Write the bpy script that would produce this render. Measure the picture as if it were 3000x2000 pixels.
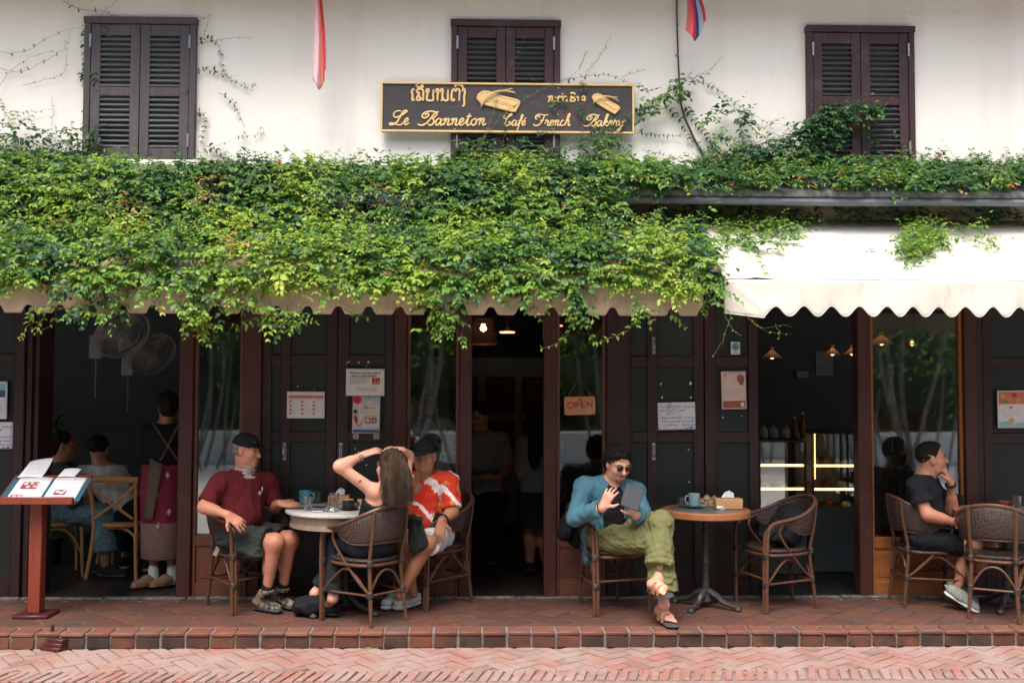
import bpy, bmesh, math, random
import numpy as np
from mathutils import Vector, Matrix

for _o in list(bpy.data.objects):
    bpy.data.objects.remove(_o)
scene = bpy.context.scene
COL = scene.collection
R = math.radians
rnd = random.Random(7)
nrs = np.random.RandomState(11)

# ------------------------------------------------------------------ camera
FPX, CU, CV = 3000.0, 1500.0, 1000.0          # focal length and centre in photo pixels (3000 x 2000)
YAW, PITCH, ROLL = R(1.47), R(2.54), R(0.18)
D0 = 7.88
CAM = Vector((-D0 * math.sin(YAW), -D0 * math.cos(YAW), 1.60))
_f0 = Vector((math.sin(YAW), math.cos(YAW), 0))
_r0 = Vector((math.cos(YAW), -math.sin(YAW), 0))
_z = Vector((0, 0, 1))
FWD = (_f0 * math.cos(PITCH) + _z * math.sin(PITCH)).normalized()
_u0 = (_z * math.cos(PITCH) - _f0 * math.sin(PITCH)).normalized()
RGT = (_r0 * math.cos(ROLL) + _u0 * math.sin(ROLL)).normalized()
UPV = (_u0 * math.cos(ROLL) - _r0 * math.sin(ROLL)).normalized()
cam_data = bpy.data.cameras.new('camera')
cam_data.sensor_width = 36.0
cam_data.lens = 36.0
cam_data.clip_start = 0.1
cam_data.clip_end = 500.0
cam = bpy.data.objects.new('camera', cam_data)
COL.objects.link(cam)
cam.matrix_world = Matrix(((RGT.x, UPV.x, -FWD.x, CAM.x), (RGT.y, UPV.y, -FWD.y, CAM.y),
                           (RGT.z, UPV.z, -FWD.z, CAM.z), (0, 0, 0, 1)))
cam_data.dof.use_dof = True
cam_data.dof.focus_distance = 7.2
cam_data.dof.aperture_fstop = 2.2
scene.camera = cam

# ------------------------------------------------------------------ sky, sun, exposure
SUN_EL, SUN_AZ = R(62), R(196)                # hazy high sun on the street side, veiled by thin cloud
world = bpy.data.worlds.new('World')
scene.world = world
world.use_nodes = True
wn = world.node_tree
wn.nodes.clear()
_sky = wn.nodes.new('ShaderNodeTexSky')
_sky.sky_type = 'NISHITA'
_sky.sun_disc = False
_sky.sun_elevation = SUN_EL
_sky.sun_rotation = SUN_AZ
_sky.air_density = 1.0
_sky.dust_density = 5.0
_sky.ozone_density = 0.6
_bg = wn.nodes.new('ShaderNodeBackground')
_bg.inputs['Strength'].default_value = 0.15
_ow = wn.nodes.new('ShaderNodeOutputWorld')
wn.links.new(_sky.outputs[0], _bg.inputs[0])
wn.links.new(_bg.outputs[0], _ow.inputs[0])
sun_data = bpy.data.lights.new('sun', 'SUN')
sun_data.energy = 1.5
sun_data.angle = R(32)
sun_data.color = (1.0, 0.95, 0.87)
sun = bpy.data.objects.new('sun', sun_data)
COL.objects.link(sun)
_sd = Vector((math.sin(SUN_AZ) * math.cos(SUN_EL), math.cos(SUN_AZ) * math.cos(SUN_EL), math.sin(SUN_EL)))
sun.rotation_euler = _sd.to_track_quat('Z', 'Y').to_euler()
scene.view_settings.view_transform = 'Standard'
scene.view_settings.look = 'None'
scene.view_settings.gamma = 1.0
scene.view_settings.use_curve_mapping = False
scene.view_settings.exposure = 1.2
scene.render.engine = 'CYCLES'
scene.cycles.max_bounces = 8
scene.cycles.diffuse_bounces = 4
scene.cycles.glossy_bounces = 4
scene.cycles.transmission_bounces = 6
scene.cycles.transparent_max_bounces = 12
scene.cycles.caustics_reflective = False
scene.cycles.caustics_refractive = False
scene.cycles.use_denoising = True
scene.cycles.sample_clamp_indirect = 6.0

# ------------------------------------------------------------------ pixel <-> place (authoring only)
def ray(u, v):
    return FWD + RGT * ((u - CU) / FPX) + UPV * ((CV - v) / FPX)
def W(u, v, y=0.0):
    d = ray(u, v)
    return CAM + d * ((y - CAM.y) / d.y)
def G(u, v, z=0.0):
    d = ray(u, v)
    return CAM + d * ((z - CAM.z) / d.z)
def proj(p):
    q = np.asarray(p, float) - np.array(CAM)
    w = q @ np.array(FWD)
    return CU + FPX * (q @ np.array(RGT)) / w, CV - FPX * (q @ np.array(UPV)) / w
def X(u, v=1350, y=0.0):
    return W(u, v, y).x
def Z(v, u=1500, y=0.0):
    return W(u, v, y).z

# ------------------------------------------------------------------ objects
def S(r, g, b):
    f = lambda c: (c / 255 / 12.92) if c / 255 <= 0.04045 else ((c / 255 + 0.055) / 1.055) ** 2.4
    return (f(r), f(g), f(b))
def tag(o, label=None, cat=None, group=None, kind=None):
    if label: o['label'] = label
    if cat: o['category'] = cat
    if group: o['group'] = group
    if kind: o['kind'] = kind
    return o
def empty(name, loc=(0, 0, 0), rz=0.0, parent=None):
    o = bpy.data.objects.new(name, None)
    o.empty_display_size = 0.1
    o.location = loc
    o.rotation_euler = (0, 0, rz)
    COL.objects.link(o)
    if parent: o.parent = parent
    return o
def thing(name, label, cat, loc=(0, 0, 0), rz=0.0, group=None):
    return tag(empty(name, loc, rz), label, cat, group)
def link(name, me, m, parent=None, smooth=None):
    o = bpy.data.objects.new(name, me)
    COL.objects.link(o)
    if m is not None:
        me.materials.clear(); me.materials.append(m)
    if parent is not None:
        o.parent = parent
    return o
def copy_tree(o, parent=None):
    c = o.copy()
    COL.objects.link(c)
    if parent is not None: c.parent = parent
    for ch in list(o.children):
        copy_tree(ch, c)
    return c

class MB:
    """collects shapes; build() links them as one mesh object"""
    def __init__(self):
        self.v, self.f = [], []
    def add(self, vs, fs, M=None):
        n = len(self.v)
        if M is not None: vs = [M @ Vector(p) for p in vs]
        self.v += [tuple(p) for p in vs]
        self.f += [tuple(i + n for i in f) for f in fs]
        return self
    def box(self, x0, x1, y0, y1, z0, z1, M=None):
        vs = [(x0, y0, z0), (x1, y0, z0), (x1, y1, z0), (x0, y1, z0), (x0, y0, z1), (x1, y0, z1), (x1, y1, z1), (x0, y1, z1)]
        return self.add(vs, [(0, 3, 2, 1), (4, 5, 6, 7), (0, 1, 5, 4), (1, 2, 6, 5), (2, 3, 7, 6), (3, 0, 4, 7)], M)
    def tube(self, pts, r, n=8, closed=False, caps=True, flat=None):
        pts = [Vector(p) for p in pts]
        m = len(pts)
        rs = [r] * m if not hasattr(r, '__len__') else list(r)
        vs, fs = [], []
        t0 = (pts[1] - pts[0]).normalized()
        a = Vector((0, 0, 1)) if abs(t0.z) < 0.9 else Vector((1, 0, 0))
        nx = t0.cross(a).normalized()
        for i, p in enumerate(pts):
            if closed: t = (pts[(i + 1) % m] - pts[i - 1]).normalized()
            else: t = (pts[min(i + 1, m - 1)] - pts[max(i - 1, 0)]).normalized()
            nx = (nx - t * nx.dot(t))
            nx = nx.normalized() if nx.length > 1e-6 else t.orthogonal().normalized()
            ny = t.cross(nx)
            for k in range(n):
                an = 2 * math.pi * k / n
                q = nx * (math.cos(an) * rs[i]) + ny * (math.sin(an) * rs[i])
                if flat is not None:
                    fa, fk = flat
                    q = q - fa * (q.dot(fa) * (1 - fk))
                vs.append(p + q)
        for i in range(m if closed else m - 1):
            j = (i + 1) % m
            for k in range(n):
                l = (k + 1) % n
                fs.append((i * n + k, i * n + l, j * n + l, j * n + k))
        if caps and not closed:
            fs.append(tuple(range(n - 1, -1, -1)))
            fs.append(tuple((m - 1) * n + k for k in range(n)))
        return self.add(vs, fs)
    def lathe(self, prof, c=(0, 0, 0), n=24, M=None):
        vs, fs = [], []
        for (r, z) in prof:
            for k in range(n):
                a = 2 * math.pi * k / n
                vs.append((c[0] + r * math.cos(a), c[1] + r * math.sin(a), c[2] + z))
        for i in range(len(prof) - 1):
            for k in range(n):
                l = (k + 1) % n
                fs.append((i * n + k, i * n + l, (i + 1) * n + l, (i + 1) * n + k))
        if prof[0][0] > 1e-5: fs.append(tuple(range(n - 1, -1, -1)))
        if prof[-1][0] > 1e-5: fs.append(tuple((len(prof) - 1) * n + k for k in range(n)))
        return self.add(vs, fs, M)
    def prism(self, poly, h, M):
        """2-D outline in the local xy plane, extruded along local z from 0 to h"""
        n = len(poly)
        vs = [(p[0], p[1], 0) for p in poly] + [(p[0], p[1], h) for p in poly]
        fs = [tuple(range(n - 1, -1, -1)), tuple(range(n, 2 * n))] + [(i, (i + 1) % n, n + (i + 1) % n, n + i) for i in range(n)]
        return self.add(vs, fs, M)
    def grid(self, fn, nu, nv):
        vs = [fn(i / nu, j / nv) for j in range(nv + 1) for i in range(nu + 1)]
        fs = [(j * (nu + 1) + i, j * (nu + 1) + i + 1, (j + 1) * (nu + 1) + i + 1, (j + 1) * (nu + 1) + i) for j in range(nv) for i in range(nu)]
        return self.add(vs, fs)
    def mesh(self, name, bevel=0.0, smooth=True, weld=False, seg=1):
        me = bpy.data.meshes.new(name)
        me.from_pydata(self.v, [], self.f)
        bm = bmesh.new(); bm.from_mesh(me)
        if weld: bmesh.ops.remove_doubles(bm, verts=bm.verts, dist=1e-5)
        bmesh.ops.recalc_face_normals(bm, faces=bm.faces)
        if bevel:
            es = [e for e in bm.edges if len(e.link_faces) == 2 and e.calc_face_angle(0) > 0.6]
            bmesh.ops.bevel(bm, geom=es, offset=bevel, segments=seg, affect='EDGES', profile=0.5, clamp_overlap=True)
        bm.to_mesh(me); bm.free()
        if smooth:
            me.shade_smooth()
            me.set_sharp_from_angle(angle=R(38))
        return me
    def build(self, name, m, parent=None, bevel=0.0, smooth=True, weld=False, thick=0.0, seg=1):
        o = link(name, self.mesh(name, bevel, smooth, weld, seg), m, parent)
        if thick:
            md = o.modifiers.new('thickness', 'SOLIDIFY'); md.thickness = thick; md.offset = 0
        return o
def MT(p, rz=0.0, rx=0.0, ry=0.0, s=1.0):
    return Matrix.Translation(Vector(p)) @ Matrix.Rotation(rz, 4, 'Z') @ Matrix.Rotation(rx, 4, 'X') @ Matrix.Rotation(ry, 4, 'Y') @ Matrix.Scale(s, 4)
def spline(pts, n=6, closed=False):
    P = [Vector(p) for p in pts]
    out, m = [], len(P)
    for i in range(m if closed else m - 1):
        g = (lambda k: P[k % m]) if closed else (lambda k: P[max(0, min(m - 1, k))])
        a, b, c, d = g(i - 1), g(i), g(i + 1), g(i + 2)
        for k in range(n):
            t = k / n
            out.append(0.5 * ((2 * b) + (c - a) * t + (2 * a - 5 * b + 4 * c - d) * t * t + (3 * b - a - 3 * c + d) * t * t * t))
    if not closed: out.append(P[-1])
    return out
def mixv(a, b, t):
    return Vector(a) * (1 - t) + Vector(b) * t

# ------------------------------------------------------------------ materials
class NT:
    def __init__(self, name):
        self.m = bpy.data.materials.new(name)
        self.m.use_nodes = True
        self.t = self.m.node_tree
        self.t.nodes.clear()
        self.out = self.n('ShaderNodeOutputMaterial')
    def n(self, typ, **kw):
        nd = self.t.nodes.new(typ)
        for k, v in kw.items():
            if hasattr(nd, k): setattr(nd, k, v)
            else: nd.inputs[k].default_value = v
        return nd
    def l(self, a, b):
        self.t.links.new(a, b)
    def pos(self, kind='obj'):
        if kind == 'world': return self.n('ShaderNodeNewGeometry').outputs['Position']
        return self.n('ShaderNodeTexCoord').outputs['Object' if kind == 'obj' else 'Generated']
    def noise(self, vec, scale, detail=4, rough=0.55, stretch=None):
        if stretch:
            mp = self.n('ShaderNodeMapping'); mp.inputs['Scale'].default_value = stretch
            self.l(vec, mp.inputs[0]); vec = mp.outputs[0]
        nz = self.n('ShaderNodeTexNoise')
        nz.inputs['Scale'].default_value = scale; nz.inputs['Detail'].default_value = detail; nz.inputs['Roughness'].default_value = rough
        self.l(vec, nz.inputs['Vector'])
        return nz.outputs[0]
    def ramp(self, fac, stops, interp='LINEAR'):
        r = self.n('ShaderNodeValToRGB'); r.color_ramp.interpolation = interp
        e = r.color_ramp.elements
        while len(e) < len(stops): e.new(0.5)
        for i, (p, c) in enumerate(stops):
            e[i].position = p; e[i].color = (*c, 1) if len(c) == 3 else c
        self.l(fac, r.inputs[0])
        return r.outputs[0]
    def mix(self, fac, a, b, mode='MIX'):
        x = self.n('ShaderNodeMix', data_type='RGBA', blend_type=mode)
        for s, i in ((fac, 0), (a, 6), (b, 7)):
            if isinstance(s, (int, float)): x.inputs[i].default_value = s
            elif isinstance(s, tuple): x.inputs[i].default_value = (*s, 1)
            else: self.l(s, x.inputs[i])
        return x.outputs[2]
    def math(self, op, a, b=0.0):
        x = self.n('ShaderNodeMath', operation=op)
        for s, i in ((a, 0), (b, 1)):
            if isinstance(s, (int, float)): x.inputs[i].default_value = s
            else: self.l(s, x.inputs[i])
        return x.outputs[0]
    def bsdf(self, col, rough=0.6, spec=0.5, bump=None, bstr=0.2, bdist=0.01, **kw):
        b = self.n('ShaderNodeBsdfPrincipled')
        if isinstance(col, tuple): b.inputs['Base Color'].default_value = (*col, 1)
        else: self.l(col, b.inputs['Base Color'])
        if isinstance(rough, (int, float)): b.inputs['Roughness'].default_value = rough
        else: self.l(rough, b.inputs['Roughness'])
        b.inputs['Specular IOR Level'].default_value = spec
        for k, v in kw.items(): b.inputs[k.replace('_', ' ')].default_value = v
        if bump is not None:
            bp = self.n('ShaderNodeBump'); bp.inputs['Strength'].default_value = bstr; bp.inputs['Distance'].default_value = bdist
            self.l(bump, bp.inputs['Height']); self.l(bp.outputs[0], b.inputs['Normal'])
        self.l(b.outputs[0], self.out.inputs[0])
        return b
_mc = {}
def MAT(name, c1, c2=None, scale=8.0, rough=0.6, spec=0.4, bump=0.0, bscale=None, stretch=None, space='obj', rand=0.0, lo=0.35, hi=0.65, metal=0.0, **kw):
    """a two-tone procedural material: noise between c1 and c2, grain bump, per-object lightness"""
    if name in _mc: return _mc[name]
    t = NT(name)
    p = t.pos(space)
    nz = t.noise(p, scale, 5, 0.6, stretch)
    col = t.ramp(nz, [(lo, c1), (hi, c2 or tuple(x * 0.75 for x in c1))])
    if rand:
        oi = t.n('ShaderNodeObjectInfo')
        k = t.math('ADD', t.math('MULTIPLY', oi.outputs['Random'], 2 * rand), 1 - rand)
        hsv = t.n('ShaderNodeHueSaturation'); t.l(col, hsv.inputs['Color']); t.l(k, hsv.inputs['Value'])
        col = hsv.outputs[0]
    b = t.noise(p, bscale or scale * 4, 4, 0.6, stretch) if bump else None
    bs = t.bsdf(col, rough, spec, b, bump, 0.006, **kw)
    bs.inputs['Metallic'].default_value = metal
    _mc[name] = t.m
    return t.m
# ------------------------------------------------------------------ surface materials
def plaster_mat():
    t = NT('plaster'); p = t.pos('world')
    a = t.noise(p, 1.3, 5, 0.6); b = t.noise(p, 2.2, 6, 0.65, (1, 1, 0.12)); c = t.noise(p, 14, 4, 0.6)
    col = t.ramp(a, [(0.3, (0.80, 0.765, 0.71)), (0.7, (0.85, 0.82, 0.77))])
    col = t.mix(t.ramp(b, [(0.52, (0, 0, 0)), (0.80, (0.38, 0.38, 0.38))]), col, (0.50, 0.44, 0.39))
    vo = t.n('ShaderNodeTexVoronoi'); vo.inputs['Scale'].default_value = 2.1; t.l(p, vo.inputs['Vector'])
    sp = t.ramp(vo.outputs['Distance'], [(0.0, (0.8, 0.8, 0.8)), (0.035, (0, 0, 0))])
    col = t.mix(sp, col, (0.33, 0.26, 0.22))
    t.bsdf(col, 0.88, 0.2, t.math('ADD', c, t.math('MULTIPLY', a, 2.0)), 0.22, 0.02)
    return t.m
def wood_mat(name, c1, c2, c3, rough=0.55, rand=0.10, grain=(1, 1, 0.06), wear=0.62, wearmax=0.55):
    t = NT(name); p = t.pos('world')
    g = t.noise(p, 34, 6, 0.65, grain); w = t.noise(p, 5, 6, 0.7)
    col = t.ramp(g, [(0.3, c1), (0.7, c2)])
    col = t.mix(t.ramp(w, [(wear, (0, 0, 0)), (wear + 0.16, (wearmax,) * 3)]), col, c3)
    oi = t.n('ShaderNodeObjectInfo')
    hsv = t.n('ShaderNodeHueSaturation'); t.l(col, hsv.inputs['Color'])
    t.l(t.math('ADD', t.math('MULTIPLY', oi.outputs['Random'], 2 * rand), 1 - rand), hsv.inputs['Value'])
    t.bsdf(hsv.outputs[0], t.ramp(g, [(0.2, (rough - .1,) * 3), (0.8, (rough + .15,) * 3)]), 0.35, g, 0.25, 0.004)
    return t.m
def brick_mat(name, stops, grime, gm=0.5, rough=0.8):
    t = NT(name); p = t.pos('world')
    oi = t.n('ShaderNodeObjectInfo')
    col = t.ramp(oi.outputs['Random'], stops)
    a = t.noise(p, 16, 6, 0.65); b = t.noise(p, 3.2, 5, 0.65); c = t.noise(p, 60, 4, 0.7)
    col = t.mix(t.ramp(a, [(0.35, (0, 0, 0)), (0.75, (0.55, 0.55, 0.55))]), col, tuple(x * 0.6 for x in stops[len(stops) // 2][1]))
    col = t.mix(t.ramp(b, [(gm, (0, 0, 0)), (gm + 0.2, (0.8, 0.8, 0.8))]), col, grime)
    t.bsdf(col, rough, 0.3, t.math('ADD', a, t.math('MULTIPLY', c, 0.5)), 0.35, 0.008)
    return t.m
M_plaster = plaster_mat()
M_frame = wood_mat('window_wood', (0.036, 0.021, 0.025), (0.062, 0.026, 0.031), (0.085, 0.078, 0.085), 0.5, 0.1, (1, 1, .06), .52, .6)
M_slat = wood_mat('slat_wood', (0.048, 0.046, 0.050), (0.078, 0.075, 0.080), (0.075, 0.03, 0.03), 0.5, 0.12, (0.06, 1, 1))
M_oldframe = wood_mat('weathered_window_wood', (0.060, 0.050, 0.055), (0.10, 0.085, 0.09), (0.10, 0.035, 0.035), 0.55)
M_oldslat = wood_mat('weathered_slat_wood', (0.085, 0.090, 0.10), (0.14, 0.145, 0.155), (0.06, 0.05, 0.05), 0.55, 0.12, (0.06, 1, 1))
M_door = wood_mat('door_wood', (0.022, 0.011, 0.012), (0.036, 0.015, 0.015), (0.065, 0.017, 0.015), 0.42, 0.08, (1, 1, 0.06), 0.66, 0.5)
M_post = wood_mat('post_wood', (0.043, 0.014, 0.012), (0.069, 0.022, 0.016), (0.120, 0.047, 0.028), 0.42, 0.10, (1, 1, 0.05), 0.55, 0.5)
M_panel = wood_mat('green_door_panel', (0.010, 0.015, 0.015), (0.015, 0.021, 0.019), (0.021, 0.022, 0.021), 0.5, 0.06)
M_redpanel = wood_mat('red_wood_panel', (0.11, 0.042, 0.030), (0.17, 0.062, 0.042), (0.20, 0.10, 0.065), 0.42, 0.06, (0.06, 1, 1))
M_oak = wood_mat('orange_wood', (0.258, 0.086, 0.026), (0.361, 0.138, 0.043), (0.189, 0.060, 0.026), 0.42, 0.06, (0.06, 1, 1))
M_hinge = MAT('hinge_metal', (0.42, 0.43, 0.44), (0.28, 0.28, 0.28), 60, 0.35, 0.5, metal=0.8)
M_conc = MAT('mossy_concrete', (0.20, 0.20, 0.195), (0.06, 0.065, 0.06), 16, 0.9, 0.2, 0.5, 40, space='world')
M_fascia = MAT('gutter_metal', (0.125, 0.150, 0.175), (0.085, 0.10, 0.115), 4, 0.45, 0.4, 0.08, 30, space='world')
M_ledgewall = MAT('mottled_wall', (0.30, 0.24, 0.17), (0.10, 0.09, 0.075), 4, 0.9, 0.2, 0.2, 30, space='world')  # darker mottled tone for the wall strip under the small roof
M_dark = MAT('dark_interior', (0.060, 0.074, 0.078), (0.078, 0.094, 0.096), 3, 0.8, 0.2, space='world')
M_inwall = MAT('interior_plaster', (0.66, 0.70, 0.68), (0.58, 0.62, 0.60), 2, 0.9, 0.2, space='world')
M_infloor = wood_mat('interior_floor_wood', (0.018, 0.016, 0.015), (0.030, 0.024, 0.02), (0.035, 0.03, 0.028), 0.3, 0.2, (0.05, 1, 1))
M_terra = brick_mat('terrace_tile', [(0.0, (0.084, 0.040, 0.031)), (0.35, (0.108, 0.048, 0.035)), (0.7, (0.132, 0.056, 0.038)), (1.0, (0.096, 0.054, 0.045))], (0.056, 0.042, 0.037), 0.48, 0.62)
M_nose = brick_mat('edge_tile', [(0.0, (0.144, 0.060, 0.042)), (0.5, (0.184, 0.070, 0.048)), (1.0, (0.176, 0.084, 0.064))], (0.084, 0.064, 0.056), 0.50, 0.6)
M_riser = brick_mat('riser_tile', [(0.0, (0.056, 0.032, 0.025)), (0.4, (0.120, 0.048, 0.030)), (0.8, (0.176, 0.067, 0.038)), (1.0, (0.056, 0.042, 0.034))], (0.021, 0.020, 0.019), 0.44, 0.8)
M_street = brick_mat('street_brick', [(0.0, (0.285, 0.179, 0.156)), (0.3, (0.322, 0.129, 0.097)), (0.55, (0.294, 0.198, 0.175)), (0.8, (0.322, 0.152, 0.115)), (1.0, (0.202, 0.133, 0.118))], (0.304, 0.230, 0.208), 0.42, 0.75)
M_mortar = MAT('mortar', (0.22, 0.19, 0.17), (0.15, 0.13, 0.12), 20, 0.95, 0.1, 0.3, 60, space='world')
M_mortar2 = MAT('dusty_mortar', (0.267, 0.198, 0.175), (0.212, 0.152, 0.133), 14, 0.95, 0.1, 0.3, 60, space='world')
M_pale = MAT('pale_concrete', (0.56, 0.54, 0.50), (0.46, 0.44, 0.41), 0.8, 0.9, 0.2, 0.2, 20, space='world')

def glass_mat():
    t = NT('window_glass')
    tr = t.n('ShaderNodeBsdfTransparent'); tr.inputs[0].default_value = (0.86, 0.90, 0.89, 1)
    gl = t.n('ShaderNodeBsdfGlossy'); gl.inputs['Roughness'].default_value = 0.025
    fr = t.n('ShaderNodeFresnel'); fr.inputs['IOR'].default_value = 2.35
    nz = t.noise(t.pos('world'), 0.9, 2)
    bp = t.n('ShaderNodeBump'); bp.inputs['Strength'].default_value = 0.02; bp.inputs['Distance'].default_value = 0.05
    t.l(nz, bp.inputs['Height']); t.l(bp.outputs[0], gl.inputs['Normal'])
    mx = t.n('ShaderNodeMixShader'); t.l(fr.outputs[0], mx.inputs[0]); t.l(tr.outputs[0], mx.inputs[1]); t.l(gl.outputs[0], mx.inputs[2])
    t.l(mx.outputs[0], t.out.inputs[0])
    return t.m
M_glass = glass_mat()

# ------------------------------------------------------------------ ground
ZS = G(1500, 1891, 0).z - 0.1                                   # street level
YE = G(1500, 1851).y                                            # front edge of the terrace
ground = MB().box(-60, 60, -70, YE - 3.0, ZS - 0.4, ZS - 0.012).build('street', M_pale); tag(ground, kind='structure')
pave = MB().box(-14, 14, YE - 2.99, YE - 0.0, ZS - 0.4, ZS - 0.010).build('pavement', M_mortar2); tag(pave, kind='structure')
terr = MB().box(-14, 14, YE + 0.012, -0.001, ZS - 0.3, -0.006).build('terrace', M_mortar); tag(terr, kind='structure')

_tile_cache = {}
def tile_mesh(key, sx, sy, h, m, bev=0.005, wob=0.0):
    if key not in _tile_cache:
        me = MB().box(-sx / 2, sx / 2, -sy / 2, sy / 2, -h, 0).mesh(key[0], bev)
        if wob:
            rr = random.Random(hash(key[1]) % 1000 + 5)
            for v in me.vertices:
                v.co.x += rr.uniform(-wob, wob); v.co.y += rr.uniform(-wob, wob); v.co.z += rr.uniform(-wob, wob) * 0.5
        me.materials.append(m)
        _tile_cache[key] = me
    return _tile_cache[key]
def piece(name, me, parent, loc, rz=0.0, rx=0.0, ry=0.0):
    o = bpy.data.objects.new(name, me); COL.objects.link(o); o.parent = parent
    o.location = loc; o.rotation_euler = (rx, ry, rz)
    return o
def stuff_pieces(name, me, m, parent, places):
    mb = MB()
    vs = [v.co.copy() for v in me.vertices]; fs = [tuple(p.vertices) for p in me.polygons]
    for (loc, rz) in places: mb.add(vs, fs, MT(loc, rz))
    if places: tag(mb.build(name, m, parent, smooth=False), kind='stuff')
# terrace: square clay tiles laid on the diagonal
ts = 0.196
inner, rest = [], []
y_in = YE + 0.150
for i in range(-60, 60):
    for j in range(-60, 60):
        cx, cy = (i - j) * ts / math.sqrt(2), (i + j) * ts / math.sqrt(2) + 0.03
        if y_in + ts * 0.70 < cy + 0.001 and cy < -0.03 and abs(cx) < 7:
            (inner if abs(cx) < 3.95 else rest).append((cx, cy))
for (cx, cy) in inner:
    k = rnd.randrange(4)
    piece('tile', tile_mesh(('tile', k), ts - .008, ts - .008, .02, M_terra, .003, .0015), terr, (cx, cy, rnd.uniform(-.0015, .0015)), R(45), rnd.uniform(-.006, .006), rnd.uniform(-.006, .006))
# half tiles closing the diagonal field towards the edge row
tri = []
n_edge = 0
for i in range(-40, 41):
    cx = i * ts * math.sqrt(2)
    for off in (0.0, ts / math.sqrt(2)):
        tri.append(cx + off)
hm = MB().prism([(-ts * .69, 0.003), (ts * .69, 0.003), (0, ts * .69)], -.02, Matrix.Identity(4)).mesh('edge_tile', 0.003); hm.materials.append(M_terra)
ymin = min([cy for cx, cy in inner])
row = sorted(set(round(cx, 4) for cx, cy in inner if abs(cy - ymin) < 1e-4))
for cx in row:
    if ymin - ts / math.sqrt(2) * 1.0 > y_in - 0.02:
        piece('half_tile', hm, terr, (cx + ts / math.sqrt(2), ymin - ts / math.sqrt(2) + 0.0, -.001))
stuff_pieces('tile_field', tile_mesh(('tile', 0), ts - .008, ts - .008, .02, M_terra), M_terra, terr, [((cx, cy, 0), R(45)) for cx, cy in rest])
# edge row and riser
pitch = (G(1845, 1851).x - G(1125, 1851).x) / 10.0
k0 = G(1125, 1851).x
for i in range(-36, 40):
    x = k0 + (i + .5) * pitch
    if abs(x) > 4.6: continue
    k = rnd.randrange(4)
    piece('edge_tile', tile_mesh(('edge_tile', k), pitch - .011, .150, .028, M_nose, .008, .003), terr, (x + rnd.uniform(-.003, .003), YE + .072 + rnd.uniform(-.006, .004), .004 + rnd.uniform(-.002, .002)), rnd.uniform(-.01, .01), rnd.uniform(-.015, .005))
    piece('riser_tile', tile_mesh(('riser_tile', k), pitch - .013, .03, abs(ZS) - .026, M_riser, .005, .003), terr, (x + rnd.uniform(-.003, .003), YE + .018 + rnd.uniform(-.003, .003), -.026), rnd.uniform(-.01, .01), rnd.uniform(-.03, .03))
# street: herringbone bricks, then a soldier course
bw, bl = 0.098, 0.205
yb_front = G(1500, 1966, ZS).y
bricks, far = [], []
for i in range(-70, 70):
    for j in range(-60, 60):
        for o in (0, 1):
            # 90-degree herringbone on a bw grid turned by 45 degrees
            gx = i * bw + j * bw
            gy = -i * bw + j * bw if False else j * bw - i * bw
            if o == 0: cx, cy, rz = i * bw * 1 + j * bw * 2 * 0, 0, 0
            a, b = i, j
            if o == 0: px, py, rr = (a + 2 * b * 1) * bw + bw, (a) * bw - 0 + bw / 2, 0.0
            else: px, py, rr = (a + 2 * b) * bw - bw / 2 + 0, (a) * bw + bw, R(90)
            # staggered rows: every row shifts one brick width
            px += 2 * b * bw
            c, s = math.cos(R(38)), math.sin(R(38))
            X0, Y0 = px * c - py * s, px * s + py * c
            Y0 += YE - .5
            if yb_front - .02 < Y0 < YE + .06 and abs(X0) < 6:
                (bricks if abs(X0) < 3.7 else far).append((X0, Y0, rr + R(38)))
bricks.sort(key=lambda b: b[1])
for (x, y, a) in bricks[:300]:
    k = rnd.randrange(4)
    piece('brick', tile_mesh(('brick', k), bl - .012, bw - .012, .03, M_street, .003, .002), pave, (x, y, ZS + rnd.uniform(-.0015, .001)), a + rnd.uniform(-.01, .01), rnd.uniform(-.005, .005), rnd.uniform(-.005, .005))
stuff_pieces('brick_field', tile_mesh(('brick', 0), bl - .012, bw - .012, .03, M_street), M_street, pave, [((x, y, ZS), a) for x, y, a in far + bricks[300:]])
sw = (G(2010, 1975, ZS).x - G(1330, 1975, ZS).x) / 22.0
for i in range(-60, 60):
    x = i * sw
    if abs(x) < 3.7:
        piece('kerb_brick', tile_mesh(('kerb_brick', rnd.randrange(4)), sw - .014, .21, .03, M_street, .006, .003), pave, (x, yb_front - .075, ZS + .004 + rnd.uniform(-.002, .002)), R(-14) + rnd.uniform(-.04, .04), rnd.uniform(-.01, .01))
lf = MB().prism([(0, -.02), (.012, -.005), (.008, .012), (0, .03), (-.01, .01), (-.011, -.006)], .001, MT((0, 0, 0), R(70))).build('fallen_leaf', MAT('fallen_green', (0.22, 0.33, 0.03), (0.3, 0.4, 0.06), 20))
lf.location = G(1080, 1897, ZS + .004); tag(lf, 'small green leaf lying on the street bricks below the step', 'leaf')

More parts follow.
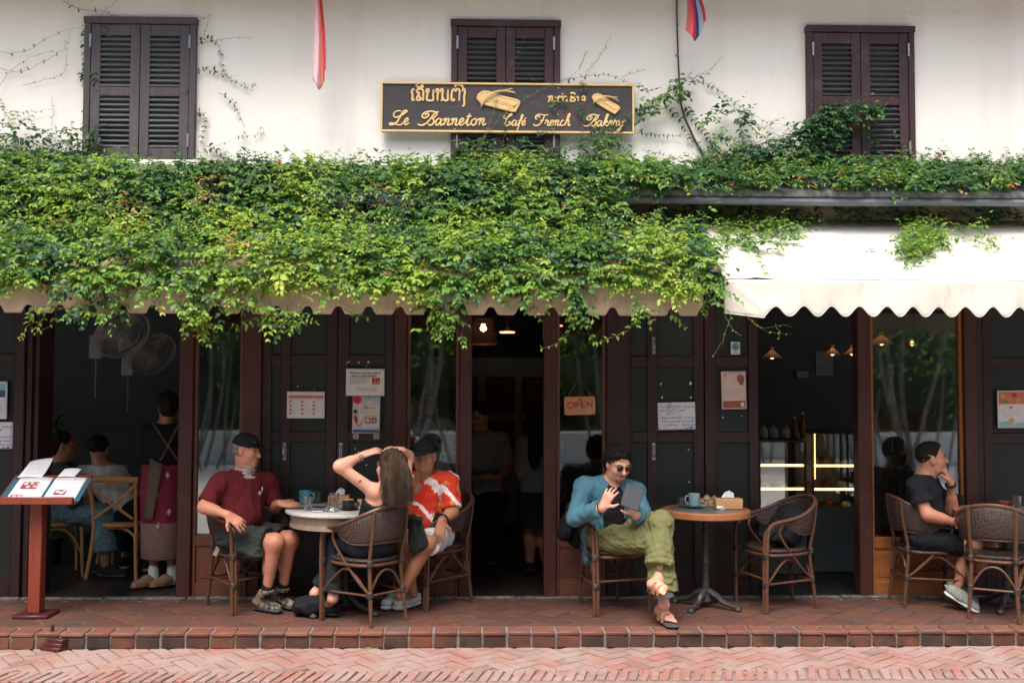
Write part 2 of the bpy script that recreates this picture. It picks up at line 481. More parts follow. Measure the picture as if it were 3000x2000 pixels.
# ------------------------------------------------------------------ the cafe building
bld = thing('cafe_building', 'white plastered two storey cafe front with dark wooden folding doors and shutters', 'building')
EAVE_Z = 4.80
MB().box(-9, 9, 0.0, 0.22, 2.50, EAVE_Z).build('wall', M_plaster, bld)
MB().box(-9, 9, 0.02, 0.16, 2.325, 2.495).build('lintel', M_door, bld, .004)
for sx in (-1, 1):
    MB().box(*sorted((sx * 9, sx * 9.2)), 0, 6.0, ZS - .3, EAVE_Z).build('side_wall', M_plaster, bld)
MB().box(-9, 9, 5.8, 6.0, ZS - .3, EAVE_Z).build('rear_wall', M_plaster, bld)
rf = MB()
for (ya, za, yb, zb) in ((-.62, EAVE_Z - .05, 3.0, 6.9), (3.0, 6.9, 7.0, EAVE_Z - .05)):
    rf.add([(-9.6, ya, za), (9.6, ya, za), (9.6, yb, zb), (-9.6, yb, zb), (-9.6, ya, za + .12), (9.6, ya, za + .12), (9.6, yb, zb + .12), (-9.6, yb, zb + .12)],
           [(0, 1, 2, 3), (4, 7, 6, 5), (0, 4, 5, 1), (1, 5, 6, 2), (2, 6, 7, 3), (3, 7, 4, 0)])
rf.build('roof', MAT('roof_tile', (0.17, 0.08, 0.06), (0.10, 0.055, 0.045), 6, 0.9, 0.2, 0.3, space='world'), bld)
for sx in (-9.1, 9.1):
    MB().add([(sx - .1, 0, EAVE_Z), (sx + .1, 0, EAVE_Z), (sx - .1, 6, EAVE_Z), (sx + .1, 6, EAVE_Z), (sx - .1, 3, 6.85), (sx + .1, 3, 6.85)], [(0, 1, 5, 4), (2, 4, 5, 3), (0, 4, 2), (1, 3, 5), (0, 2, 3, 1)]).build('gable', M_plaster, bld)

# interior shell
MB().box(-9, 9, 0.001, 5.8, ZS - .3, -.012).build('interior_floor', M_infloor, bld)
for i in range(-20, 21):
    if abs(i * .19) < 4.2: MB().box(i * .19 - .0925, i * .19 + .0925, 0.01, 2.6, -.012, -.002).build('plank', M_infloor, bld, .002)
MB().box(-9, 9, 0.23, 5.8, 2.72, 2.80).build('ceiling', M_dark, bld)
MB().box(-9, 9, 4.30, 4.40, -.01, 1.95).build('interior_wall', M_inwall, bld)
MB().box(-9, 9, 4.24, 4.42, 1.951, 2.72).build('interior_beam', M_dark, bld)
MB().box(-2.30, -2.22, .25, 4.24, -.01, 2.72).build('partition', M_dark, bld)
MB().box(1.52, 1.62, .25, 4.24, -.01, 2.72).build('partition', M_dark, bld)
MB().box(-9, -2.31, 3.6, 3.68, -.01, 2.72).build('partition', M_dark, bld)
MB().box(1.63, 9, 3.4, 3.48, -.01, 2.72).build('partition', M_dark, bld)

# shuttered windows of the upper floor
def shutter_window(uL, uR, vT, vB, mf, ms, nslat, hinge_v):
    x0, x1 = X(uL, (vT + vB) / 2), X(uR, (vT + vB) / 2)
    um = (uL + uR) / 2
    z1, z0 = Z(vT, um), Z(vB, um)
    fw = 0.048
    b = MB()
    b.box(x0, x0 + fw, -.050, .05, z0, z1 - .052); b.box(x1 - fw, x1, -.050, .05, z0, z1 - .052)
    b.box(x0 - .006, x1 + .006, -.058, .05, z1 - .052, z1)
    fr = b.build('window_frame', mf, bld, .004)
    MB().box(x0 + fw, x1 - fw, -.006, -.002, z0, z1 - .052).build('backing', M_dark, fr)
    MB().box(x0 - .03, x1 + .03, -.05, .04, z0 - .05, z0 - .002).build('sill', M_plaster, fr, .004)
    for s in (0, 1):
        for hv in hinge_v:
            xh = x0 + fw if s == 0 else x1 - fw
            zc = Z(hv, um)
            MB().tube([(xh, -.053, zc - .05), (xh, -.053, zc - .017)], .009, 6).tube([(xh, -.053, zc - .015), (xh, -.053, zc + .017)], .009, 6).tube([(xh, -.053, zc + .019), (xh, -.053, zc + .052)], .009, 6).build('hinge', M_hinge, fr)
    a0, a1 = x0 + fw + .003, x1 - fw - .003
    mid = (a0 + a1) / 2
    for (p, q) in ((a0, mid - .0025), (mid + .0025, a1)):
        w = .072
        zt, zb = z1 - .056, z0 + .004
        zm = (zt + zb) / 2 + .0
        b = MB()
        b.box(p, p + w, -.042, -.007, zb, zt); b.box(q - w, q, -.042, -.007, zb, zt)
        for (r0, r1) in ((zt - .085, zt), (zm - .035, zm + .035), (zb, zb + .085)):
            b.box(p + w, q - w, -.040, -.007, r0, r1)
        sh = b.build('shutter', mf, bld, .003)
        for (s0, s1) in ((zm + .035, zt - .085), (zb + .085, zm - .035)):
            n = nslat
            hgt = (s1 - s0) / n
            for k in range(n):
                zc = s0 + (k + .5) * hgt
                o = MB().box(-(q - p) / 2 + w, (q - p) / 2 - w, -.024, .024, -.004, .004).build('slat', ms, sh, .0015)
                o.location = ((p + q) / 2, -.024, zc); o.rotation_euler = (R(38 + rnd.uniform(-3, 3)), rnd.uniform(-.006, .006), 0)
shutter_window(251, 577, 57, 470, M_oldframe, M_oldslat, 10, (128, 415))
shutter_window(1322, 1640, 65, 484, M_frame, M_slat, 10, (133, 420))
shutter_window(2360, 2674, 82, 498, M_frame, M_slat, 10, (152, 437))

# small roof between the floors
y_r = -0.40
zr0, zr1 = Z(487), W(1500, 553, y_r).z
b = MB()
b.add([(-9, -.002, zr0), (9, -.002, zr0), (9, y_r, zr1), (-9, y_r, zr1), (-9, -.002, zr0 - .06), (9, -.002, zr0 - .06), (9, y_r, zr1 - .045), (-9, y_r, zr1 - .045)],
      [(0, 3, 2, 1), (4, 5, 6, 7), (0, 1, 5, 4), (1, 2, 6, 5), (2, 3, 7, 6), (3, 0, 4, 7)])
b.build('ledge_roof', M_conc, bld, .006)
zf = zr1 - .048
gt = MB()
gp = lambda s, t: (-9 + 18 * s, y_r + .012 - .018 * math.sin(t * math.pi) - .004 * math.sin(s * 60), zf - .055 * t + .004 * math.sin(s * 47))
gt.grid(gp, 120, 4)
gt.build('gutter', M_fascia, bld, thick=.006)
MB().box(-9, 9, -.06, -.002, 2.86, zr0 - .10).build('ledge_wall', M_ledgewall, bld)
tb = MB()
tb.grid(lambda s, t: (X(915, 600, y_r) + (X(1195, 600, y_r) - X(915, 600, y_r)) * s, y_r - .012 - .012 * math.sin(s * 20) - .02 * t, zf - .0 - .075 * t + .008 * math.sin(s * 13)), 40, 3)
tag(tb.build('tarpaulin', MAT('blue_plastic', (0.06, 0.20, 0.42), (0.10, 0.28, 0.50), 10, 0.4), None, thick=.002), 'strip of blue tarpaulin showing through the vine above the awning', 'tarpaulin')

# ------------------------------------------------------------------ ground floor joinery
Z_TOP = 2.32
zr = [Z(1042), Z(1073), Z(1265), Z(1295), Z(1695), .004]
def post(u0, u1, m=M_post, y0=-.025, y1=.09):
    MB().box(X(u0), X(u1), y0, y1, -.004, Z_TOP).build('door_post', m, bld, .006)
def leaf(u0, u1, st=(30, 30), mull=None, y=0.004):
    x0, x1 = X(u0) + .002, X(u1) - .002
    a, c = x0 + st[0] / 381.0, x1 - st[1] / 381.0
    b = MB()
    b.box(x0, a, y, y + .04, .004, Z_TOP - .004); b.box(c, x1, y, y + .04, .004, Z_TOP - .004)
    cols = [(a, c)]
    if mull:
        m0, m1 = X(mull[0]), X(mull[1])
        b.box(m0, m1, y + .002, y + .038, .004, Z_TOP - .004)
        cols = [(a, m0), (m1, c)]
    rails = [(Z_TOP - .09, Z_TOP - .004), (zr[1], zr[0]), (zr[3], zr[2]), (.004, zr[4] - .0 if zr[4] > .06 else .1)]
    for (p, q) in cols:
        for (r0, r1) in rails:
            b.box(p, q, y + .003, y + .037, r0, r1)
    fr = b.build('door_leaf', M_door, bld, .003)
    zs = [(zr[0], Z_TOP - .09), (zr[2], zr[1]), (rails[3][1], zr[3])]
    for (p, q) in cols:
        for (s0, s1) in zs:
            MB().box(p, q, y + .022, y + .030, s0, s1).build('panel', M_panel, fr)
    return fr
def handle(parent, u, v):
    p = W(u, v, 0)
    MB().tube(spline([(p.x, .0, p.z - .045), (p.x, -.03, p.z - .03), (p.x, -.035, p.z), (p.x, -.03, p.z + .03), (p.x, .0, p.z + .045)], 4), .006, 8).box(p.x - .012, p.x + .012, -.002, .006, p.z - .065, p.z + .065).build('handle', M_hinge, parent)
def shop_window(u0, u1, vg=1565, m=M_redpanel, fr=10):
    x0, x1 = X(u0) + .001, X(u1) - .001
    e = fr / 381.0
    zg = Z(vg)
    b = MB()
    for (p, q, r0, r1) in ((x0, x0 + e, .004, Z_TOP), (x1 - e, x1, .004, Z_TOP), (x0 + e, x1 - e, Z_TOP - .06, Z_TOP), (x0 + e, x1 - e, zg - .085, zg), (x0 + e, x1 - e, .004, .115)):
        b.box(p, q, .01, .06, r0, r1)
    w = b.build('window_surround', m, bld, .003)
    MB().box(x0 + e, x1 - e, .033, .038, zg, Z_TOP - .06).build('pane', M_glass, w)
    MB().box(x0 + e, x1 - e, .028, .05, .115, zg - .085).build('panel', m, w)
    # raised field of the lower panel
    MB().box(x0 + e + .03, x1 - e - .03, .020, .0279, .145, zg - .115).build('raised_panel', m, w, .004)
    return w
l0 = leaf(-140, 40, (30, 4)); post(40, 70, M_door); 
MB().box(X(72), X(88), .0, .10, .0, Z_TOP).build('folded_leaf', M_door, bld, .003)
MB().box(X(90), X(104), .03, .30, .0, Z_TOP).build('folded_leaf', M_door, bld, .003)
post(523, 565); w1 = shop_window(565, 709); post(709, 764, M_post)
l1 = leaf(764, 985, (26, 30), (820, 848)); handle(l1, 833, 1322)
l2 = leaf(985, 1152, (33, 26)); handle(l2, 998, 1322); post(1152, 1190)
w2 = shop_window(1190, 1345); post(1345, 1382)
post(1592, 1630); w3 = shop_window(1630, 1776, 1571); post(1776, 1845, M_door)
l3 = leaf(1845, 2064, (6, 30), (1898, 1927)); handle(l3, 1915, 1322); l4 = leaf(2066, 2224, (32, 28)); handle(l4, 1915, 1012)
post(2512, 2552); w4 = shop_window(2552, 2826, 1574, M_oak); post(2826, 2862); post(2862, 2884, M_door, .0)
l5 = leaf(2884, 3120, (28, 30))
# worn stone strips along the door sill
for i in range(14):
    xa = -4.3 + i * .62
    MB().box(xa + .004, xa + .612, -.055 + rnd.uniform(-.004, .004), -.001, -.004, .014 + rnd.uniform(-.003, .002)).build('sill_stone', M_conc, bld, .004)
# ------------------------------------------------------------------ awnings
def canvas_mat(name, c1, c2, stain, st=0.6, trans=0.25):
    t = NT(name); p = t.pos('world')
    a = t.noise(p, 2.5, 6, 0.65); b = t.noise(p, 9, 6, 0.7, (1.6, .5, .5)); w = t.noise(p, 160, 2, 0.5)
    col = t.ramp(a, [(0.3, c1), (0.7, c2)])
    col = t.mix(t.ramp(b, [(st, (0, 0, 0)), (st + .2, (0.5, 0.5, 0.5))]), col, stain)
    bs = t.bsdf(col, 0.9, 0.15, t.math('ADD', w, t.math('MULTIPLY', a, 2.0)), 0.12, 0.01)
    tl = t.n('ShaderNodeBsdfTranslucent'); t.l(col, tl.inputs[0])
    mx = t.n('ShaderNodeMixShader'); mx.inputs[0].default_value = trans
    t.l(bs.outputs[0], mx.inputs[1]); t.l(tl.outputs[0], mx.inputs[2]); t.l(mx.outputs[0], t.out.inputs[0])
    return t.m
M_canvL = canvas_mat('tan_canvas', (0.44, 0.335, 0.235), (0.50, 0.39, 0.28), (0.26, 0.18, 0.11), 0.55, 0.10)
M_canvR = canvas_mat('cream_canvas', (0.70, 0.68, 0.60), (0.76, 0.74, 0.67), (0.50, 0.45, 0.36), 0.53, 0.18)
M_iron = MAT('dark_iron', (0.035, 0.037, 0.038), (0.055, 0.055, 0.055), 20, 0.5, 0.5, 0.1, 80, metal=0.4)
YA, YB = -.065, -1.15
ZA, ZB, ZC = W(1500, 640, YA).z, W(1500, 813, YB).z, W(1500, 921, YB - .01).z
def scallop_left(x):
    q = (x / 0.2005 + .34) % 1.0
    d = abs(q - .5) * .2005
    return .052 * (1 if d < .017 else max(0.0, 1 - ((d - .017) / .026)) ** 0.8 if d < .043 else 0.0)
def scallop_right(x):
    ph = x / .188 + .15 * math.sin(x * 2.3)
    return .068 * (0.5 + 0.5 * math.cos(2 * math.pi * ph)) ** 1.15
def awning(label, x0, x1, m, scal, right):
    t = thing('awning', label, 'awning', ((x0 + x1) / 2, YA, ZA))
    ox = (x0 + x1) / 2
    n = int((x1 - x0) / .011)
    def sag(s, f): return (-.018 + .007 * math.sin(s * 31 + f * 3)) * math.sin(f * math.pi)
    cb = MB()
    def top(s, f):
        x = x0 + (x1 - x0) * s
        w = 0
        if right:
            dx = (x - x0)
            w = .012 * math.exp(-((dx - .12 - .1 * f) / .06) ** 2) * f
        return (x - ox, (YB - YA) * f, (ZB - ZA) * f + sag(s, f) + w)
    cb.grid(top, max(40, n // 6), 14)
    cb.build('canopy', m, t, thick=.003)
    vb = MB()
    def val(s, f):
        x = x0 + (x1 - x0) * s
        zb = ZC + scal(x)
        y = YB - .006 * (1 - f) + (.010 if right else .005) * math.sin(x * 9.0 + 1.3 * f) * f
        if right:
            dx = x - x0
            dg = (dx - f * .33)
            y -= .030 * math.exp(-(dg / .035) ** 2) * (f * (1.0 - .5 * f)) * 1.2 + .012 * math.exp(-((dg + .10) / .06) ** 2) * f
            zb += -.012 * math.exp(-((dx - .22) / .12) ** 2)
            if dx < .26: zb = ZC + .020 - .035 * dx / .26
            y += .02 * max(0, 1 - dx / .06)
        return (x - ox, y - YA, ZB - .004 + (zb - ZB) * f - ZA)
    vb.grid(val, n, 9)
    vb.build('valance', m, t, thick=.003)
    if right:
        for xs in (1.05, 2.25, 3.45):
            s_ = xs / (x1 - x0)
            MB().tube([Vector(top(s_, j / 10)) + Vector((0, -.001, .004)) for j in range(11)] + [Vector(val(s_, j / 6)) + Vector((0, -.004, 0)) for j in range(1, 6)], .0045, 4, flat=(Vector((0, -.4, .9)), .5)).build('seam', m, t)
        MB().tube([Vector(val(i / 300, 1.0)) + Vector((0, -.002, .004)) for i in range(301)], .0035, 4).build('hem', m, t)
    rb = MB().tube([(x0 - ox + .01, YB - YA + .02, ZB - ZA - .03), (x1 - ox - .01, YB - YA + .02, ZB - ZA - .03)], .02, 10)
    rb.build('front_bar', M_iron, t)
    for xx in ([x1 - .06, x0 + 1.8, x0 + 3.6] if not right else [x0 + .06, x0 + 2.2]):
        MB().tube([(xx - ox, 0.03, -.12), (xx - ox, (YB - YA) * .5, (ZB - ZA) * .5 - .09), (xx - ox, YB - YA + .03, ZB - ZA - .035)], .016, 8).build('arm', M_iron, t)
    MB().tube([(x0 - ox + .02, .02, -.012), (x1 - ox - .02, .02, -.012)], .028, 10).build('roller', M_iron, t)
    return t
XL_END, XR_ST = W(2060, 900, YB).x, W(2124, 860, YB).x
awning('long tan canvas awning with scalloped edge, mostly buried under green creeper', -5.3, XL_END, M_canvL, scallop_left, False)
awning('clean cream canvas awning with wavy edge above the pastry counter door', XR_ST, 5.4, M_canvR, scallop_right, True)
bk = thing('awning_bracket', 'dark metal bracket in the gap between the two awnings', 'bracket', ((XL_END + XR_ST) / 2, -.12, ZA))
for s in (-1, 1):
    MB().tube([(s * .02, -.02, -.05), (s * .035, -.05, .05), (s * .085, -.05, .045)], .008, 6).build('hook', M_iron, bk)
MB().box(-.03, .03, -.05, .05, -.07, -.03).build('plate', M_iron, bk, .003)
MB().tube([(0, 0, -.06), (0, YB - YA, ZB - ZA - .04)], .016, 8).build('arm', M_iron, bk)

# ------------------------------------------------------------------ carved sign board
M_gold = MAT('carved_pale_wood', (0.66, 0.44, 0.19), (0.72, 0.50, 0.24), 30, 0.55, 0.3, 0.15, 120, space='world')
M_board = wood_mat('sign_board_wood', (0.030, 0.030, 0.033), (0.055, 0.048, 0.050), (0.14, 0.065, 0.050), 0.55, 0.0, (0.05, 1, 1), 0.56, 0.6)
YS = -.085
c = W(1486, 316, YS)
sign = thing('sign_board', 'carved dark wooden cafe sign with pale raised script lettering and loaf emblems', 'sign', (c.x, YS, c.z))
def SP(u, v, dy=0.0):
    p = W(u, v, YS)
    return Vector((p.x - c.x, dy, p.z - c.z))
TL, BR = SP(1117, 241), SP(1857, 393)
sgx0, sgx1, sgz1, sgz0 = TL.x, BR.x, TL.z, BR.z
MB().box(sgx0, sgx1, -.0, .03, sgz0, sgz1).build('board', M_board, sign, .003)
for (a, b, d, e) in ((sgx0, sgx1, sgz1 - .014, sgz1 + .002), (sgx0, sgx1, sgz0 - .002, sgz0 + .014), (sgx0 - .002, sgx0 + .013, sgz0 + .014, sgz1 - .014), (sgx1 - .013, sgx1 + .002, sgz0 + .014, sgz1 - .014)):
    MB().box(a, b, -.014, .02, d, e).build('border', M_gold, sign, .003)
for (u, v) in ((1188, 277), (1180, 376), (1182, 381), (1430, 259), (1485, 385), (1812, 276)):
    p = SP(u, v); MB().lathe([(.0075, 0), (.0075, .002)], (0, 0, 0), 10, MT((p.x, -.0005, p.z), 0, R(90))).build('screw_hole', M_iron, sign)
for (u, v) in ((1332, 379), (1333, 250), (1634, 336), (1636, 259)):
    p = SP(u, v); MB().lathe([(.007, 0), (.006, .004), (0, .005)], (0, 0, 0), 10, MT((p.x, -.0005, p.z), 0, R(90))).build('screw', M_hinge, sign)
FLAT = (Vector((0, 1, 0)), 0.62)
def strokes(name, sts, w, conv, nseg=5):
    mb = MB()
    for st in sts:
        pts = spline([conv(*p) for p in st], nseg) if len(st) > 2 else [conv(*p) for p in st]
        n = len(pts)
        mb.tube(pts, [w * (0.72 + 0.28 * min(1, 4 * min(i, n - 1 - i) / n)) for i in range(n)], 6, flat=FLAT)
    return mb.build(name, M_gold, sign)
z1 = lambda x, y: SP(1110 + x / 6.189, 230 + y / 6.189, -.004)
z2 = lambda x, y: SP(1480 + x / 6.031, 230 + y / 6.031, -.004)
LAO1 = [
 [[(645, 215), (615, 205), (600, 250), (612, 320), (605, 385), (628, 405), (648, 378)]],
 [[(690, 262), (690, 222), (735, 198), (785, 206), (808, 240), (806, 320), (808, 400)], [(690, 405), (690, 355), (715, 325), (742, 345), (740, 400), (700, 402)], [(690, 268), (720, 262), (735, 285), (700, 300)], [(742, 350), (780, 385), (808, 400)]],
 [[(700, 138), (684, 128), (700, 98), (745, 92), (782, 108), (786, 135), (765, 160), (730, 162)], [(690, 165), (735, 168), (775, 172), (815, 150)]],
 [[(858, 262), (862, 215), (892, 200), (905, 225), (880, 290), (872, 385), (900, 408), (970, 405), (988, 380), (985, 300), (992, 205)]],
 [[(1040, 262), (1042, 215), (1070, 200), (1082, 235), (1066, 310), (1064, 410)]],
 [[(1122, 262), (1122, 215), (1150, 200), (1162, 235), (1150, 310), (1150, 395), (1120, 405)], [(1152, 330), (1185, 400), (1225, 408), (1252, 385), (1250, 300), (1256, 205)]],
 [[(1352, 370), (1370, 395), (1338, 408), (1318, 385), (1320, 290), (1335, 225), (1365, 200), (1390, 240), (1415, 205), (1450, 205), (1465, 240), (1460, 330), (1458, 410)]],
 [[(1395, 168), (1386, 138), (1418, 116), (1475, 122), (1512, 150), (1530, 195)]],
 [[(1512, 242), (1525, 210), (1552, 204), (1562, 250), (1548, 330), (1550, 440), (1542, 495), (1512, 508)]]]
for g in LAO1: strokes('letter', g, .0092, z1)
LAO2 = [
 [[(755, 345), (770, 325), (790, 340), (775, 410), (755, 410)], [(775, 370), (805, 325), (830, 330), (830, 412)]],
 [[(868, 350), (892, 345), (880, 365), (868, 358)], [(868, 400), (892, 392), (880, 412), (868, 405)]],
 [[(960, 405), (935, 410), (935, 350), (955, 325), (975, 345), (998, 325), (1018, 340), (1015, 412)], [(1012, 265), (1012, 290)]],
 [[(1040, 345), (1055, 325), (1068, 340), (1060, 412)]],
 [[(1095, 330), (1085, 345), (1092, 405), (1110, 405)]],
 [[(1150, 345), (1175, 325), (1195, 345), (1160, 375), (1160, 410), (1215, 410), (1235, 380), (1210, 360), (1235, 325)], [(1160, 285), (1165, 265), (1200, 262), (1225, 270), (1230, 300)]],
 [[(1265, 345), (1280, 325), (1292, 340), (1285, 412)]],
 [[(1345, 345), (1370, 325), (1400, 330), (1408, 370), (1402, 412)], [(1345, 385), (1370, 380), (1395, 398)]]]
for g in LAO2: strokes('letter', g, .0078, z2)
GL = {
 'a': ([[(.75, .85), (.45, 1), (.12, .65), (.05, .2), (.25, 0), (.55, .35), (.85, .95)], [(.85, .95), (.65, .2), (.8, 0), (1.05, .3)]], 1.0),
 'n': ([[(.02, .7), (.22, 1), (.3, .8), (.08, 0)], [(.15, .3), (.5, .92), (.72, .95), (.7, .7), (.55, .2), (.7, 0), (1.0, .3)]], .98),
 'e': ([[(.0, .3), (.45, .55), (.6, .85), (.42, 1), (.15, .7), (.08, .25), (.3, 0), (.75, .35)]], .76),
 't': ([[(.0, .3), (.4, 1), (.62, 1.75)], [(.6, 1.65), (.3, .5), (.25, .1), (.45, 0), (.75, .3)], [(.2, 1.3), (.85, 1.36)]], .72),
 'o': ([[(.5, 1), (.15, .7), (.08, .2), (.35, 0), (.7, .35), (.68, .85), (.5, 1), (.8, .82), (1.0, .9)]], .95),
 'f': ([[(.0, .3), (.5, 1), (.88, 1.85), (.75, 2.05), (.6, 1.7), (.25, .3), (-.05, -.75), (-.14, -.85)], [(.1, .9), (.75, 1.0)]], .62),
 'c': ([[(.6, .8), (.45, 1), (.15, .7), (.08, .2), (.3, 0), (.75, .35)]], .74),
 'h': ([[(.0, .3), (.5, 1.1), (.88, 2.0), (.75, 2.2), (.55, 1.8), (.0, 0)], [(.15, .4), (.5, .92), (.72, .9), (.58, .2), (.72, 0), (1.0, .3)]], 1.0),
 'k': ([[(.0, .3), (.5, 1.1), (.88, 2.0), (.75, 2.2), (.55, 1.8), (.0, 0)], [(.15, .4), (.6, .98), (.72, .75), (.3, .5), (.62, 0), (.92, .3)]], .92),
 'r': ([[(.0, .3), (.28, 1.12), (.34, .85), (.6, .85), (.45, .2), (.6, 0), (.88, .3)]], .78),
 'y': ([[(.05, .8), (.22, 1), (.28, .7), (.2, .2), (.4, 0), (.7, .5), (.9, 1)], [(.9, 1), (.5, -.3), (.15, -.95), (-.12, -.92), (.0, -.65), (.5, -.2), (1.0, .3)]], .9),
 'L': ([[(1.72, 2.08), (1.2, 2.12), (.7, 1.8), (.62, 1.35), (1.0, 1.12), (1.7, 1.4), (2.45, 1.95), (2.5, 2.12), (2.15, 2.1), (1.75, 1.6), (1.35, .8), (.9, .25), (.35, .0), (.02, .1), (.12, .25), (.6, .22), (1.2, .02), (1.7, .05), (2.05, .4)]], 2.1),
 'B': ([[(.85, 1.5), (1.15, 1.75), (1.35, 1.6), (1.15, 1.25), (.75, 1.1), (.5, 1.35), (.7, 1.75), (1.25, 2.05), (1.95, 2.05), (2.35, 1.8), (2.25, 1.4), (1.85, 1.08), (1.5, .95)], [(1.85, 1.0), (2.0, .6), (1.8, .12), (1.45, .0), (1.3, .25)], [(2.6, 2.05), (2.05, 1.7), (1.55, .95), (1.1, .35), (.6, .02), (.12, .05), (-.05, .25)]], 2.15),
 'C': ([[(.45, 1.95), (.12, 1.6), (.35, 1.3), (.9, 1.55), (1.5, 2.05), (1.4, 2.25), (1.0, 1.9), (.5, .9), (.42, .25), (.7, 0), (1.15, .2), (1.35, .55), (1.1, .7), (.9, .45)]], 1.5),
 'F': ([[(.75, 1.5), (.9, 1.75), (.5, 1.75), (.2, 1.45), (.45, 1.15), (.2, 1.4), (.35, 1.85), (.9, 2.1), (1.6, 1.95), (2.3, 2.0)], [(1.75, 1.95), (1.4, 1.1), (.95, .3), (.4, .0), (.0, .1), (-.1, .3)], [(.95, .95), (1.65, 1.05)]], 1.75)}
GL['\u00e9'] = (GL['e'][0] + [[(.5, 1.25), (.78, 1.5)]], .76)
def script(text, u0, u1, vb, xh):
    tot = sum(GL[ch][1] for ch in text)
    k = (u1 - u0) / (tot * xh)
    x = 0.0
    for ch in text:
        sts, adv = GL[ch]
        strokes('letter', sts, xh * .00238 * .165, lambda gx, gy, x=x: SP(u0 + (x + gx) * xh * k, vb - gy * xh, -.004), 5)
        x += adv
script('Le', 1141, 1199, 367, 19.5)
script('Banneton', 1225, 1424, 368, 19.5)
script('Caf\u00e9', 1473, 1541, 369, 15.5)
script('French', 1565, 1672, 369.5, 16)
script('Bakery', 1710, 1826, 370.5, 16)
def emblem(conv, sc):
    e = MB()
    out = [(1395, 290), (1400, 277), (1415, 267), (1432, 268), (1470, 281), (1515, 292), (1525, 299), (1523, 309), (1511, 331), (1500, 330), (1450, 318), (1408, 306)]
    pl = [conv(u, v) for u, v in out]
    e.prism([(p.x, p.z) for p in pl], .018, Matrix(((1, 0, 0, 0), (0, 0, -1, 0), (0, 1, 0, 0), (0, 0, 0, 1))))
    lo = e.build('loaf', M_gold, sign, .005)
    topf = [(1403, 288), (1408, 277), (1418, 272), (1434, 274), (1470, 286), (1514, 298), (1513, 307), (1500, 312), (1450, 303), (1410, 297)]
    f = MB().tube(spline([conv(u, v) + Vector((0, -.019, 0)) for u, v in topf], 3, True), .0022 * sc, 5, closed=True)
    f.build('edge_line', M_gold, lo)
    for k in range(9):
        u = 1428 + k * 8.6; v = 287 + k * 2.9
        MB().tube([conv(u, v + 7) + Vector((0, -.019, 0)), conv(u + 9, v + 0) + Vector((0, -.021, 0))], [.002 * sc, .0035 * sc], 5).build('score', M_gold, lo)
    w = MB().tube(spline([conv(1409, 315) + Vector((0, -.02, 0)), conv(1417, 300) + Vector((0, -.030, 0)), conv(1432, 284) + Vector((0, -.036, 0)), conv(1458, 271) + Vector((0, -.036, 0)), conv(1490, 271) + Vector((0, -.030, 0)), conv(1511, 275) + Vector((0, -.018, 0))], 4), [.003 * sc, .0055 * sc] + [.0065 * sc] * 17 + [.004 * sc, .001], 6)
    wo = w.build('wheat_ear', M_gold, sign)
    for k in range(8):
        u = 1440 + k * 7.2; v = 279 - k * 1.4
        MB().tube([conv(u, v) + Vector((0, -.034, 0)), conv(u + 5, v - 5) + Vector((0, -.038, 0)), conv(u + 12, v - 8 + k * .5) + Vector((0, -.034, 0))], [.003 * sc, .005 * sc, .001], 6).build('grain', M_gold, wo)
emblem(lambda u, v: SP(u, v), 1.0)
ca, sa = math.cos(R(17)) * .70, math.sin(R(17)) * .70
emblem(lambda u, v: SP(1774 + (u - 1460) * ca - (v - 299) * sa, 305 + (u - 1460) * sa + (v - 299) * ca), .75)

# ------------------------------------------------------------------ flags and cable
def cloth_mat(name, stops, axis=0, rough=0.8, trans=0.35):
    t = NT(name)
    sx = t.n('ShaderNodeSeparateXYZ'); t.l(t.n('ShaderNodeTexCoord').outputs['UV'], sx.inputs[0])
    col = t.ramp(sx.outputs[axis], stops, 'CONSTANT')
    b = t.bsdf(col, rough, 0.2)
    tl = t.n('ShaderNodeBsdfTranslucent'); t.l(col, tl.inputs[0])
    mx = t.n('ShaderNodeMixShader'); mx.inputs[0].default_value = trans
    t.l(b.outputs[0], mx.inputs[1]); t.l(tl.outputs[0], mx.inputs[2]); t.l(mx.outputs[0], t.out.inputs[0])
    return t.m
def uv_grid(name, fn, nu, nv, m, parent, thick=.001):
    mb = MB().grid(fn, nu, nv)
    me = bpy.data.meshes.new(name); me.from_pydata(mb.v, [], mb.f)
    uv = me.uv_layers.new(name='UVMap')
    for lp in me.loops:
        i = lp.vertex_index; uv.data[lp.index].uv = ((i % (nu + 1)) / nu, (i // (nu + 1)) / nv)
    me.shade_smooth()
    o = link(name, me, m, parent)
    if thick:
        md = o.modifiers.new('thickness', 'SOLIDIFY'); md.thickness = thick
    return o
def flag(label, u, vb, width, m, y, top=4.62):
    p = W(u, vb, y)
    t = thing('hanging_flag', label, 'flag', (p.x, y, p.z))
    h = top - p.z
    def fn(s, f):
        x = (s - .5) * width * (0.55 + .45 * f) + .03 * math.sin(f * 2.2) - .05 * (1 - f) * .2
        return (x, .022 * math.sin(s * 9 + f * 2) - .012 * math.cos(s * 5), h * (1 - f) + (.10 * (1 - abs(s - .45) * 2) * -f) + .045 * f * (s > .9))
    uv_grid('cloth', fn, 24, 24, m, t)
    MB().tube([(-.02, -.15, h + .02), (-.02, -y, h + .12)], .012, 8).build('pole', M_iron, t)
flag('red party flag hanging limp above the wall, backlight painted pale pink on its fold', 926, 226, .105, cloth_mat('backlit_flag_cloth', [(0, (0.86, 0.62, 0.64)), (0.40, (0.85, 0.50, 0.54)), (0.62, (0.80, 0.50, 0.10)), (0.68, (0.78, 0.12, 0.18))]), -.30)  # pale stops paint the light coming through the cloth; red is its own
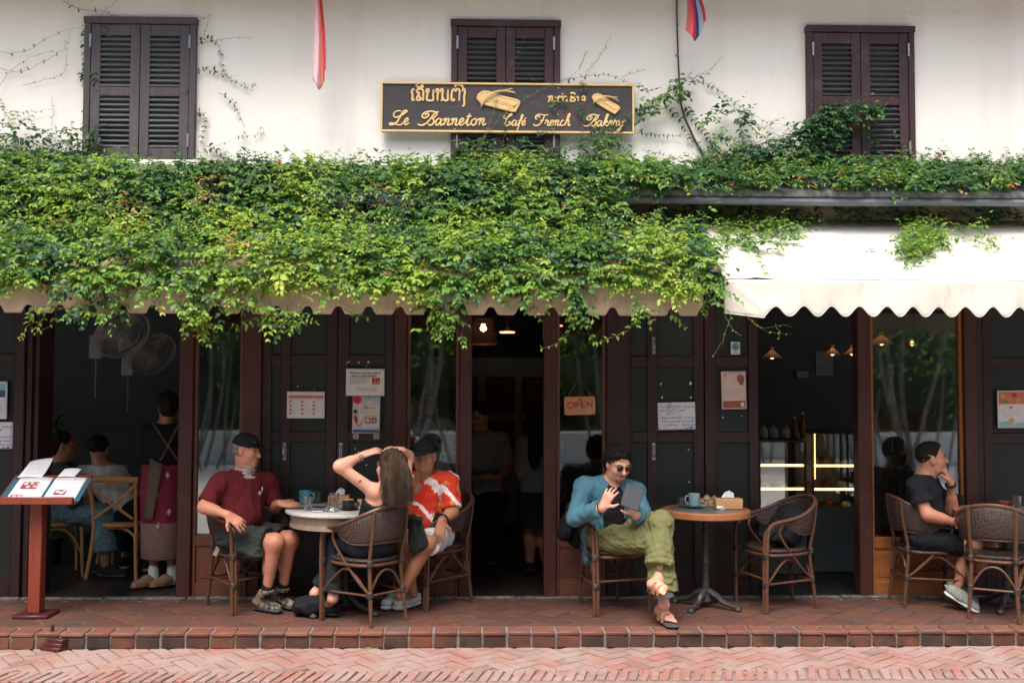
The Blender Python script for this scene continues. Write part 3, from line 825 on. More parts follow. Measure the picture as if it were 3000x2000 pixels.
flag('folded red white and blue national flag hanging beside the black cable', 2028, 84, .15, cloth_mat('national_flag_cloth', [(0, (0.70, 0.16, 0.17)), (0.30, (0.65, 0.05, 0.09)), (0.5, (0.06, 0.10, 0.25)), (0.72, (0.55, 0.62, 0.72)), (0.9, (0.62, 0.06, 0.12))]), -.30)
cb = thing('cable', 'thin black cable clipped to the wall running down beside the national flag', 'cable', W(1984, 100, -.012))
c0 = cb.location.copy()
MB().tube(spline([W(u, v, -.012) - c0 for u, v in ((1983, -60), (1983, 40), (1985, 120), (1988, 200), (1992, 265))], 5), .0065, 6).build('wire', M_iron, cb)
for v in (72, 162):
    p = W(1984, v, -.012) - c0; MB().box(p.x - .012, p.x + .012, -.012, .011, p.z - .005, p.z + .005).build('clip', M_hinge, cb)

# ------------------------------------------------------------------ papers on the doors
def flat_mat(name, c, rough=0.7):
    return MAT('print_' + name, c, tuple(x * .88 for x in c), 30, rough, 0.25, space='world')
M_paper = flat_mat('white_paper', (0.74, 0.72, 0.72)); M_cool = flat_mat('cool_paper', (0.70, 0.74, 0.80)); M_pinkp = flat_mat('pink_paper', (0.66, 0.53, 0.50))
M_ink = flat_mat('black_ink', (0.03, 0.03, 0.035)); M_grey = flat_mat('grey_ink', (0.36, 0.34, 0.36)); M_blueink = flat_mat('blue_ink', (0.05, 0.07, 0.20)); M_coral = flat_mat('coral_ink', (0.62, 0.20, 0.15)); M_redink = flat_mat('red_ink', (0.55, 0.03, 0.06))
M_navy = flat_mat('navy_ink', (0.05, 0.13, 0.22)); M_brownink = flat_mat('brown_ink', (0.30, 0.12, 0.08)); M_teal = flat_mat('teal_ink', (0.10, 0.36, 0.42)); M_yellowink = flat_mat('yellow_ink', (0.62, 0.38, 0.06)); M_skinink = flat_mat('skin_ink', (0.55, 0.27, 0.17)); M_sky = flat_mat('sky_ink', (0.28, 0.52, 0.60)); M_tape = MAT('clear_tape', (0.30, 0.29, 0.27), (0.22, 0.21, 0.2), 40, 0.25, 0.6)
class Paper:
    """a sheet hung at its real place; marks sit half a millimetre proud of it"""
    def __init__(s, name, label, cat, u0, u1, v0, v1, y, m, rz=0.0, group=None):
        s.a, s.b = W(u0, v0, y), W(u1, v1, y)
        s.u0, s.u1, s.v0, s.v1 = u0, u1, v0, v1
        s.w, s.h = s.b.x - s.a.x, s.a.z - s.b.z
        s.t = thing(name, label, cat, ((s.a.x + s.b.x) / 2, y, (s.a.z + s.b.z) / 2), 0, group)
        s.t.rotation_euler = (0, R(rz), 0)
        mb = MB().grid(lambda i, j: ((i - .5) * s.w, .0015 * math.sin(i * 5 + j * 3) - .0015, (.5 - j) * s.h), 10, 10)
        s.sheet = mb.build('sheet', m, s.t, thick=.0012)
        s.k = 0
    def P(s, u, v, d=.004):
        return Vector(((u - s.u0) / (s.u1 - s.u0) * s.w - s.w / 2, -d, s.h / 2 - (v - s.v0) / (s.v1 - s.v0) * s.h))
    def rects(s, name, m, rs, d=.004):
        mb = MB()
        for (u0, u1, v0, v1) in rs:
            a, b = s.P(u0, v0, d), s.P(u1, v1, d)
            mb.box(a.x, b.x, -d - .0004, -d + .0004, b.z, a.z)
        return mb.build(name, m, s.t, smooth=False)
    def blob(s, name, m, pts, d=.0046):
        pl = [s.P(u, v, 0) for u, v in pts]
        return MB().prism([(p.x, p.z) for p in pl], .0006, Matrix(((1, 0, 0, 0), (0, 0, -1, -d), (0, 1, 0, 0), (0, 0, 0, 1)))).build(name, m, s.t, smooth=False)
    def text(s, txt, u, v, hpx, m, align='CENTER', shear=0.0, bold=0.0, d=.0052, width=None):
        cu = bpy.data.curves.new('lettering', 'FONT')
        cu.body = txt; cu.size = hpx / (s.u1 - s.u0) * s.w / .70; cu.align_x = align; cu.align_y = 'CENTER'
        cu.shear = shear; cu.offset = bold * cu.size; cu.extrude = .0003; cu.resolution_u = 2
        cu.materials.append(m)
        tmp = bpy.data.objects.new('lettering', cu)
        me = bpy.data.meshes.new_from_object(tmp)
        bpy.data.objects.remove(tmp); bpy.data.curves.remove(cu)
        o = link('lettering', me, m, s.t)
        o.location = s.P(u, v, d); o.rotation_euler = (R(90), 0, 0)
        if width and len(me.vertices):
            xs = [q.co.x for q in me.vertices]
            o.scale.x = (width / (s.u1 - s.u0) * s.w) / max(1e-5, max(xs) - min(xs))
        return o
def lines(u0, u1, v0, dv, n, th=1.0, rag=.25, seed=1):
    rr = random.Random(seed); out = []
    for i in range(n):
        u = u0
        e = u1 - (u1 - u0) * rag * rr.random()
        while u < e:
            w = rr.uniform(3, 9)
            out.append((u, min(u + w, e), v0 + i * dv, v0 + i * dv + th)); u += w + 1.6
    return out
YP = -.004
a = Paper('notice', 'white sheet asking for help teaching English, above the colourful language school poster', 'notice', 1014, 1126, 1079, 1159, YP, M_paper)
a.text('Would you help Lao students', 1069, 1092, 6.0, M_ink, bold=.018, width=90)
a.text('learn to speak English?', 1067, 1101, 6.0, M_ink, bold=.018, width=74)
a.rects('text_lines', M_grey, lines(1023, 1086, 1107, 3.2, 6, 1.2) + lines(1049, 1112, 1135, 3, 4, 1.2, .1, 3) + lines(1021, 1033, 1134, 3.4, 5, .8, .5, 5))
a.rects('photo', M_redink, [(1090, 1113, 1106, 1126)]); a.blob('photo_detail', M_skinink, [(1092, 1125), (1097, 1116), (1104, 1119), (1110, 1113), (1112, 1125)]); a.blob('photo_detail', M_skinink, [(1096, 1107), (1103, 1107), (1101, 1113), (1097, 1112)])
b = Paper('poster', 'language school poster with red starburst and a pointing child, below the white English notice', 'poster', 1033, 1113, 1160, 1269, YP, flat_mat('lilac_paper', (0.56, 0.50, 0.54)), 1.0)
star = [(1046 + (11 if k % 2 else 14) * math.cos(k * math.pi / 12), 1171 + (11 if k % 2 else 14) * math.sin(k * math.pi / 12)) for k in range(24)]
b.blob('starburst', M_redink, star)
b.rects('panel', flat_mat('cream_paper', (0.66, 0.60, 0.54)), [(1050, 1110, 1186, 1250)], .0036)
b.text('20', 1070, 1193, 8, M_navy, bold=.02); b.text('HOURS', 1088, 1194, 4.5, M_navy, width=24)
b.rects('text_lines', M_grey, lines(1054, 1102, 1198, 3, 1, 1.6, 0, 2) + lines(1056, 1102, 1203, 2.8, 4, 1.1, .4, 7) + lines(1072, 1097, 1240, 3, 2, 1, .1, 8))
b.rects('orange_band', M_yellowink, [(1072, 1104, 1216, 1220)])
b.rects('photo', M_brownink, [(1070, 1086, 1222, 1239), (1088, 1104, 1222, 1239)])
b.blob('photo_detail', M_paper, [(1072, 1230), (1078, 1224), (1084, 1232), (1078, 1236)]); b.blob('photo_detail', M_grey, [(1090, 1235), (1096, 1225), (1102, 1230), (1100, 1237)])
b.rects('footer', M_navy, [(1036, 1111, 1258, 1266)]); b.rects('logo', M_sky, [(1077, 1105, 1164, 1172)]); b.text('F', 1081, 1168, 6, M_navy)
b.blob('child_hair', M_ink, [(1036, 1208), (1038, 1201), (1044, 1200), (1048, 1205), (1048, 1214), (1040, 1213)]); b.blob('child_face', M_skinink, [(1040, 1209), (1048, 1208), (1047, 1216), (1040, 1217)], .0052)
b.blob('child_shirt', M_redink, [(1037, 1220), (1043, 1217), (1049, 1224), (1049, 1238), (1042, 1240)]); b.blob('child_arm', M_skinink, [(1044, 1238), (1054, 1244), (1062, 1232), (1065, 1222), (1068, 1219), (1067, 1229), (1058, 1249), (1051, 1251)], .0052)
for k, u in enumerate((1036, 1096)):
    b.rects('tape', M_tape, [(u, u + 17, 1270, 1286)], .001)
c_ = Paper('poster', 'landscape sheet with an orange band and a grid of food pictures', 'poster', 841, 951, 1146, 1225, YP, M_paper)
c_.rects('header', M_coral, [(846, 947, 1157, 1167)]);
c_.rects('text_lines', M_grey, sum([lines(846 + 34 * i, 876 + 34 * i, 1170 + 11.6 * j, 3, 1, .9, .2, i * 4 + j) for i in range(3) for j in range(4)], []))
for i in range(3):
    for j in range(4):
        u, v = 852 + 34 * i, 1176 + 11.6 * j
        c_.blob('food_picture', M_coral, [(u - 5, v), (u - 2, v - 3), (u + 3, v - 3 + (i + j) % 3), (u + 5, v + 1), (u + 1, v + 3), (u - 3, v + 3)])
def handwritten(label, u0, u1, v0, v1, rz, grp=None):
    n = Paper('notice', label, 'notice', u0, u1, v0, v1, YP, M_cool, rz)
    k = (u1 - u0) / 111.0
    Q = lambda x, y: (u0 + x * k, v0 + y * k)
    rr = random.Random(3)
    def lao(x, y, w):
        mb = MB()
        while w > 0:
            st = rr.choice(LAO1)[0]
            bx, by = st[0]
            pts = [n.P(*Q(x + (p[0] - bx) * .024, y + (p[1] - 300) * .024)) for p in st]
            mb.tube(pts, .0011, 4); x += 3.9; w -= 3.9
        mb.build('handwriting', M_blueink, n.t, smooth=False)
    lao(30, 7, 14); lao(9, 14, 62); lao(9, 24, 40); lao(28, 34, 22)
    for (tx, x, y, w) in (('14.15.16', 76, 14, 30), ('12:00', 58, 24, 20), ('Happy Lao New Year, on 14.15.16', 8, 45, 100), ('Our restaurant will closed', 11, 56, 94), ('at 12.00 Am', 14, 67, 42), ('Thank you very', 70, 67, 40), ('much \u2665', 80, 76, 22)):
        n.text(tx, *Q(x, y), 5.2 * k, M_blueink, 'LEFT', .35, .004, width=w * k)
    return n
handwritten('handwritten closing notice on a white sheet taped below an empty patch of the door', 1927, 2037, 1178, 1258, -1.2)
handwritten('handwritten closing notice cut off by the left edge, below the framed sea poster', -73, 37, 1235, 1314, 0.5)
d_ = Paper('poster', 'pale pink portrait poster with the brown silhouette of a head', 'poster', 2113, 2186, 1087, 1198, YP, M_pinkp, -1.2)
d_.blob('silhouette', M_brownink, [(2160, 1104), (2163, 1098), (2172, 1097), (2180, 1101), (2181, 1116), (2177, 1124), (2177, 1128), (2166, 1128), (2167, 1121), (2163, 1119), (2160, 1111)])
d_.rects('band', M_brownink, [(2117, 2183, 1174, 1194)]); d_.rects('corner_picture', M_paper, [(2169, 2179, 1179, 1191)], .0052); d_.rects('text_lines', M_grey, lines(2121, 2170, 1139, 7, 4, .7, .2, 9)); d_.blob('small_mark', M_coral, [(2122, 1095), (2127, 1094), (2128, 1101), (2123, 1103)])
e_ = Paper('sticker', 'small white sticker with a turquoise disc high on the door', 'sticker', 2141, 2168, 1001, 1038, YP, M_paper)
e_.blob('disc', M_teal, [(2154.5 + 11.5 * math.cos(k * .349), 1016 + 12 * math.sin(k * .349)) for k in range(18)])
e_.blob('emblem', M_navy, [(2147, 1012), (2151, 1016), (2154, 1013), (2158, 1018), (2161, 1014), (2159, 1020), (2154, 1021), (2149, 1018)], .0054); e_.rects('caption', M_grey, [(2145, 2164, 1031, 1034)])
f_ = Paper('poster', 'bright poster of fruit with a yellow dot at the right edge', 'poster', 2921, 3012, 1143, 1253, YP, M_paper, -.5)
f_.rects('fruit_picture', M_coral, [(2926, 3008, 1148, 1183)]); 
for (u, v, m_) in ((2938, 1160, M_yellowink), (2955, 1170, M_yellowink), (2972, 1157, M_redink), (2985, 1173, M_yellowink), (2945, 1176, flat_mat('leaf_ink', (0.2, 0.3, 0.06)))):
    f_.blob('fruit', m_, [(u + 8 * math.cos(k * .7), v + 7 * math.sin(k * .7)) for k in range(9)])
f_.blob('sea', M_sky, [(2925, 1238), (2945, 1232), (2970, 1240), (3008, 1234), (3008, 1250), (2925, 1250)]); f_.blob('yellow_dot', M_yellowink, [(2961 + 8.5 * math.cos(k * .4), 1232 + 8.5 * math.sin(k * .4)) for k in range(16)], .0054); f_.blob('small_mark', M_coral, [(2957, 1190), (2966, 1190), (2966, 1196), (2957, 1196)]); f_.rects('text_lines', M_grey, lines(2932, 2995, 1203, 6, 3, .7, .2, 12))
g_ = Paper('poster', 'framed poster of sea and sky cut off by the left edge', 'poster', -70, 20, 1116, 1227, YP, M_cool)
g_.rects('sea_picture', M_sky, [(-64, 14, 1124, 1142)]); g_.rects('sea_picture', M_navy, [(-64, 14, 1142.2, 1163)]); g_.rects('text_lines', M_grey, lines(-62, 13, 1172, 4.5, 9, 1, .2, 14))
# bits of old tape left on the doors
for (u, v, w, h) in ((1020, 1060, 7, 4), (1051, 1061, 5, 4), (1079, 1060, 6, 6), (1074, 1072, 3, 3), (1014, 1064, 3, 3), (872, 1131, 4, 4), (920, 1140, 3, 3), (1936, 1124, 6, 6), (2023, 1122, 7, 9), (1940, 1163, 5, 6), (2024, 1164, 6, 4), (1975, 1045, 2, 2), (2118, 1222, 4, 5), (2173, 1218, 4, 3), (2017, 1316, 4, 4), (2019, 1411, 4, 4), (1040, 1314, 4, 4), (1073, 1361, 4, 4)):
    p = W(u, v, -.001); q = w * D0 / 3000
    o = MB().prism([(-q / 2, -q * h / w / 2), (q * .4, -q * h / w / 2), (q / 2, q * h / w * .3), (-q * .2, q * h / w / 2)], .001, MT((0, 0, 0), 0, R(90))).build('tape_scrap', M_paper, bld)
    o.location = (p.x, .002, p.z)
# hanging OPEN plate
M_clay = MAT('open_plate_wood', (0.52, 0.225, 0.12), (0.58, 0.27, 0.15), 14, 0.6, 0.3)
op = Paper('open_sign', 'small orange wooden OPEN plate hanging on a string inside the glass', 'sign', 1653, 1744, 1161, 1215, .022, M_clay, -1.5)
bpy.data.objects.remove(op.sheet)
w2_, h2_ = op.w / 2, op.h / 2
rc = [(sx * (w2_ - .014) + .014 * math.cos(a), sy * (h2_ - .014) + .014 * math.sin(a)) for sx, sy, a0 in ((1, 1, 0), (-1, 1, 90), (-1, -1, 180), (1, -1, 270)) for a in [R(a0 + k * 30) for k in range(4)]]
MB().prism(rc, .006, Matrix(((1, 0, 0, 0), (0, 0, -1, 0.003), (0, 1, 0, 0), (0, 0, 0, 1)))).build('plate', M_clay, op.t, .0015)
M_burn = MAT('burnt_lettering', (0.20, 0.065, 0.03), (0.26, 0.09, 0.04), 30, 0.7)
oz = lambda x, y: op.P(1640 + x / 17.42, 1140 + y / 17.42, .0045)
def ostroke(pts, r, closed=False):
    mb = MB().tube(spline([oz(*p) for p in pts], 4, closed) if len(pts) > 2 else [oz(*p) for p in pts], r, 6, closed=closed, flat=(Vector((0, 1, 0)), .4)); return mb.build('letter', M_burn, op.t)
ostroke([(560, 650), (430, 720), (405, 800), (430, 900), (560, 960), (680, 890), (705, 800), (680, 700)], .0052, True)
for x in (820, 1105): ostroke([(x, 630), (x, 945)], .0062)
ostroke([(820, 650), (920, 645), (990, 710), (950, 780), (830, 800)], .0045)
for (y, x2) in ((640, 1300), (775, 1240), (930, 1310)): ostroke([(1105, y), (x2, y)], .0042)
ostroke([(1395, 630), (1405, 920)], .0042); ostroke([(1385, 640), (1645, 890)], .0065); ostroke([(1645, 620), (1640, 880)], .0042)
op.text('Welcome', 1696, 1203, 3.6, M_burn); ostroke([(980, 500), (1050, 540), (1130, 500), (1060, 590), (980, 500)], .004)
MB().tube([op.P(1664, 1162, 0), op.P(1697, 1108, -.005), op.P(1737, 1162, 0)], .0014, 5).build('string', MAT('pale_string', (0.35, 0.35, 0.3), None, 9), op.t)
# ------------------------------------------------------------------ rattan armchairs
M_cane = wood_mat('brown_cane', (0.075, 0.034, 0.020), (0.120, 0.056, 0.032), (0.18, 0.10, 0.062), 0.34, 0.12, (1, 1, 1), 0.6, 0.5)
M_bind = MAT('dark_binding', (0.028, 0.020, 0.017), (0.05, 0.035, 0.03), 60, 0.45, 0.5, 0.4, 200)
def weave_mat():
    t = NT('dark_wicker'); p = t.pos('obj')
    ws = []
    for d in ('X', 'Z'):
        w = t.n('ShaderNodeTexWave'); w.bands_direction = d; w.inputs['Scale'].default_value = 34; w.inputs['Distortion'].default_value = 0.6; w.inputs['Detail'].default_value = 1
        t.l(p, w.inputs[0]); ws.append(w.outputs[1])
    w = t.n('ShaderNodeTexWave'); w.bands_direction = 'Y'; w.inputs['Scale'].default_value = 34; t.l(p, w.inputs[0])
    h = t.math('ADD', t.math('MULTIPLY', ws[0], ws[1]), t.math('MULTIPLY', w.outputs[1], 0.5))
    col = t.ramp(t.math('ADD', t.math('MULTIPLY', h, .5), t.math('MULTIPLY', t.noise(p, 40, 3), .5)), [(0.2, (0.018, 0.013, 0.012)), (0.8, (0.075, 0.045, 0.036))])
    t.bsdf(col, 0.36, 0.5, h, 0.5, 0.006)
    return t.m
M_weave = weave_mat()
def make_rattan():
    t = thing('rattan_armchair', 'x', 'chair', group='rattan armchairs around the terrace tables')
    hoop_half = [(.222, .205, 0), (.225, .205, .2), (.229, .203, .42), (.232, .196, .56), (.235, .172, .615), (.238, .12, .637), (.246, .03, .655), (.243, -.08, .685), (.205, -.185, .735), (.115, -.262, .780), (0, -.287, .795)]
    hoop = hoop_half + [(-x, y, z) for x, y, z in hoop_half[-2::-1]]
    hp = spline(hoop, 5)
    # front legs end at the seat line, the hoop carries on as arm and back rail
    n1 = 5 * 3
    MB().tube(hp[n1:-n1], .0135, 8).build('arm_rail', M_cane, t)
    inner = [(.199, .213, 0), (.202, .212, .3), (.207, .208, .52), (.212, .18, .590), (.219, .12, .614), (.228, .02, .634)]
    for s in (1, -1):
        mb = MB().tube([(s * abs(p.x), p.y, p.z) for p in hp[:n1 + 1]], .0135, 8)
        mb.tube(spline([(s * x, y, z) for x, y, z in inner], 5), .0125, 8)
        mb.build('leg', M_cane, t)
        MB().tube(spline([(s * .158, -.240, 0), (s * .143, -.212, .25), (s * .140, -.200, .42), (s * .146, -.232, .60), (s * .150, -.252, .765)], 5), [.0135] * 21, 8).build('leg', M_cane, t)
        MB().tube(spline([(s * .232, .04, .640), (s * .222, .085, .60), (s * .212, .09, .55), (s * .200, .03, .46), (s * .172, -.11, .30), (s * .148, -.208, .215)], 6), .0095, 7).build('side_brace', M_cane, t)
        MB().tube(spline([(s * .215, .19, .205), (s * .19, .07, .33), (s * .178, .0, .365), (s * .165, -.08, .33), (s * .148, -.20, .215)], 5), .0085, 7).build('arch_brace', M_cane, t)
        MB().tube([(s * .212, .20, .20), (s * .147, -.208, .205)], .008, 7).build('stretcher', M_cane, t)
        for (x, y, z, r) in ((.213, .207, .40, .031), (.209, .208, .20, .030), (.226, .165, .605, .024), (.142, -.204, .415, .021), (.146, -.212, .21, .022)):
            sq = .62 if y > 0 else 1
            MB().lathe([(r * .8, -.022), (r, -.017), (r, .017), (r * .8, .022)], (0, 0, 0), 12, MT((s * x, y, z)) @ Matrix.Diagonal((1, sq, 1, 1))).build('binding', M_bind, t)
    for y, xx, z in ((-.209, .146, .205), (.205, .205, .235)):
        MB().tube([(-xx, y, z), (xx, y, z)], .008, 7).build('stretcher', M_cane, t)
    MB().tube(spline([(-.146, -.209, .21), (-.07, -.208, .33), (0, -.207, .362), (.07, -.208, .33), (.146, -.209, .21)], 5), .0085, 7).build('arch_brace', M_cane, t)
    def out(a, r=1.0):
        x, y = math.cos(a), math.sin(a)
        e = (abs(x) ** 3.2 + abs(y) ** 3.2) ** (-1 / 3.2)
        yy = y * e * .205
        return Vector((x * e * (.195 + .08 * yy) * r, yy * r, 0))
    n = 36
    sv = MB()
    rings = [(0.0, .432), (.45, .434), (.8, .439), (.93, .443), (1.0, .436), (1.01, .424), (.98, .416), (.5, .414), (0, .414)]
    vs = []; fs = []
    for r, z in rings:
        for k in range(n): q = out(2 * math.pi * k / n, max(r, .001)); vs.append((q.x, q.y, z))
    for i in range(len(rings) - 1):
        for k in range(n): fs.append((i * n + k, i * n + (k + 1) % n, (i + 1) * n + (k + 1) % n, (i + 1) * n + k))
    sv.add(vs, fs).build('seat', M_weave, t)
    MB().tube([out(2 * math.pi * k / 40, 1.0) + Vector((0, 0, .398)) for k in range(40)], .0125, 8, closed=True).build('seat_rail', M_cane, t)
    # woven back: hangs from the rail, lower edge curved
    seg = [p for p in hp if p.z > .650 and p.y < .06]
    m = len(seg)
    wb = MB()
    def bf(s, f):
        i = min(m - 1, int(s * (m - 1) + .5)); p = seg[i]
        drop = .235 * (math.sin(math.pi * s) ** .75)
        q = Vector((p.x * (1 - .10 * f), p.y + .035 * f * math.sin(math.pi * s) - .012 * math.sin(math.pi * f), p.z - .008 - drop * f))
        return q
    wb.grid(bf, m - 1, 8)
    bo = wb.build('backrest', M_weave, t, thick=.012)
    MB().tube([bf(i / (m - 1), 1) for i in range(m)], .0095, 7).build('back_edge', M_weave, t)
    return t
chair0 = make_rattan()
LEG = {'FL': (-.212, .208), 'FR': (.212, .208), 'RL': (-.158, -.240), 'RR': (.158, -.240)}
_first = [True]
def place_rattan(k1, p1, k2, p2, label, dz=0.0):
    a, b = G(*p1), G(*p2)
    la, lb = LEG[k1], LEG[k2]
    rz = math.atan2(b.y - a.y, b.x - a.x) - math.atan2(lb[1] - la[1], lb[0] - la[0])
    c, s = math.cos(rz), math.sin(rz)
    mx, my = (la[0] + lb[0]) / 2, (la[1] + lb[1]) / 2
    o = chair0 if _first[0] else copy_tree(chair0)
    _first[0] = False
    o.location = ((a.x + b.x) / 2 - (mx * c - my * s), (a.y + b.y) / 2 - (mx * s + my * c), .004)
    o.rotation_euler = (0, 0, rz); o['label'] = label
    return o
C1 = place_rattan('FL', (932, 1815), 'RR', (1202, 1818), 'brown rattan armchair seen from behind, under the long haired woman')
C2 = place_rattan('FR', (688, 1796), 'RL', (713, 1758), 'brown rattan armchair under the man in the maroon shirt')
C3 = place_rattan('FL', (1260, 1789), 'RL', (1372, 1766), 'brown rattan armchair under the man in the red floral shirt')
C4 = place_rattan('FR', (1738, 1799), 'RR', (1703, 1772), 'brown rattan armchair under the man reading a tablet')
C5 = place_rattan('FL', (2251, 1797), 'RL', (2385, 1783), 'brown rattan armchair with a black bag on it, beside the wood rimmed table')
C6 = place_rattan('FR', (2838, 1784), 'RR', (2651, 1778), 'brown rattan armchair under the man in black with his hand at his mouth')
C7 = place_rattan('RL', (2839, 1813), 'RR', (2986, 1828), 'empty brown rattan armchair turned away, cut off by the right edge')
def chair_mat(o):
    return Matrix.Translation(o.location) @ Matrix.Rotation(o.rotation_euler.z, 4, 'Z')

# ------------------------------------------------------------------ tables
M_marble = MAT('pale_marble', (0.52, 0.52, 0.50), (0.38, 0.38, 0.37), 22, 0.3, 0.5, 0.05)
M_apron = wood_mat('worn_apron_wood', (0.20, 0.15, 0.11), (0.30, 0.23, 0.17), (0.10, 0.075, 0.06), 0.6, 0.0, (1, 1, .3))
M_tabwood = wood_mat('table_edge_wood', (0.27, 0.105, 0.045), (0.36, 0.15, 0.065), (0.2, 0.075, 0.035), 0.35, 0.0, (1, 1, .2))
def iron_base(t, r, zt):
    MB().lathe([(.050, 0.05), (.036, .10), (.026, .16), (.024, .30), (.032, .32), (.032, .34), (.022, .36), (.022, .52), (.030, .54), (.030, .56), (.022, .58), (.022, zt - .04), (.10, zt - .012), (.10, zt)], (0, 0, 0), 16).build('column', M_iron, t)
    for k in range(4):
        a = R(45 + 90 * k + 8)
        d = Vector((math.cos(a), math.sin(a), 0))
        MB().tube(spline([d * .02 + Vector((0, 0, .12)), d * .09 + Vector((0, 0, .085)), d * (r * .55) + Vector((0, 0, .05)), d * r + Vector((0, 0, .022))], 5), [.026] * 6 + [.021] * 5 + [.018] * 5, 8).build('foot', M_iron, t)
        MB().lathe([(.001, 0), (.026, .002), (.030, .014), (.022, .034), (.001, .04)], d * r, 10).build('toe', M_iron, t)
def round_table(label, loc, rad, z, m_top, m_edge, marble):
    t = thing('round_table', label, 'table', loc)
    if marble:
        MB().lathe([(.001, z - .026), (rad - .012, z - .026), (rad, z - .018), (rad, z - .006), (rad - .008, z), (.001, z)], (0, 0, 0), 56).build('tabletop', m_top, t)
        MB().lathe([(.001, z - .0265), (rad - .035, z - .0265), (rad - .04, z - .085), (rad - .03, z - .09), (rad - .03, z - .115), (.001, z - .115)], (0, 0, 0), 56).build('apron', m_edge, t)
        iron_base(t, .30, z - .116)
    else:
        MB().lathe([(.001, z - .052), (rad - .01, z - .052), (rad, z - .044), (rad, z - .008), (rad - .006, z - .001), (rad - .06, z - .001)], (0, 0, 0), 56).build('rim', m_edge, t)
        MB().lathe([(rad - .06, z - .03), (rad - .061, z), (.001, z)], (0, 0, 0), 56).build('tabletop', m_top, t)
        iron_base(t, .25, z - .053)
    return t
T1Z = .728
p = W(1013, 1480, -.45)
T1 = round_table('white marble round table with worn wooden apron, between the maroon and floral shirts', (p.x, p.y, 0), .425, T1Z, M_marble, M_apron, True)
T2Z = .712
p = G(2068, 1777, 0)
T2 = round_table('small wood rimmed round table on black iron foot, beside the man with a tablet', (p.x, p.y, 0), .325, T2Z, MAT('grey_table_inlay', (0.13, 0.135, 0.135), (0.085, 0.09, 0.09), 8, 0.3, 0.5), M_tabwood, False)
T3Z = .712
p = W(2945, 1480, -.42)
T3 = round_table('round cafe table mostly hidden behind the empty chair at the right edge', (p.x, p.y, 0), .36, T3Z, MAT('grey_table_inlay', (0, 0, 0)), M_tabwood, False)

# ------------------------------------------------------------------ things on the tables
M_teal = MAT('teal_glaze', (0.07, 0.27, 0.30), (0.085, 0.31, 0.335), 8, 0.25, 0.5)
M_black = MAT('black_glaze', (0.012, 0.013, 0.014), (0.02, 0.02, 0.02), 10, 0.28, 0.5)
M_boxwood = wood_mat('pale_box_wood', (0.50, 0.27, 0.12), (0.58, 0.33, 0.16), (0.42, 0.22, 0.10), 0.55, 0.0, (.08, 1, 1))
M_tissue = MAT('tissue_paper', (0.80, 0.81, 0.82), (0.74, 0.75, 0.76), 20, 0.9, 0.1)
M_white = MAT('white_glaze', (0.70, 0.70, 0.68), (0.64, 0.64, 0.62), 9, 0.25, 0.5)
def cupglass_mat():
    t = NT('drinking_glass')
    tr = t.n('ShaderNodeBsdfTransparent'); tr.inputs[0].default_value = (0.93, 0.95, 0.95, 1)
    gl = t.n('ShaderNodeBsdfGlossy'); gl.inputs['Roughness'].default_value = 0.04
    lw = t.n('ShaderNodeLayerWeight'); lw.inputs['Blend'].default_value = 0.42
    k = t.math('ADD', t.math('MULTIPLY', lw.outputs['Facing'], 0.55), 0.05)
    mx = t.n('ShaderNodeMixShader'); t.l(k, mx.inputs[0]); t.l(tr.outputs[0], mx.inputs[1]); t.l(gl.outputs[0], mx.inputs[2]); t.l(mx.outputs[0], t.out.inputs[0])
    return t.m
M_cup = cupglass_mat()
def on(u, v, z): return G(u, v, z + .001)
def glass(label, u, v, z, r0, r1, h, water=0.0, name='water_glass'):
    t = thing(name, label, 'glass', on(u, v, z), group=None)
    MB().lathe([(.001, 0), (r0, 0), (r0 + (r1 - r0) * .5, h * .5), (r1, h), (r1 - .003, h), (r0 + (r1 - r0) * .45 - .003, h * .5), (r0 - .004, .012), (.001, .010)], (0, 0, 0), 24).build('tumbler', M_cup, t)
    if water:
        MB().lathe([(.001, .0125), (r0 - .006, .0130), (r0 + (r1 - r0) * water - .006, h * water), (.001, h * water)], (0, 0, 0), 20).build('water', M_cup, t)
    return t
def mug(name, label, u, v, z, m, r, h, handle=True, ang=0.0):
    t = thing(name, label, 'mug', on(u, v, z), ang)
    MB().lathe([(.001, 0), (r * .88, 0), (r * .95, .008), (r, h), (r - .004, h + .001), (r - .006, h * .5), (r * .8, .012), (.001, .011)], (0, 0, 0), 28).build('body', m, t)
    if handle:
        MB().tube(spline([(r * .95, 0, h * .82), (r + .020, 0, h * .80), (r + .030, 0, h * .52), (r + .020, 0, h * .26), (r * .95, 0, h * .22)], 5), .0055, 8).build('handle', m, t)
    return t
def tissue_box(label, u, v, z, L, Dp, H, rz):
    t = thing('tissue_box', label, 'tissue box', on(u, v, z), rz)
    MB().box(-L / 2, L / 2, -Dp / 2, Dp / 2, 0, H).build('box', M_boxwood, t, .004)
    MB().box(-L * .3, L * .3, -.010, .010, H - .001, H + .0012).build('slot', M_iron, t)
    mb = MB()
    mb.grid(lambda s, f: ((s - .5) * L * .50 * (1 - .35 * f) + .018 * f, .012 * math.sin(s * 7 + f * 2) * (.4 + f) + .01 * f, H + .055 * f * (1 - .35 * abs(s - .4) * 2) + .002), 10, 8)
    mb.build('tissue', M_tissue, t, thick=.0012)
    return t
mug('teal_mug', 'plain teal mug standing on the marble table behind the water glass', 893, 1474, T1Z, M_teal, .044, .095, True, R(-15))
glass('empty short tumbler behind the water glass on the marble table', 929, 1473, T1Z, .030, .037, .088)
glass('full glass of water at the front of the marble table', 902, 1495, T1Z, .029, .038, .098, .78)
glass('tall half full glass in front of the tissue box on the marble table', 978, 1486, T1Z, .030, .039, .108, .65)
tissue_box('pale wooden tissue box on the marble table behind the tall glass', 993, 1474, T1Z, .155, .09, .062, R(3))
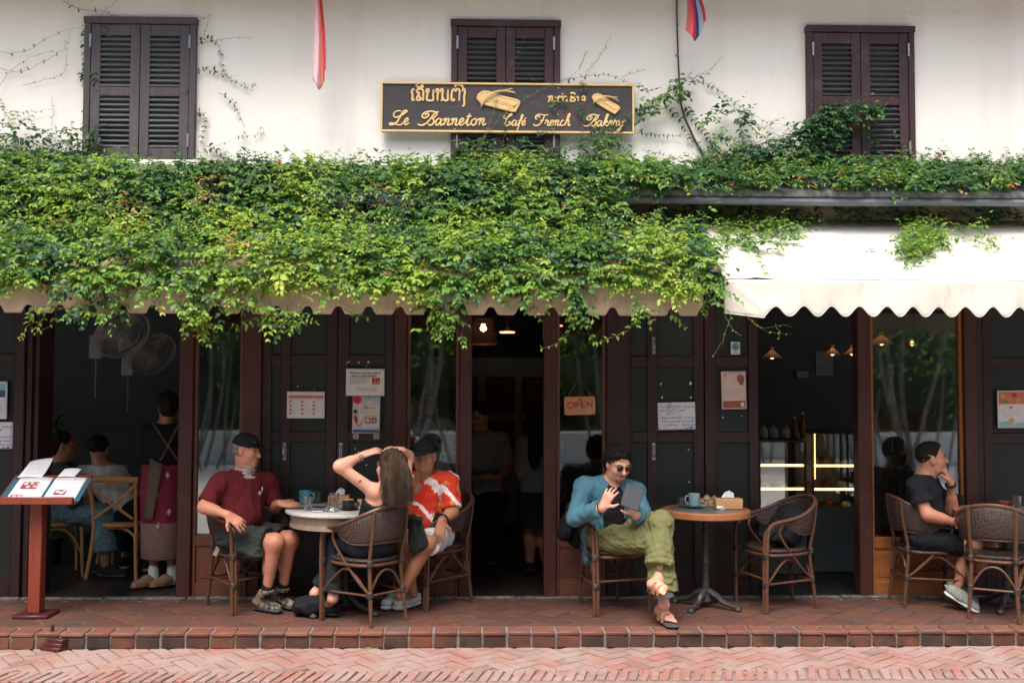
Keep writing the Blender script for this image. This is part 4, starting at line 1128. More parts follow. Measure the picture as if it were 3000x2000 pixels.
cup = mug('coffee_cup', 'black coffee cup with a biscuit across it on the marble table', 1021, 1488, T1Z + .012, M_black, .044, .052, True, R(20))
MB().lathe([(.001, -.012), (.040, -.012), (.068, -.003), (.072, 0), (.062, -.002), (.001, -.006)], (0, 0, 0), 28).build('saucer', M_black, cup)
MB().box(-.03, .035, -.018, .018, .054, .064).build('biscuit', MAT('biscuit', (0.42, 0.20, 0.08), (0.5, 0.25, 0.11), 30, 0.9, 0.1, 0.3), cup, .004)
yc = thing('small_cup', 'small cream paper cup beside the woman on the marble table', 'cup', on(1058, 1480, T1Z))
MB().lathe([(.001, 0), (.020, 0), (.030, .045), (.028, .045), (.001, .008)], (0, 0, 0), 20).build('body', MAT('cream_card', (0.62, 0.46, 0.24), None, 9, 0.8), yc)
ash = thing('ashtray', 'cut glass ashtray at the front of the marble table', 'ashtray', on(970, 1498, T1Z))
av = [(.001, 0), (.040, 0), (.050, .016), (.054, .032), (.044, .030), (.036, .010), (.001, .008)]
MB().lathe(av, (0, 0, 0), 10).build('bowl', M_cup, ash, smooth=False)
for k in range(10):
    a = 2 * math.pi * k / 10
    MB().box(-.008, .008, -.004, .004, .006, .028, MT((.047 * math.cos(a), .047 * math.sin(a), 0), a + .785)).build('facet', M_cup, ash)
def slab(name, label, cat, u, v, z, L, Wd, H, rz, m, extra=None):
    t = thing(name, label, cat, on(u, v, z), rz)
    MB().box(-L / 2, L / 2, -Wd / 2, Wd / 2, 0, H).build('body', m, t, .002)
    if extra: extra(t)
    return t
slab('phone', 'black phone lying under the hand of the man in maroon', 'phone', 868, 1489, T1Z, .15, .075, .009, R(-8), M_black, lambda t: MB().box(-.068, .068, -.033, .033, .0091, .0095).build('screen', MAT('dark_screen', (.008, .009, .011), None, 9, .08, .6), t))
slab('cigarette_pack', 'flat blue and white packet at the front of the marble table', 'packet', 931, 1498, T1Z, .085, .055, .014, R(4), MAT('blue_packet', (0.05, 0.09, 0.20), (0.08, 0.13, 0.27), 20, .4), lambda t: MB().box(-.038, .038, -.0285, -.0277, .003, .009).build('band', M_paper, t))
slab('notebook', 'thin dark notebook lying behind the packet on the marble table', 'notebook', 928, 1486, T1Z, .12, .08, .008, R(-14), MAT('dark_red_cover', (0.06, 0.02, 0.02), None, 9, .5), lambda t: MB().box(-.055, .058, -.0395, .037, -.0001 + .002, .006).build('pages', M_paper, t))
# second table
glass('small square sided water glass on the wood rimmed table', 1991, 1487, T2Z, .028, .033, .078, .7)
def pattern_mug_mat():
    t = NT('patterned_glaze'); p = t.pos('obj')
    sx = t.n('ShaderNodeSeparateXYZ'); t.l(p, sx.inputs[0])
    a = t.math('ARCTAN2', sx.outputs[1], sx.outputs[0])
    f1 = t.math('ABSOLUTE', t.math('SINE', t.math('ADD', t.math('MULTIPLY', a, 4.0), t.math('MULTIPLY', sx.outputs[2], 90.0))))
    f2 = t.math('ABSOLUTE', t.math('SINE', t.math('SUBTRACT', t.math('MULTIPLY', a, 4.0), t.math('MULTIPLY', sx.outputs[2], 90.0))))
    k = t.math('MINIMUM', f1, f2)
    col = t.ramp(k, [(0.0, (0.42, 0.52, 0.53)), (0.22, (0.42, 0.52, 0.53)), (0.30, (0.06, 0.20, 0.25)), (0.62, (0.06, 0.20, 0.25)), (0.7, (0.36, 0.48, 0.5))], 'LINEAR')
    t.bsdf(col, 0.3, 0.5, k, 0.2, 0.002)
    return t.m
m2 = mug('patterned_mug', 'blue and white diamond patterned mug on a saucer on the wood rimmed table', 2034, 1481, T2Z + .012, pattern_mug_mat(), .042, .092, True, R(190))
MB().lathe([(.001, -.012), (.042, -.012), (.078, -.002), (.082, .001), (.06, -.003), (.001, -.006)], (0, 0, 0), 28).build('saucer', M_teal, m2)
tissue_box('pale wooden tissue box on the wood rimmed table by the door', 2132, 1489, T2Z, .200, .10, .076, R(2))
cn = thing('crumpled_napkin', 'small crumpled white napkin in front of the tissue box on the wood rimmed table', 'napkin', on(2111, 1491, T2Z + .0))
mb = MB(); rr = random.Random(4)
mb.lathe([(.001, .001), (.02, .0), (.028, .012), (.016, .026), (.001, .03)], (0, 0, 0), 9)
mb.v = [(x * 1.25 + rr.uniform(-.008, .008), y + rr.uniform(-.008, .008), max(.0005, z + rr.uniform(-.006, .008))) for x, y, z in mb.v]
mb.build('paper', M_tissue, cn, smooth=False)
pl = thing('pastry_plate', 'pile of pastry pieces on crumpled paper on the wood rimmed table', 'pastry', on(2078, 1480, T2Z))
pm = MB(); pm.grid(lambda s, f: ((s - .5) * .16, (f - .5) * .11, .004 + .008 * math.sin(s * 9 + f * 4) * math.sin(f * 7)), 12, 8); pm.v = [(x, y, max(.001, z)) for x, y, z in pm.v]
pm.build('paper', M_tissue, pl, thick=.001)
M_crust = MAT('pastry_crust', (0.42, 0.22, 0.13), (0.55, 0.38, 0.22), 30, 0.85, 0.2, 0.4)
for (dx, dy, dz, r, m_) in ((-.055, .01, .030, .026, 0), (-.01, .02, .048, .030, 1), (.045, .02, .040, .028, 0), (.01, -.02, .024, .018, 1), (-.03, -.015, .02, .016, 0)):
    mb = MB().lathe([(.001, -r), (r * .7, -r * .7), (r, 0), (r * .65, r * .72), (.001, r)], (0, 0, 0), 9)
    mb.v = [(x * 1.05 + rr.uniform(-.006, .006), y + rr.uniform(-.006, .006), z + rr.uniform(-.006, .006)) for x, y, z in mb.v]
    o = mb.build('pastry', M_crust if m_ == 0 else MAT('pale_pastry', (0.55, 0.47, 0.27), (0.42, 0.32, 0.18), 30, .9), pl); o.location = (dx, dy, dz)
# third table
glass('water glass on the table behind the empty chair at the right edge', 2979, 1484, T3Z, .032, .037, .085, .75)
rd = thing('red_bowl', 'low red brown bowl on the table at the right edge', 'bowl', on(2944, 1481, T3Z))
MB().lathe([(.001, 0), (.028, 0), (.046, .022), (.048, .036), (.044, .036), (.001, .012)], (0, 0, 0), 20).build('bowl', MAT('red_clay', (0.30, 0.06, 0.04), (0.24, .05, .04), 9, .5), rd)
bc = mug('black_cup', 'black coffee cup on the table beside the man in black', 2810, 1476, T3Z, M_black, .040, .062, True, R(30))

# ------------------------------------------------------------------ menu stand by the step
M_redwood = wood_mat('red_varnished_wood', (0.165, 0.030, 0.018), (0.22, 0.046, 0.025), (0.11, 0.022, 0.016), 0.3, 0.05, (1, 1, .06))
M_darkred = wood_mat('dark_red_wood', (0.05, 0.014, 0.014), (0.085, 0.022, 0.02), (0.14, 0.05, 0.03), 0.35)
ym = -.60
pb = W(112, 1465, ym)
ms = thing('menu_stand', 'red wooden menu lectern standing on the terrace at the left edge', 'stand', (pb.x, pb.y, 0))
hz = pb.z
MB().box(-.045, .043, -.035, .05, .026, hz + .02).build('post', M_redwood, ms, .006)
f0, f1 = W(-16, 1462, ym - .15), W(214, 1470, ym - .15)
MB().box(f0.x - pb.x, f1.x - pb.x, -.170, -.130, f1.z - .016, f1.z + .034).build('front_lip', M_redwood, ms, .004)
MB().box(-.12, .12, -.10, .12, .001, .025).build('foot', M_darkred, ms, .006)
TLT = R(30)
Mb = Matrix.Translation((0, -.130, f1.z - .004)) @ Matrix.Rotation(TLT, 4, 'X') @ Matrix.Diagonal((1, 1.15, 1, 1))
bx0, bx1 = f0.x - pb.x, f1.x - pb.x
MB().box(bx0, bx1 + .012, .0, .285, -.022, 0, Mb).build('desk_board', M_redwood, ms, .004)
sf = thing('stepped_foot', 'small dark red stepped wooden foot lying against the kerb by the street', 'wooden foot', G(168, 1898, ZS), R(-22))
for k, (w_, h0) in enumerate(((.058, 0), (.044, .024), (.030, .047))):
    MB().box(-.045 - .012 * (2 - k), .085, -w_ - .02, w_, h0 + .0005, h0 + .0235).build('step', M_darkred, sf, .003)
MB().box(-.055, -.037, -.010, .010, .071, .15).build('peg', M_darkred, sf, .003)
bk_ = thing('menu_book', 'open menu with pictures of dishes lying on the red lectern', 'menu', Vector((pb.x, pb.y, 0)))
M_mcover = MAT('dark_menu_cover', (0.03, 0.09, 0.13), (0.04, 0.12, 0.17), 10, .35, .5)
cx0, cx1 = bx0 + .015, bx1 + .03
MB().box(cx0, cx1, .004, .245, .002, .007, Mb).build('cover', M_mcover, bk_, .001)
mx_ = cx0 + (cx1 - cx0) * .515
def sheet(name, x0, x1, y0, y1, z, skew=0.0, curl=0.0, par=None):
    return MB().grid(lambda s, f: Mb @ Vector((x0 + (x1 - x0) * s + skew * f, y0 + (y1 - y0) * f, z + .010 * math.sin(s * math.pi) * .6 + curl * f * f * (.3 + s))), 12, 8).build(name, M_tissue, par or bk_, thick=.0008)
sheet('page', cx0 + .045, mx_ - .008, .006, .242, .009); sheet('page', mx_ + .012, cx1 - .035, .006, .240, .009)
mb = MB()
def mrect(m, rs, name):
    q = MB()
    for (x0, x1, y0, y1) in rs: q.add([Mb @ Vector(v) for v in ((x0, y0, .0188), (x1, y0, .0188), (x1, y1, .0188), (x0, y1, .0188))], [(0, 1, 2, 3)])
    q.build(name, m, bk_, smooth=False)
wp = (mx_ - .008) - (cx0 + .045)
a0 = cx0 + .045
M_dish = MAT('dish_picture', (0.45, 0.06, 0.10), (0.22, 0.05, 0.16), 30, .5)
mrect(M_dish, [(a0 + .05, a0 + .05 + wp * .48, .115, .185)], 'dish_picture'); mrect(M_dish, [(a0 + .02, a0 + .02 + wp * .36, .015, .055)], 'dish_picture')
b0 = mx_ + .012
mrect(M_dish, [(b0 + .055, b0 + .055 + wp * .36, .055, .105)], 'dish_picture')
M_food = MAT('food_print', (0.75, 0.55, 0.35), (0.8, 0.75, 0.65), 60, .5)
for (x, y, r) in ((a0 + .075, .165, .016), (a0 + .115, .17, .013), (a0 + .10, .135, .016), (a0 + .145, .14, .014), (a0 + .16, .165, .012), (a0 + .05, .035, .014), (a0 + .085, .035, .014), (b0 + .078, .085, .015), (b0 + .108, .075, .017), (b0 + .125, .093, .011)):
    q = MB(); q.add([Mb @ Vector((x + r * math.cos(k * .785), y + r * .8 * math.sin(k * .785), .0196)) for k in range(8)], [tuple(range(8))]); q.build('food_picture', M_food, bk_, smooth=False)
lr = random.Random(8)
tl = []
for x0, n0 in ((a0 + .02, [.20, .21, .222, .09, .08, .07]), (b0 + .02, [.215, .205, .18, .165, .13, .12, .045, .035, .025])):
    for y in n0:
        x = x0
        while x < x0 + wp * .85:
            w = lr.uniform(.008, .03); tl.append((x, x + w, y, y + .0022)); x += w + .008
mrect(M_grey, tl, 'text_lines')
ls = sheet('loose_page', cx0 + .025, cx0 + .195, .235, .40, .016, .02, .03); sheet('loose_page', cx0 + .30, cx0 + .42, .245, .335, .012, .015)
q = MB()
for i in range(6):
    y = .26 + i * .018
    x = cx0 + .05
    while x < cx0 + .17: w = lr.uniform(.01, .03); q.add([Mb @ Vector(v) for v in ((x + .02, y, .032 + .02 * ((y - .235) / .165) ** 2), (x + .02 + w, y, .032 + .02 * ((y - .235) / .165) ** 2), (x + .02 + w, y + .002, .032 + .02 * ((y - .235) / .165) ** 2), (x + .02, y + .002, .032 + .02 * ((y - .235) / .165) ** 2))], [(0, 1, 2, 3)]); x += w + .01
q.build('text_lines', M_grey, bk_, smooth=False)
# ------------------------------------------------------------------ smooth-blended bodies (distance fields meshed with surface nets)
def VA(p): return np.array((p[0], p[1], p[2]), dtype=np.float32)
def nrm(v):
    v = VA(v); return v / max(1e-9, float(np.linalg.norm(v)))
class SDF:
    def __init__(s): s.p = []
    def cap(s, a, b, ra, rb, k=.02, flat=None, cuts=None, sub=False):
        a, b = VA(a), VA(b); r = max(ra, rb)
        s.p.append(('c', (a, b, ra, rb, None if flat is None else (nrm(flat[0]), flat[1])), np.minimum(a, b) - r, np.maximum(a, b) + r, k, cuts, sub)); return s
    def chain(s, pts, rs, k=.02, **kw):
        for i in range(len(pts) - 1): s.cap(pts[i], pts[i + 1], rs[i], rs[i + 1], k if i == 0 else max(k, .012), **kw)
        return s
    def ell(s, c, r, ax=None, k=.02, cuts=None, sub=False):
        c = VA(c); R_ = max(r); ax = np.eye(3, dtype=np.float32) if ax is None else np.array(ax, np.float32)
        s.p.append(('e', (c, np.array(r, np.float32), ax), c - R_, c + R_, k, cuts, sub)); return s
    def mesh(s, name, h, m, parent, fold=None, cuts=None, smooth=1):
        pos = [q for q in s.p if not q[6]]
        lo = np.min([q[2] for q in pos], 0) - 4 * h - .012; hi = np.max([q[3] for q in pos], 0) + 4 * h + .012
        n = np.ceil((hi - lo) / h).astype(int) + 1
        D = np.full(n, 1.0, np.float32)
        axs = [lo[i] + h * np.arange(n[i], dtype=np.float32) for i in range(3)]
        for (ty, a, bl, bh, k, cu, sub) in s.p:
            pad = k + 3.2 * h
            i0 = np.clip(np.floor((bl - pad - lo) / h).astype(int), 0, n - 1); i1 = np.clip(np.ceil((bh + pad - lo) / h).astype(int) + 1, 1, n)
            if (i1 <= i0).any(): continue
            sl = tuple(slice(i0[i], i1[i]) for i in range(3))
            P = np.stack(np.meshgrid(*[axs[i][sl[i]] for i in range(3)], indexing='ij'), -1)
            if ty == 'c':
                A, B, ra, rb, fl = a
                ba = B - A; q = P - A
                t = np.clip((q @ ba) / max(1e-9, float(ba @ ba)), 0, 1)
                q = q - t[..., None] * ba
                d2 = (q * q).sum(-1)
                if fl is not None:
                    qn = q @ fl[0]; d2 = d2 - qn * qn + (qn / fl[1]) ** 2
                d = np.sqrt(np.maximum(d2, 0)) - (ra + (rb - ra) * t)
                if fl is not None: d = d * .8
            else:
                C, r, ax = a
                q = (P - C) @ ax.T
                k0 = np.sqrt(((q / r) ** 2).sum(-1)); k1 = np.sqrt(((q / (r * r)) ** 2).sum(-1)) + 1e-9
                d = k0 * (k0 - 1) / k1
            for (pt, nn) in (cu or ()):
                d = np.maximum(d, (P - VA(pt)) @ nrm(nn))
            E = D[sl]
            if sub:
                hh = np.maximum(k - np.abs(E + d), 0) / k; D[sl] = np.maximum(E, -d) + hh * hh * k * .25
            else:
                hh = np.maximum(k - np.abs(E - d), 0) / k; D[sl] = np.minimum(E, d) - hh * hh * k * .25
        if fold is not None or cuts:
            P = np.stack(np.meshgrid(*axs, indexing='ij'), -1)
            if fold is not None:
                band = np.abs(D) < .05
                D[band] += fold(P[band])
            for (pt, nn) in (cuts or ()): D = np.maximum(D, (P - VA(pt)) @ nrm(nn))
        D[0] = D[-1] = 1; D[:, 0] = D[:, -1] = 1; D[:, :, 0] = D[:, :, -1] = 1
        ins = D < 0
        c8 = np.zeros(np.array(D.shape) - 1, np.uint8)
        N = [(i, j, k) for i in (0, 1) for j in (0, 1) for k in (0, 1)]
        sh = lambda A, o: A[o[0]:A.shape[0] - 1 + o[0], o[1]:A.shape[1] - 1 + o[1], o[2]:A.shape[2] - 1 + o[2]]
        for o in N: c8 += sh(ins, o)
        act = np.argwhere((c8 > 0) & (c8 < 8))
        idx = np.full(c8.shape, -1, np.int32); idx[tuple(act.T)] = np.arange(len(act))
        vals = {o: D[act[:, 0] + o[0], act[:, 1] + o[1], act[:, 2] + o[2]] for o in N}
        acc = np.zeros((len(act), 3), np.float32); cnt = np.zeros(len(act), np.float32)
        for o in N:
            for ax in range(3):
                if o[ax]: continue
                o2 = tuple(1 if i == ax else o[i] for i in range(3))
                a, b = vals[o], vals[o2]
                m_ = (a < 0) != (b < 0)
                t = np.where(m_, a / np.where(m_, a - b, 1), 0)
                p = np.tile(np.array(o, np.float32), (len(act), 1)); p[:, ax] = t
                acc[m_] += p[m_]; cnt[m_] += 1
        V = (act + acc / cnt[:, None]) * h + lo
        F = []
        for ax in range(3):
            u, w = [(1, 2), (2, 0), (0, 1)][ax]
            s0 = [slice(None)] * 3; s1 = [slice(None)] * 3; s0[ax] = slice(0, -1); s1[ax] = slice(1, None)
            a, b = ins[tuple(s0)], ins[tuple(s1)]
            e = np.argwhere(a != b)
            g = np.ones(len(e), bool)
            for q in (u, w): g &= (e[:, q] > 0) & (e[:, q] < np.array(idx.shape)[q])
            e = e[g]
            fl = b[tuple(e.T)]
            def at(du, dw):
                f = e.copy(); f[:, u] -= du; f[:, w] -= dw; return idx[tuple(f.T)]
            quad = np.stack([at(1, 1), at(0, 1), at(0, 0), at(1, 0)], 1)
            quad[fl] = quad[fl][:, ::-1]
            F.append(quad)
        F = np.concatenate(F); F = F[(F >= 0).all(1)]
        for _ in range(smooth):
            S_ = np.zeros_like(V); c = np.zeros(len(V), np.float32)
            for i in range(4):
                a, b = F[:, i], F[:, (i + 1) % 4]
                np.add.at(S_, a, V[b]); np.add.at(c, a, 1)
                np.add.at(S_, b, V[a]); np.add.at(c, b, 1)
            V = V * .5 + .5 * S_ / np.maximum(c, 1)[:, None]
        me = bpy.data.meshes.new(name)
        me.vertices.add(len(V)); me.vertices.foreach_set('co', V.astype(np.float32).ravel())
        me.loops.add(F.size); me.loops.foreach_set('vertex_index', F.astype(np.int32).ravel())
        me.polygons.add(len(F)); me.polygons.foreach_set('loop_start', np.arange(0, F.size, 4, dtype=np.int32))
        me.update(calc_edges=True); me.validate()
        me.shade_smooth()
        o = link(name, me, m, None)
        if parent is not None:
            o.parent = parent; o.matrix_parent_inverse = Matrix.Translation(-parent.location)
        return o
def folds(amp, wl=.07, seed=0, stretch=(1, 1, 1)):
    r = np.random.RandomState(seed)
    ks = r.normal(size=(6, 3)) * np.array(stretch); ks = ks / np.linalg.norm(ks, axis=1)[:, None] * (2 * np.pi / (wl * r.uniform(.6, 1.8, 6)))[:, None]
    ph = r.uniform(0, 6.28, 6)
    def f(P):
        o = np.zeros(len(P), np.float32)
        w = np.sin(P @ (ks[0] * .35) + 1) * 1.3
        for i in range(6): o += .7 * np.sin(P @ ks[i] + ph[i] + w) ** 3 if i % 2 else .45 - 1.5 * (1 - np.abs(np.sin(P @ ks[i] * .5 + ph[i] + w))) ** 2.5
        o += .35 * np.sin(P @ (ks[1] * 3.1) + 2 * w) + .25 * np.abs(np.sin(P @ (ks[2] * 4.3) + w))
        return (amp * .50 * o).astype(np.float32)
    return f
def skin_mat(name, c1, c2, rough=0.5):
    t = NT(name); p = t.pos('world')
    a = t.noise(p, 18, 4, .6); b = t.noise(p, 180, 3, .6)
    t.bsdf(t.ramp(a, [(.3, c1), (.7, c2)]), rough, 0.4, b, 0.12, 0.002, Subsurface_Weight=0.08, Subsurface_Scale=0.02)
    return t.m
def cloth(name, c1, c2=None, scale=60, rough=.9, bump=.25):
    return MAT('cloth_' + name, c1, c2 or tuple(x * .82 for x in c1), scale, rough, .15, bump, 260, space='world', lo=.3, hi=.7)
M_skinA = skin_mat('sunburnt_skin', (0.50, 0.225, 0.145), (0.42, 0.175, 0.11))
M_skinB = skin_mat('light_skin', (0.62, 0.335, 0.235), (0.55, 0.27, 0.185))
M_skinC = skin_mat('brown_skin', (0.38, 0.18, 0.10), (0.30, 0.13, 0.07))
M_skinD = skin_mat('tan_skin', (0.46, 0.215, 0.135), (0.39, 0.17, 0.105))
M_hair = MAT('black_hair', (0.007, 0.006, 0.006), (0.016, 0.013, 0.011), 60, .75, .15, .5, 160, space='world')
M_ghair = MAT('grey_hair', (0.20, 0.17, 0.145), (0.10, 0.085, 0.075), 80, .6, .3, .5, 200, space='world')
M_eyew = MAT('eye_white', (0.34, 0.28, 0.25), None, 9, .2); M_eyed = MAT('eye_dark', (0.015, 0.01, 0.008), None, 9, .15)
M_lip = MAT('lips', (0.36, 0.12, 0.09), (0.30, 0.10, 0.08), 40, .5)
M_bcloth = cloth('black', (0.014, 0.016, 0.020)); M_shoe = cloth('shoe_black', (0.02, 0.022, 0.024))

class Fig:
    """one person; joints are points in the place, the parts are blended skin and garments"""
    def __init__(s, label, J, h=.0058, sc=1.0, skin=None):
        s.J, s.h, s.sc, s.skin = J, h, sc, skin
        pv = Vector(J['P'])
        s.t = thing('person', label, 'person', (pv.x, pv.y, 0.0))
        s.B = SDF()
        lat = nrm(np.array(J['SR']) - np.array(J['SL'])); up = nrm(np.array(J['N']) - np.array(J['P']))
        fr = nrm(np.cross(up, lat)); lat = nrm(np.cross(fr, up))
        s.ax = np.array([lat, fr, up], np.float32)
        if 'KL' in J:
            fw = np.array(J['KL']) + np.array(J['KR']) - 2 * np.array(J['P']); fw[2] = 0
            if np.linalg.norm(fw) < .2: fw = fr.copy(); fw[2] = 0
            fw = nrm(fw); s.hl = nrm(np.array((fw[1], -fw[0], 0))); s.fw = fw
        else: s.hl, s.fw = lat, fr
        s.HL = VA(J['P']) - s.hl * .088 * sc; s.HR = VA(J['P']) + s.hl * .088 * sc
    def torso(s, S, e=0.0, belly=0.0, w=1.0, k=.05, upto=1.0):
        J, c = s.J, s.sc; lat, fr, up = s.ax
        P, N = VA(J['P']), VA(J['N'])
        pt = lambda a, f=0.0: P + (N - P) * a + fr * f
        L = float(np.linalg.norm(N - P))
        S.ell(pt(.03), ((.165 * w + e) * c, (.118 + e) * c, (.12 + e) * c), np.array([s.hl, s.fw, (0, 0, 1)]), k)
        S.ell(pt(.36, .012 + belly * .55), ((.142 * w + e + belly * .35) * c, (.104 + e + belly) * c, L * .36), s.ax, k)
        S.ell(pt(.70, .005), ((.162 * w + e) * c, (.112 + e) * c, L * .34), s.ax, k)
        SL, SR = VA(J['SL']), VA(J['SR'])
        S.cap(SL * .86 + SR * .14, SR * .86 + SL * .14, (.056 + e) * c, (.056 + e) * c, k)
        S.cap(pt(.97), SL * .75 + N * .25, (.046 + e) * c, (.040 + e) * c, k); S.cap(pt(.97), SR * .75 + N * .25, (.046 + e) * c, (.040 + e) * c, k)
    def arm(s, S, side, e=0.0, upto=2.0, fem=1.0, k=.03, cut=True, w=0.0):
        """upper arm and forearm; upto 1.0 is the elbow; the end is cut flat when it is a sleeve"""
        J, c = s.J, s.sc
        A, E, H = VA(J['S' + side]), VA(J['E' + side]), VA(J['W' + side])
        r0, r1, r2, r3 = [(x * fem) * c + e for x in (.052, .041, .040, .027)]
        S.ell(A, (r0 * 1.08,) * 3, None, k)
        if upto <= 1.0:
            B = A + (E - A) * upto
            S.cap(A, B + (B - A) * .12, r0, r0 + (r1 - r0) * upto + w, k, cuts=[(B, E - A)])
        else:
            S.cap(A, E, r0, r1, k)
            B = E + (H - E) * (upto - 1.0)
            if upto < 2.0: S.cap(E, B + (B - E) * .1, r2, r2 + (r3 - r2) * (upto - 1) + w, k, cuts=[(B, H - E)])
            else:
                S.cap(E, H, r2, r3, k); S.cap(E + (H - E) * .12, E + (H - E) * .45, (.043 * fem) * c + e, (.034 * fem) * c + e, k)
    def leg(s, S, side, e=0.0, upto=2.0, fem=1.0, k=.035, w=0.0, r=(.084, .056, .054, .034), cuts=None):
        J, c = s.J, s.sc
        H, K, A = (s.HL if side == 'L' else s.HR), VA(J['K' + side]), VA(J['A' + side])
        r0, r1, r2, r3 = [x * fem * c + e for x in r]
        if upto <= 1.0:
            B = H + (K - H) * upto
            S.cap(H, B + (B - H) * .12, r0, r0 + (r1 - r0) * upto + w, k, cuts=[(B, K - H)])
        else:
            S.cap(H, K, r0, r1, k); S.ell(K, (r1 * 1.02,) * 3, None, k)
            B = K + (A - K) * (upto - 1.0)
            if upto < 2.0: S.cap(K, B + (B - K) * .1, r2, r2 + (r3 - r2) * (upto - 1) + w, k, cuts=[(B, A - K)] + (cuts or []))
            else:
                S.cap(K, A, r2, r3, k)
                back = nrm((K - H)); ck = K + (A - K) * .30 - back * .022 * c
                ax2 = nrm(A - K); S.cap(ck - ax2 * .05, ck + ax2 * .09, .049 * fem * c + e, .036 * fem * c + e, k)
    def head(s, f, u, beard=False, ears=True, male=True, jaw=1.0):
        J, c = s.J, s.sc; B = s.B
        u = nrm(u); f = nrm(np.array(f) - u * float(np.dot(nrm(f), u))); r = nrm(np.cross(f, u))
        s.hx = np.array([r, f, u], np.float32); C = VA(J['H']); s.hc = C
        q = lambda x, y, z: C + (r * x + f * y + u * z) * c
        s.q = q
        B.ell(q(0, -.012, .030), (.074 * c, .093 * c, .086 * c), s.hx, .02)
        B.ell(q(0, .022, -.030), (.062 * c * jaw, .068 * c, .082 * c), s.hx, .03)
        B.cap(q(-.034 * jaw, .028, -.082), q(.034 * jaw, .028, -.082), .024 * c, .024 * c, .03)
        B.ell(q(0, .070, -.098), (.024 * c, .018 * c, .018 * c), s.hx, .025)
        for x in (-1, 1):
            B.ell(q(x * .040, .052, -.030), (.026 * c, .028 * c, .026 * c), s.hx, .025)
            B.cap(q(x * .014, .082, .020), q(x * .048, .066, .022), .0115 * c, .010 * c, .018)
            B.ell(q(x * .031, .094, .004), (.015 * c, .010 * c, .009 * c), s.hx, .012, sub=True)
            if ears:
                B.ell(q(x * .076, -.006, -.006), (.010 * c, .019 * c, .033 * c), s.hx, .008)
                B.ell(q(x * .084, -.002, -.004), (.005 * c, .009 * c, .018 * c), s.hx, .004, sub=True)
        B.cap(q(0, .086, .012), q(0, .106, -.030), .0085 * c, .0115 * c, .012)
        B.ell(q(0, .106, -.034), (.0165 * c, .012 * c, .010 * c), s.hx, .008)
        B.cap(q(-.020, .083, -.062), q(.020, .083, -.062), .0085 * c, .0085 * c, .010); B.cap(q(-.017, .081, -.074), q(.017, .081, -.074), .0085 * c, .0085 * c, .010)
        N = VA(J['N'])
        B.cap(q(0, -.022, -.055), N, .056 * c, .062 * c, .035); B.cap(q(0, .0, -.08), N + s.ax[1] * .035, .046 * c, .04 * c, .03)
    def face(s, eyes=True, brow=None, lips=True):
        q, c = s.q, s.sc
        if eyes:
            for x in (-1, 1):
                w = MB(); p = q(x * .031, .0770, .003)
                w.lathe([(.0001, -.0075), (.007, -.005), (.0095, 0), (.007, .005), (.0001, .0075)], p, 12).build('eye', M_eyew, s.t).matrix_parent_inverse = Matrix.Translation(-s.t.location)
                w = MB(); p = q(x * .0312, .0838, .002)
                w.lathe([(.0001, -.0052), (.0042, -.003), (.0055, 0), (.0042, .003), (.0001, .0052)], p, 10).build('iris', M_eyed, s.t).matrix_parent_inverse = Matrix.Translation(-s.t.location)
        if brow is not None:
            for x in (-1, 1):
                MB().tube([q(x * .014, .095, .021), q(x * .032, .092, .027), q(x * .050, .077, .022)], [.0035, .0045, .0025], 6).build('eyebrow', brow, s.t).matrix_parent_inverse = Matrix.Translation(-s.t.location)
        if lips:
            MB().tube([q(-.022, .088, -.067), q(0, .0935, -.066), q(.022, .088, -.067)], [.002, .0045, .002], 6).build('lips', M_lip, s.t).matrix_parent_inverse = Matrix.Translation(-s.t.location)
    def hand(s, side, fd, nd, curl=(.3, .35, .25), spread=.10, thumb=.75, sz=1.0, k=.007):
        """fd: finger direction, nd: out of the back of the hand"""
        B, c = s.B, s.sc * sz
        Wp = VA(s.J['W' + side]); fd = nrm(fd); nd = nrm(np.array(nd) - fd * float(np.dot(nrm(nd), fd)))
        sd = np.cross(nd, fd) * (1 if side == 'L' else -1)       # towards the thumb
        B.cap(Wp - fd * .01 * c, Wp + fd * .03 * c, .026 * c, .031 * c, .015, flat=(nd, .62))
        B.cap(Wp + fd * .028 * c, Wp + fd * .074 * c, .034 * c, .040 * c, .015, flat=(nd, .36))
        for i, L in enumerate((.072, .080, .075, .058)):
            b = Wp + (fd * (.083 - .004 * abs(i - 1)) + sd * (.031 - .0205 * i)) * c
            d = nrm(fd + sd * spread * (1.2 - .8 * i)); n_ = nd.copy()
            cu = curl if not isinstance(curl[0], (tuple, list)) else curl[i]
            r = (.0088 if i < 3 else .0078) * c
            for j, fr in enumerate((.46, .30, .24)):
                a = cu[j]; d2 = nrm(d * math.cos(a) - n_ * math.sin(a)); n_ = nrm(n_ * math.cos(a) + d * math.sin(a)); d = d2
                e = b + d * L * fr * c
                B.cap(b, e, r, r * .92, k); b = e; r *= .92
        b = Wp + (fd * .022 + sd * .026) * c; d = nrm(fd * (1.15 - thumb) + sd * thumb - nd * .25)
        e = b + d * .045 * c; B.cap(b, e, .0135 * c, .0108 * c, .012)
        d = nrm(d * .8 + fd * .45 - nd * .15); B.cap(e, e + d * .034 * c, .0105 * c, .0082 * c, k)
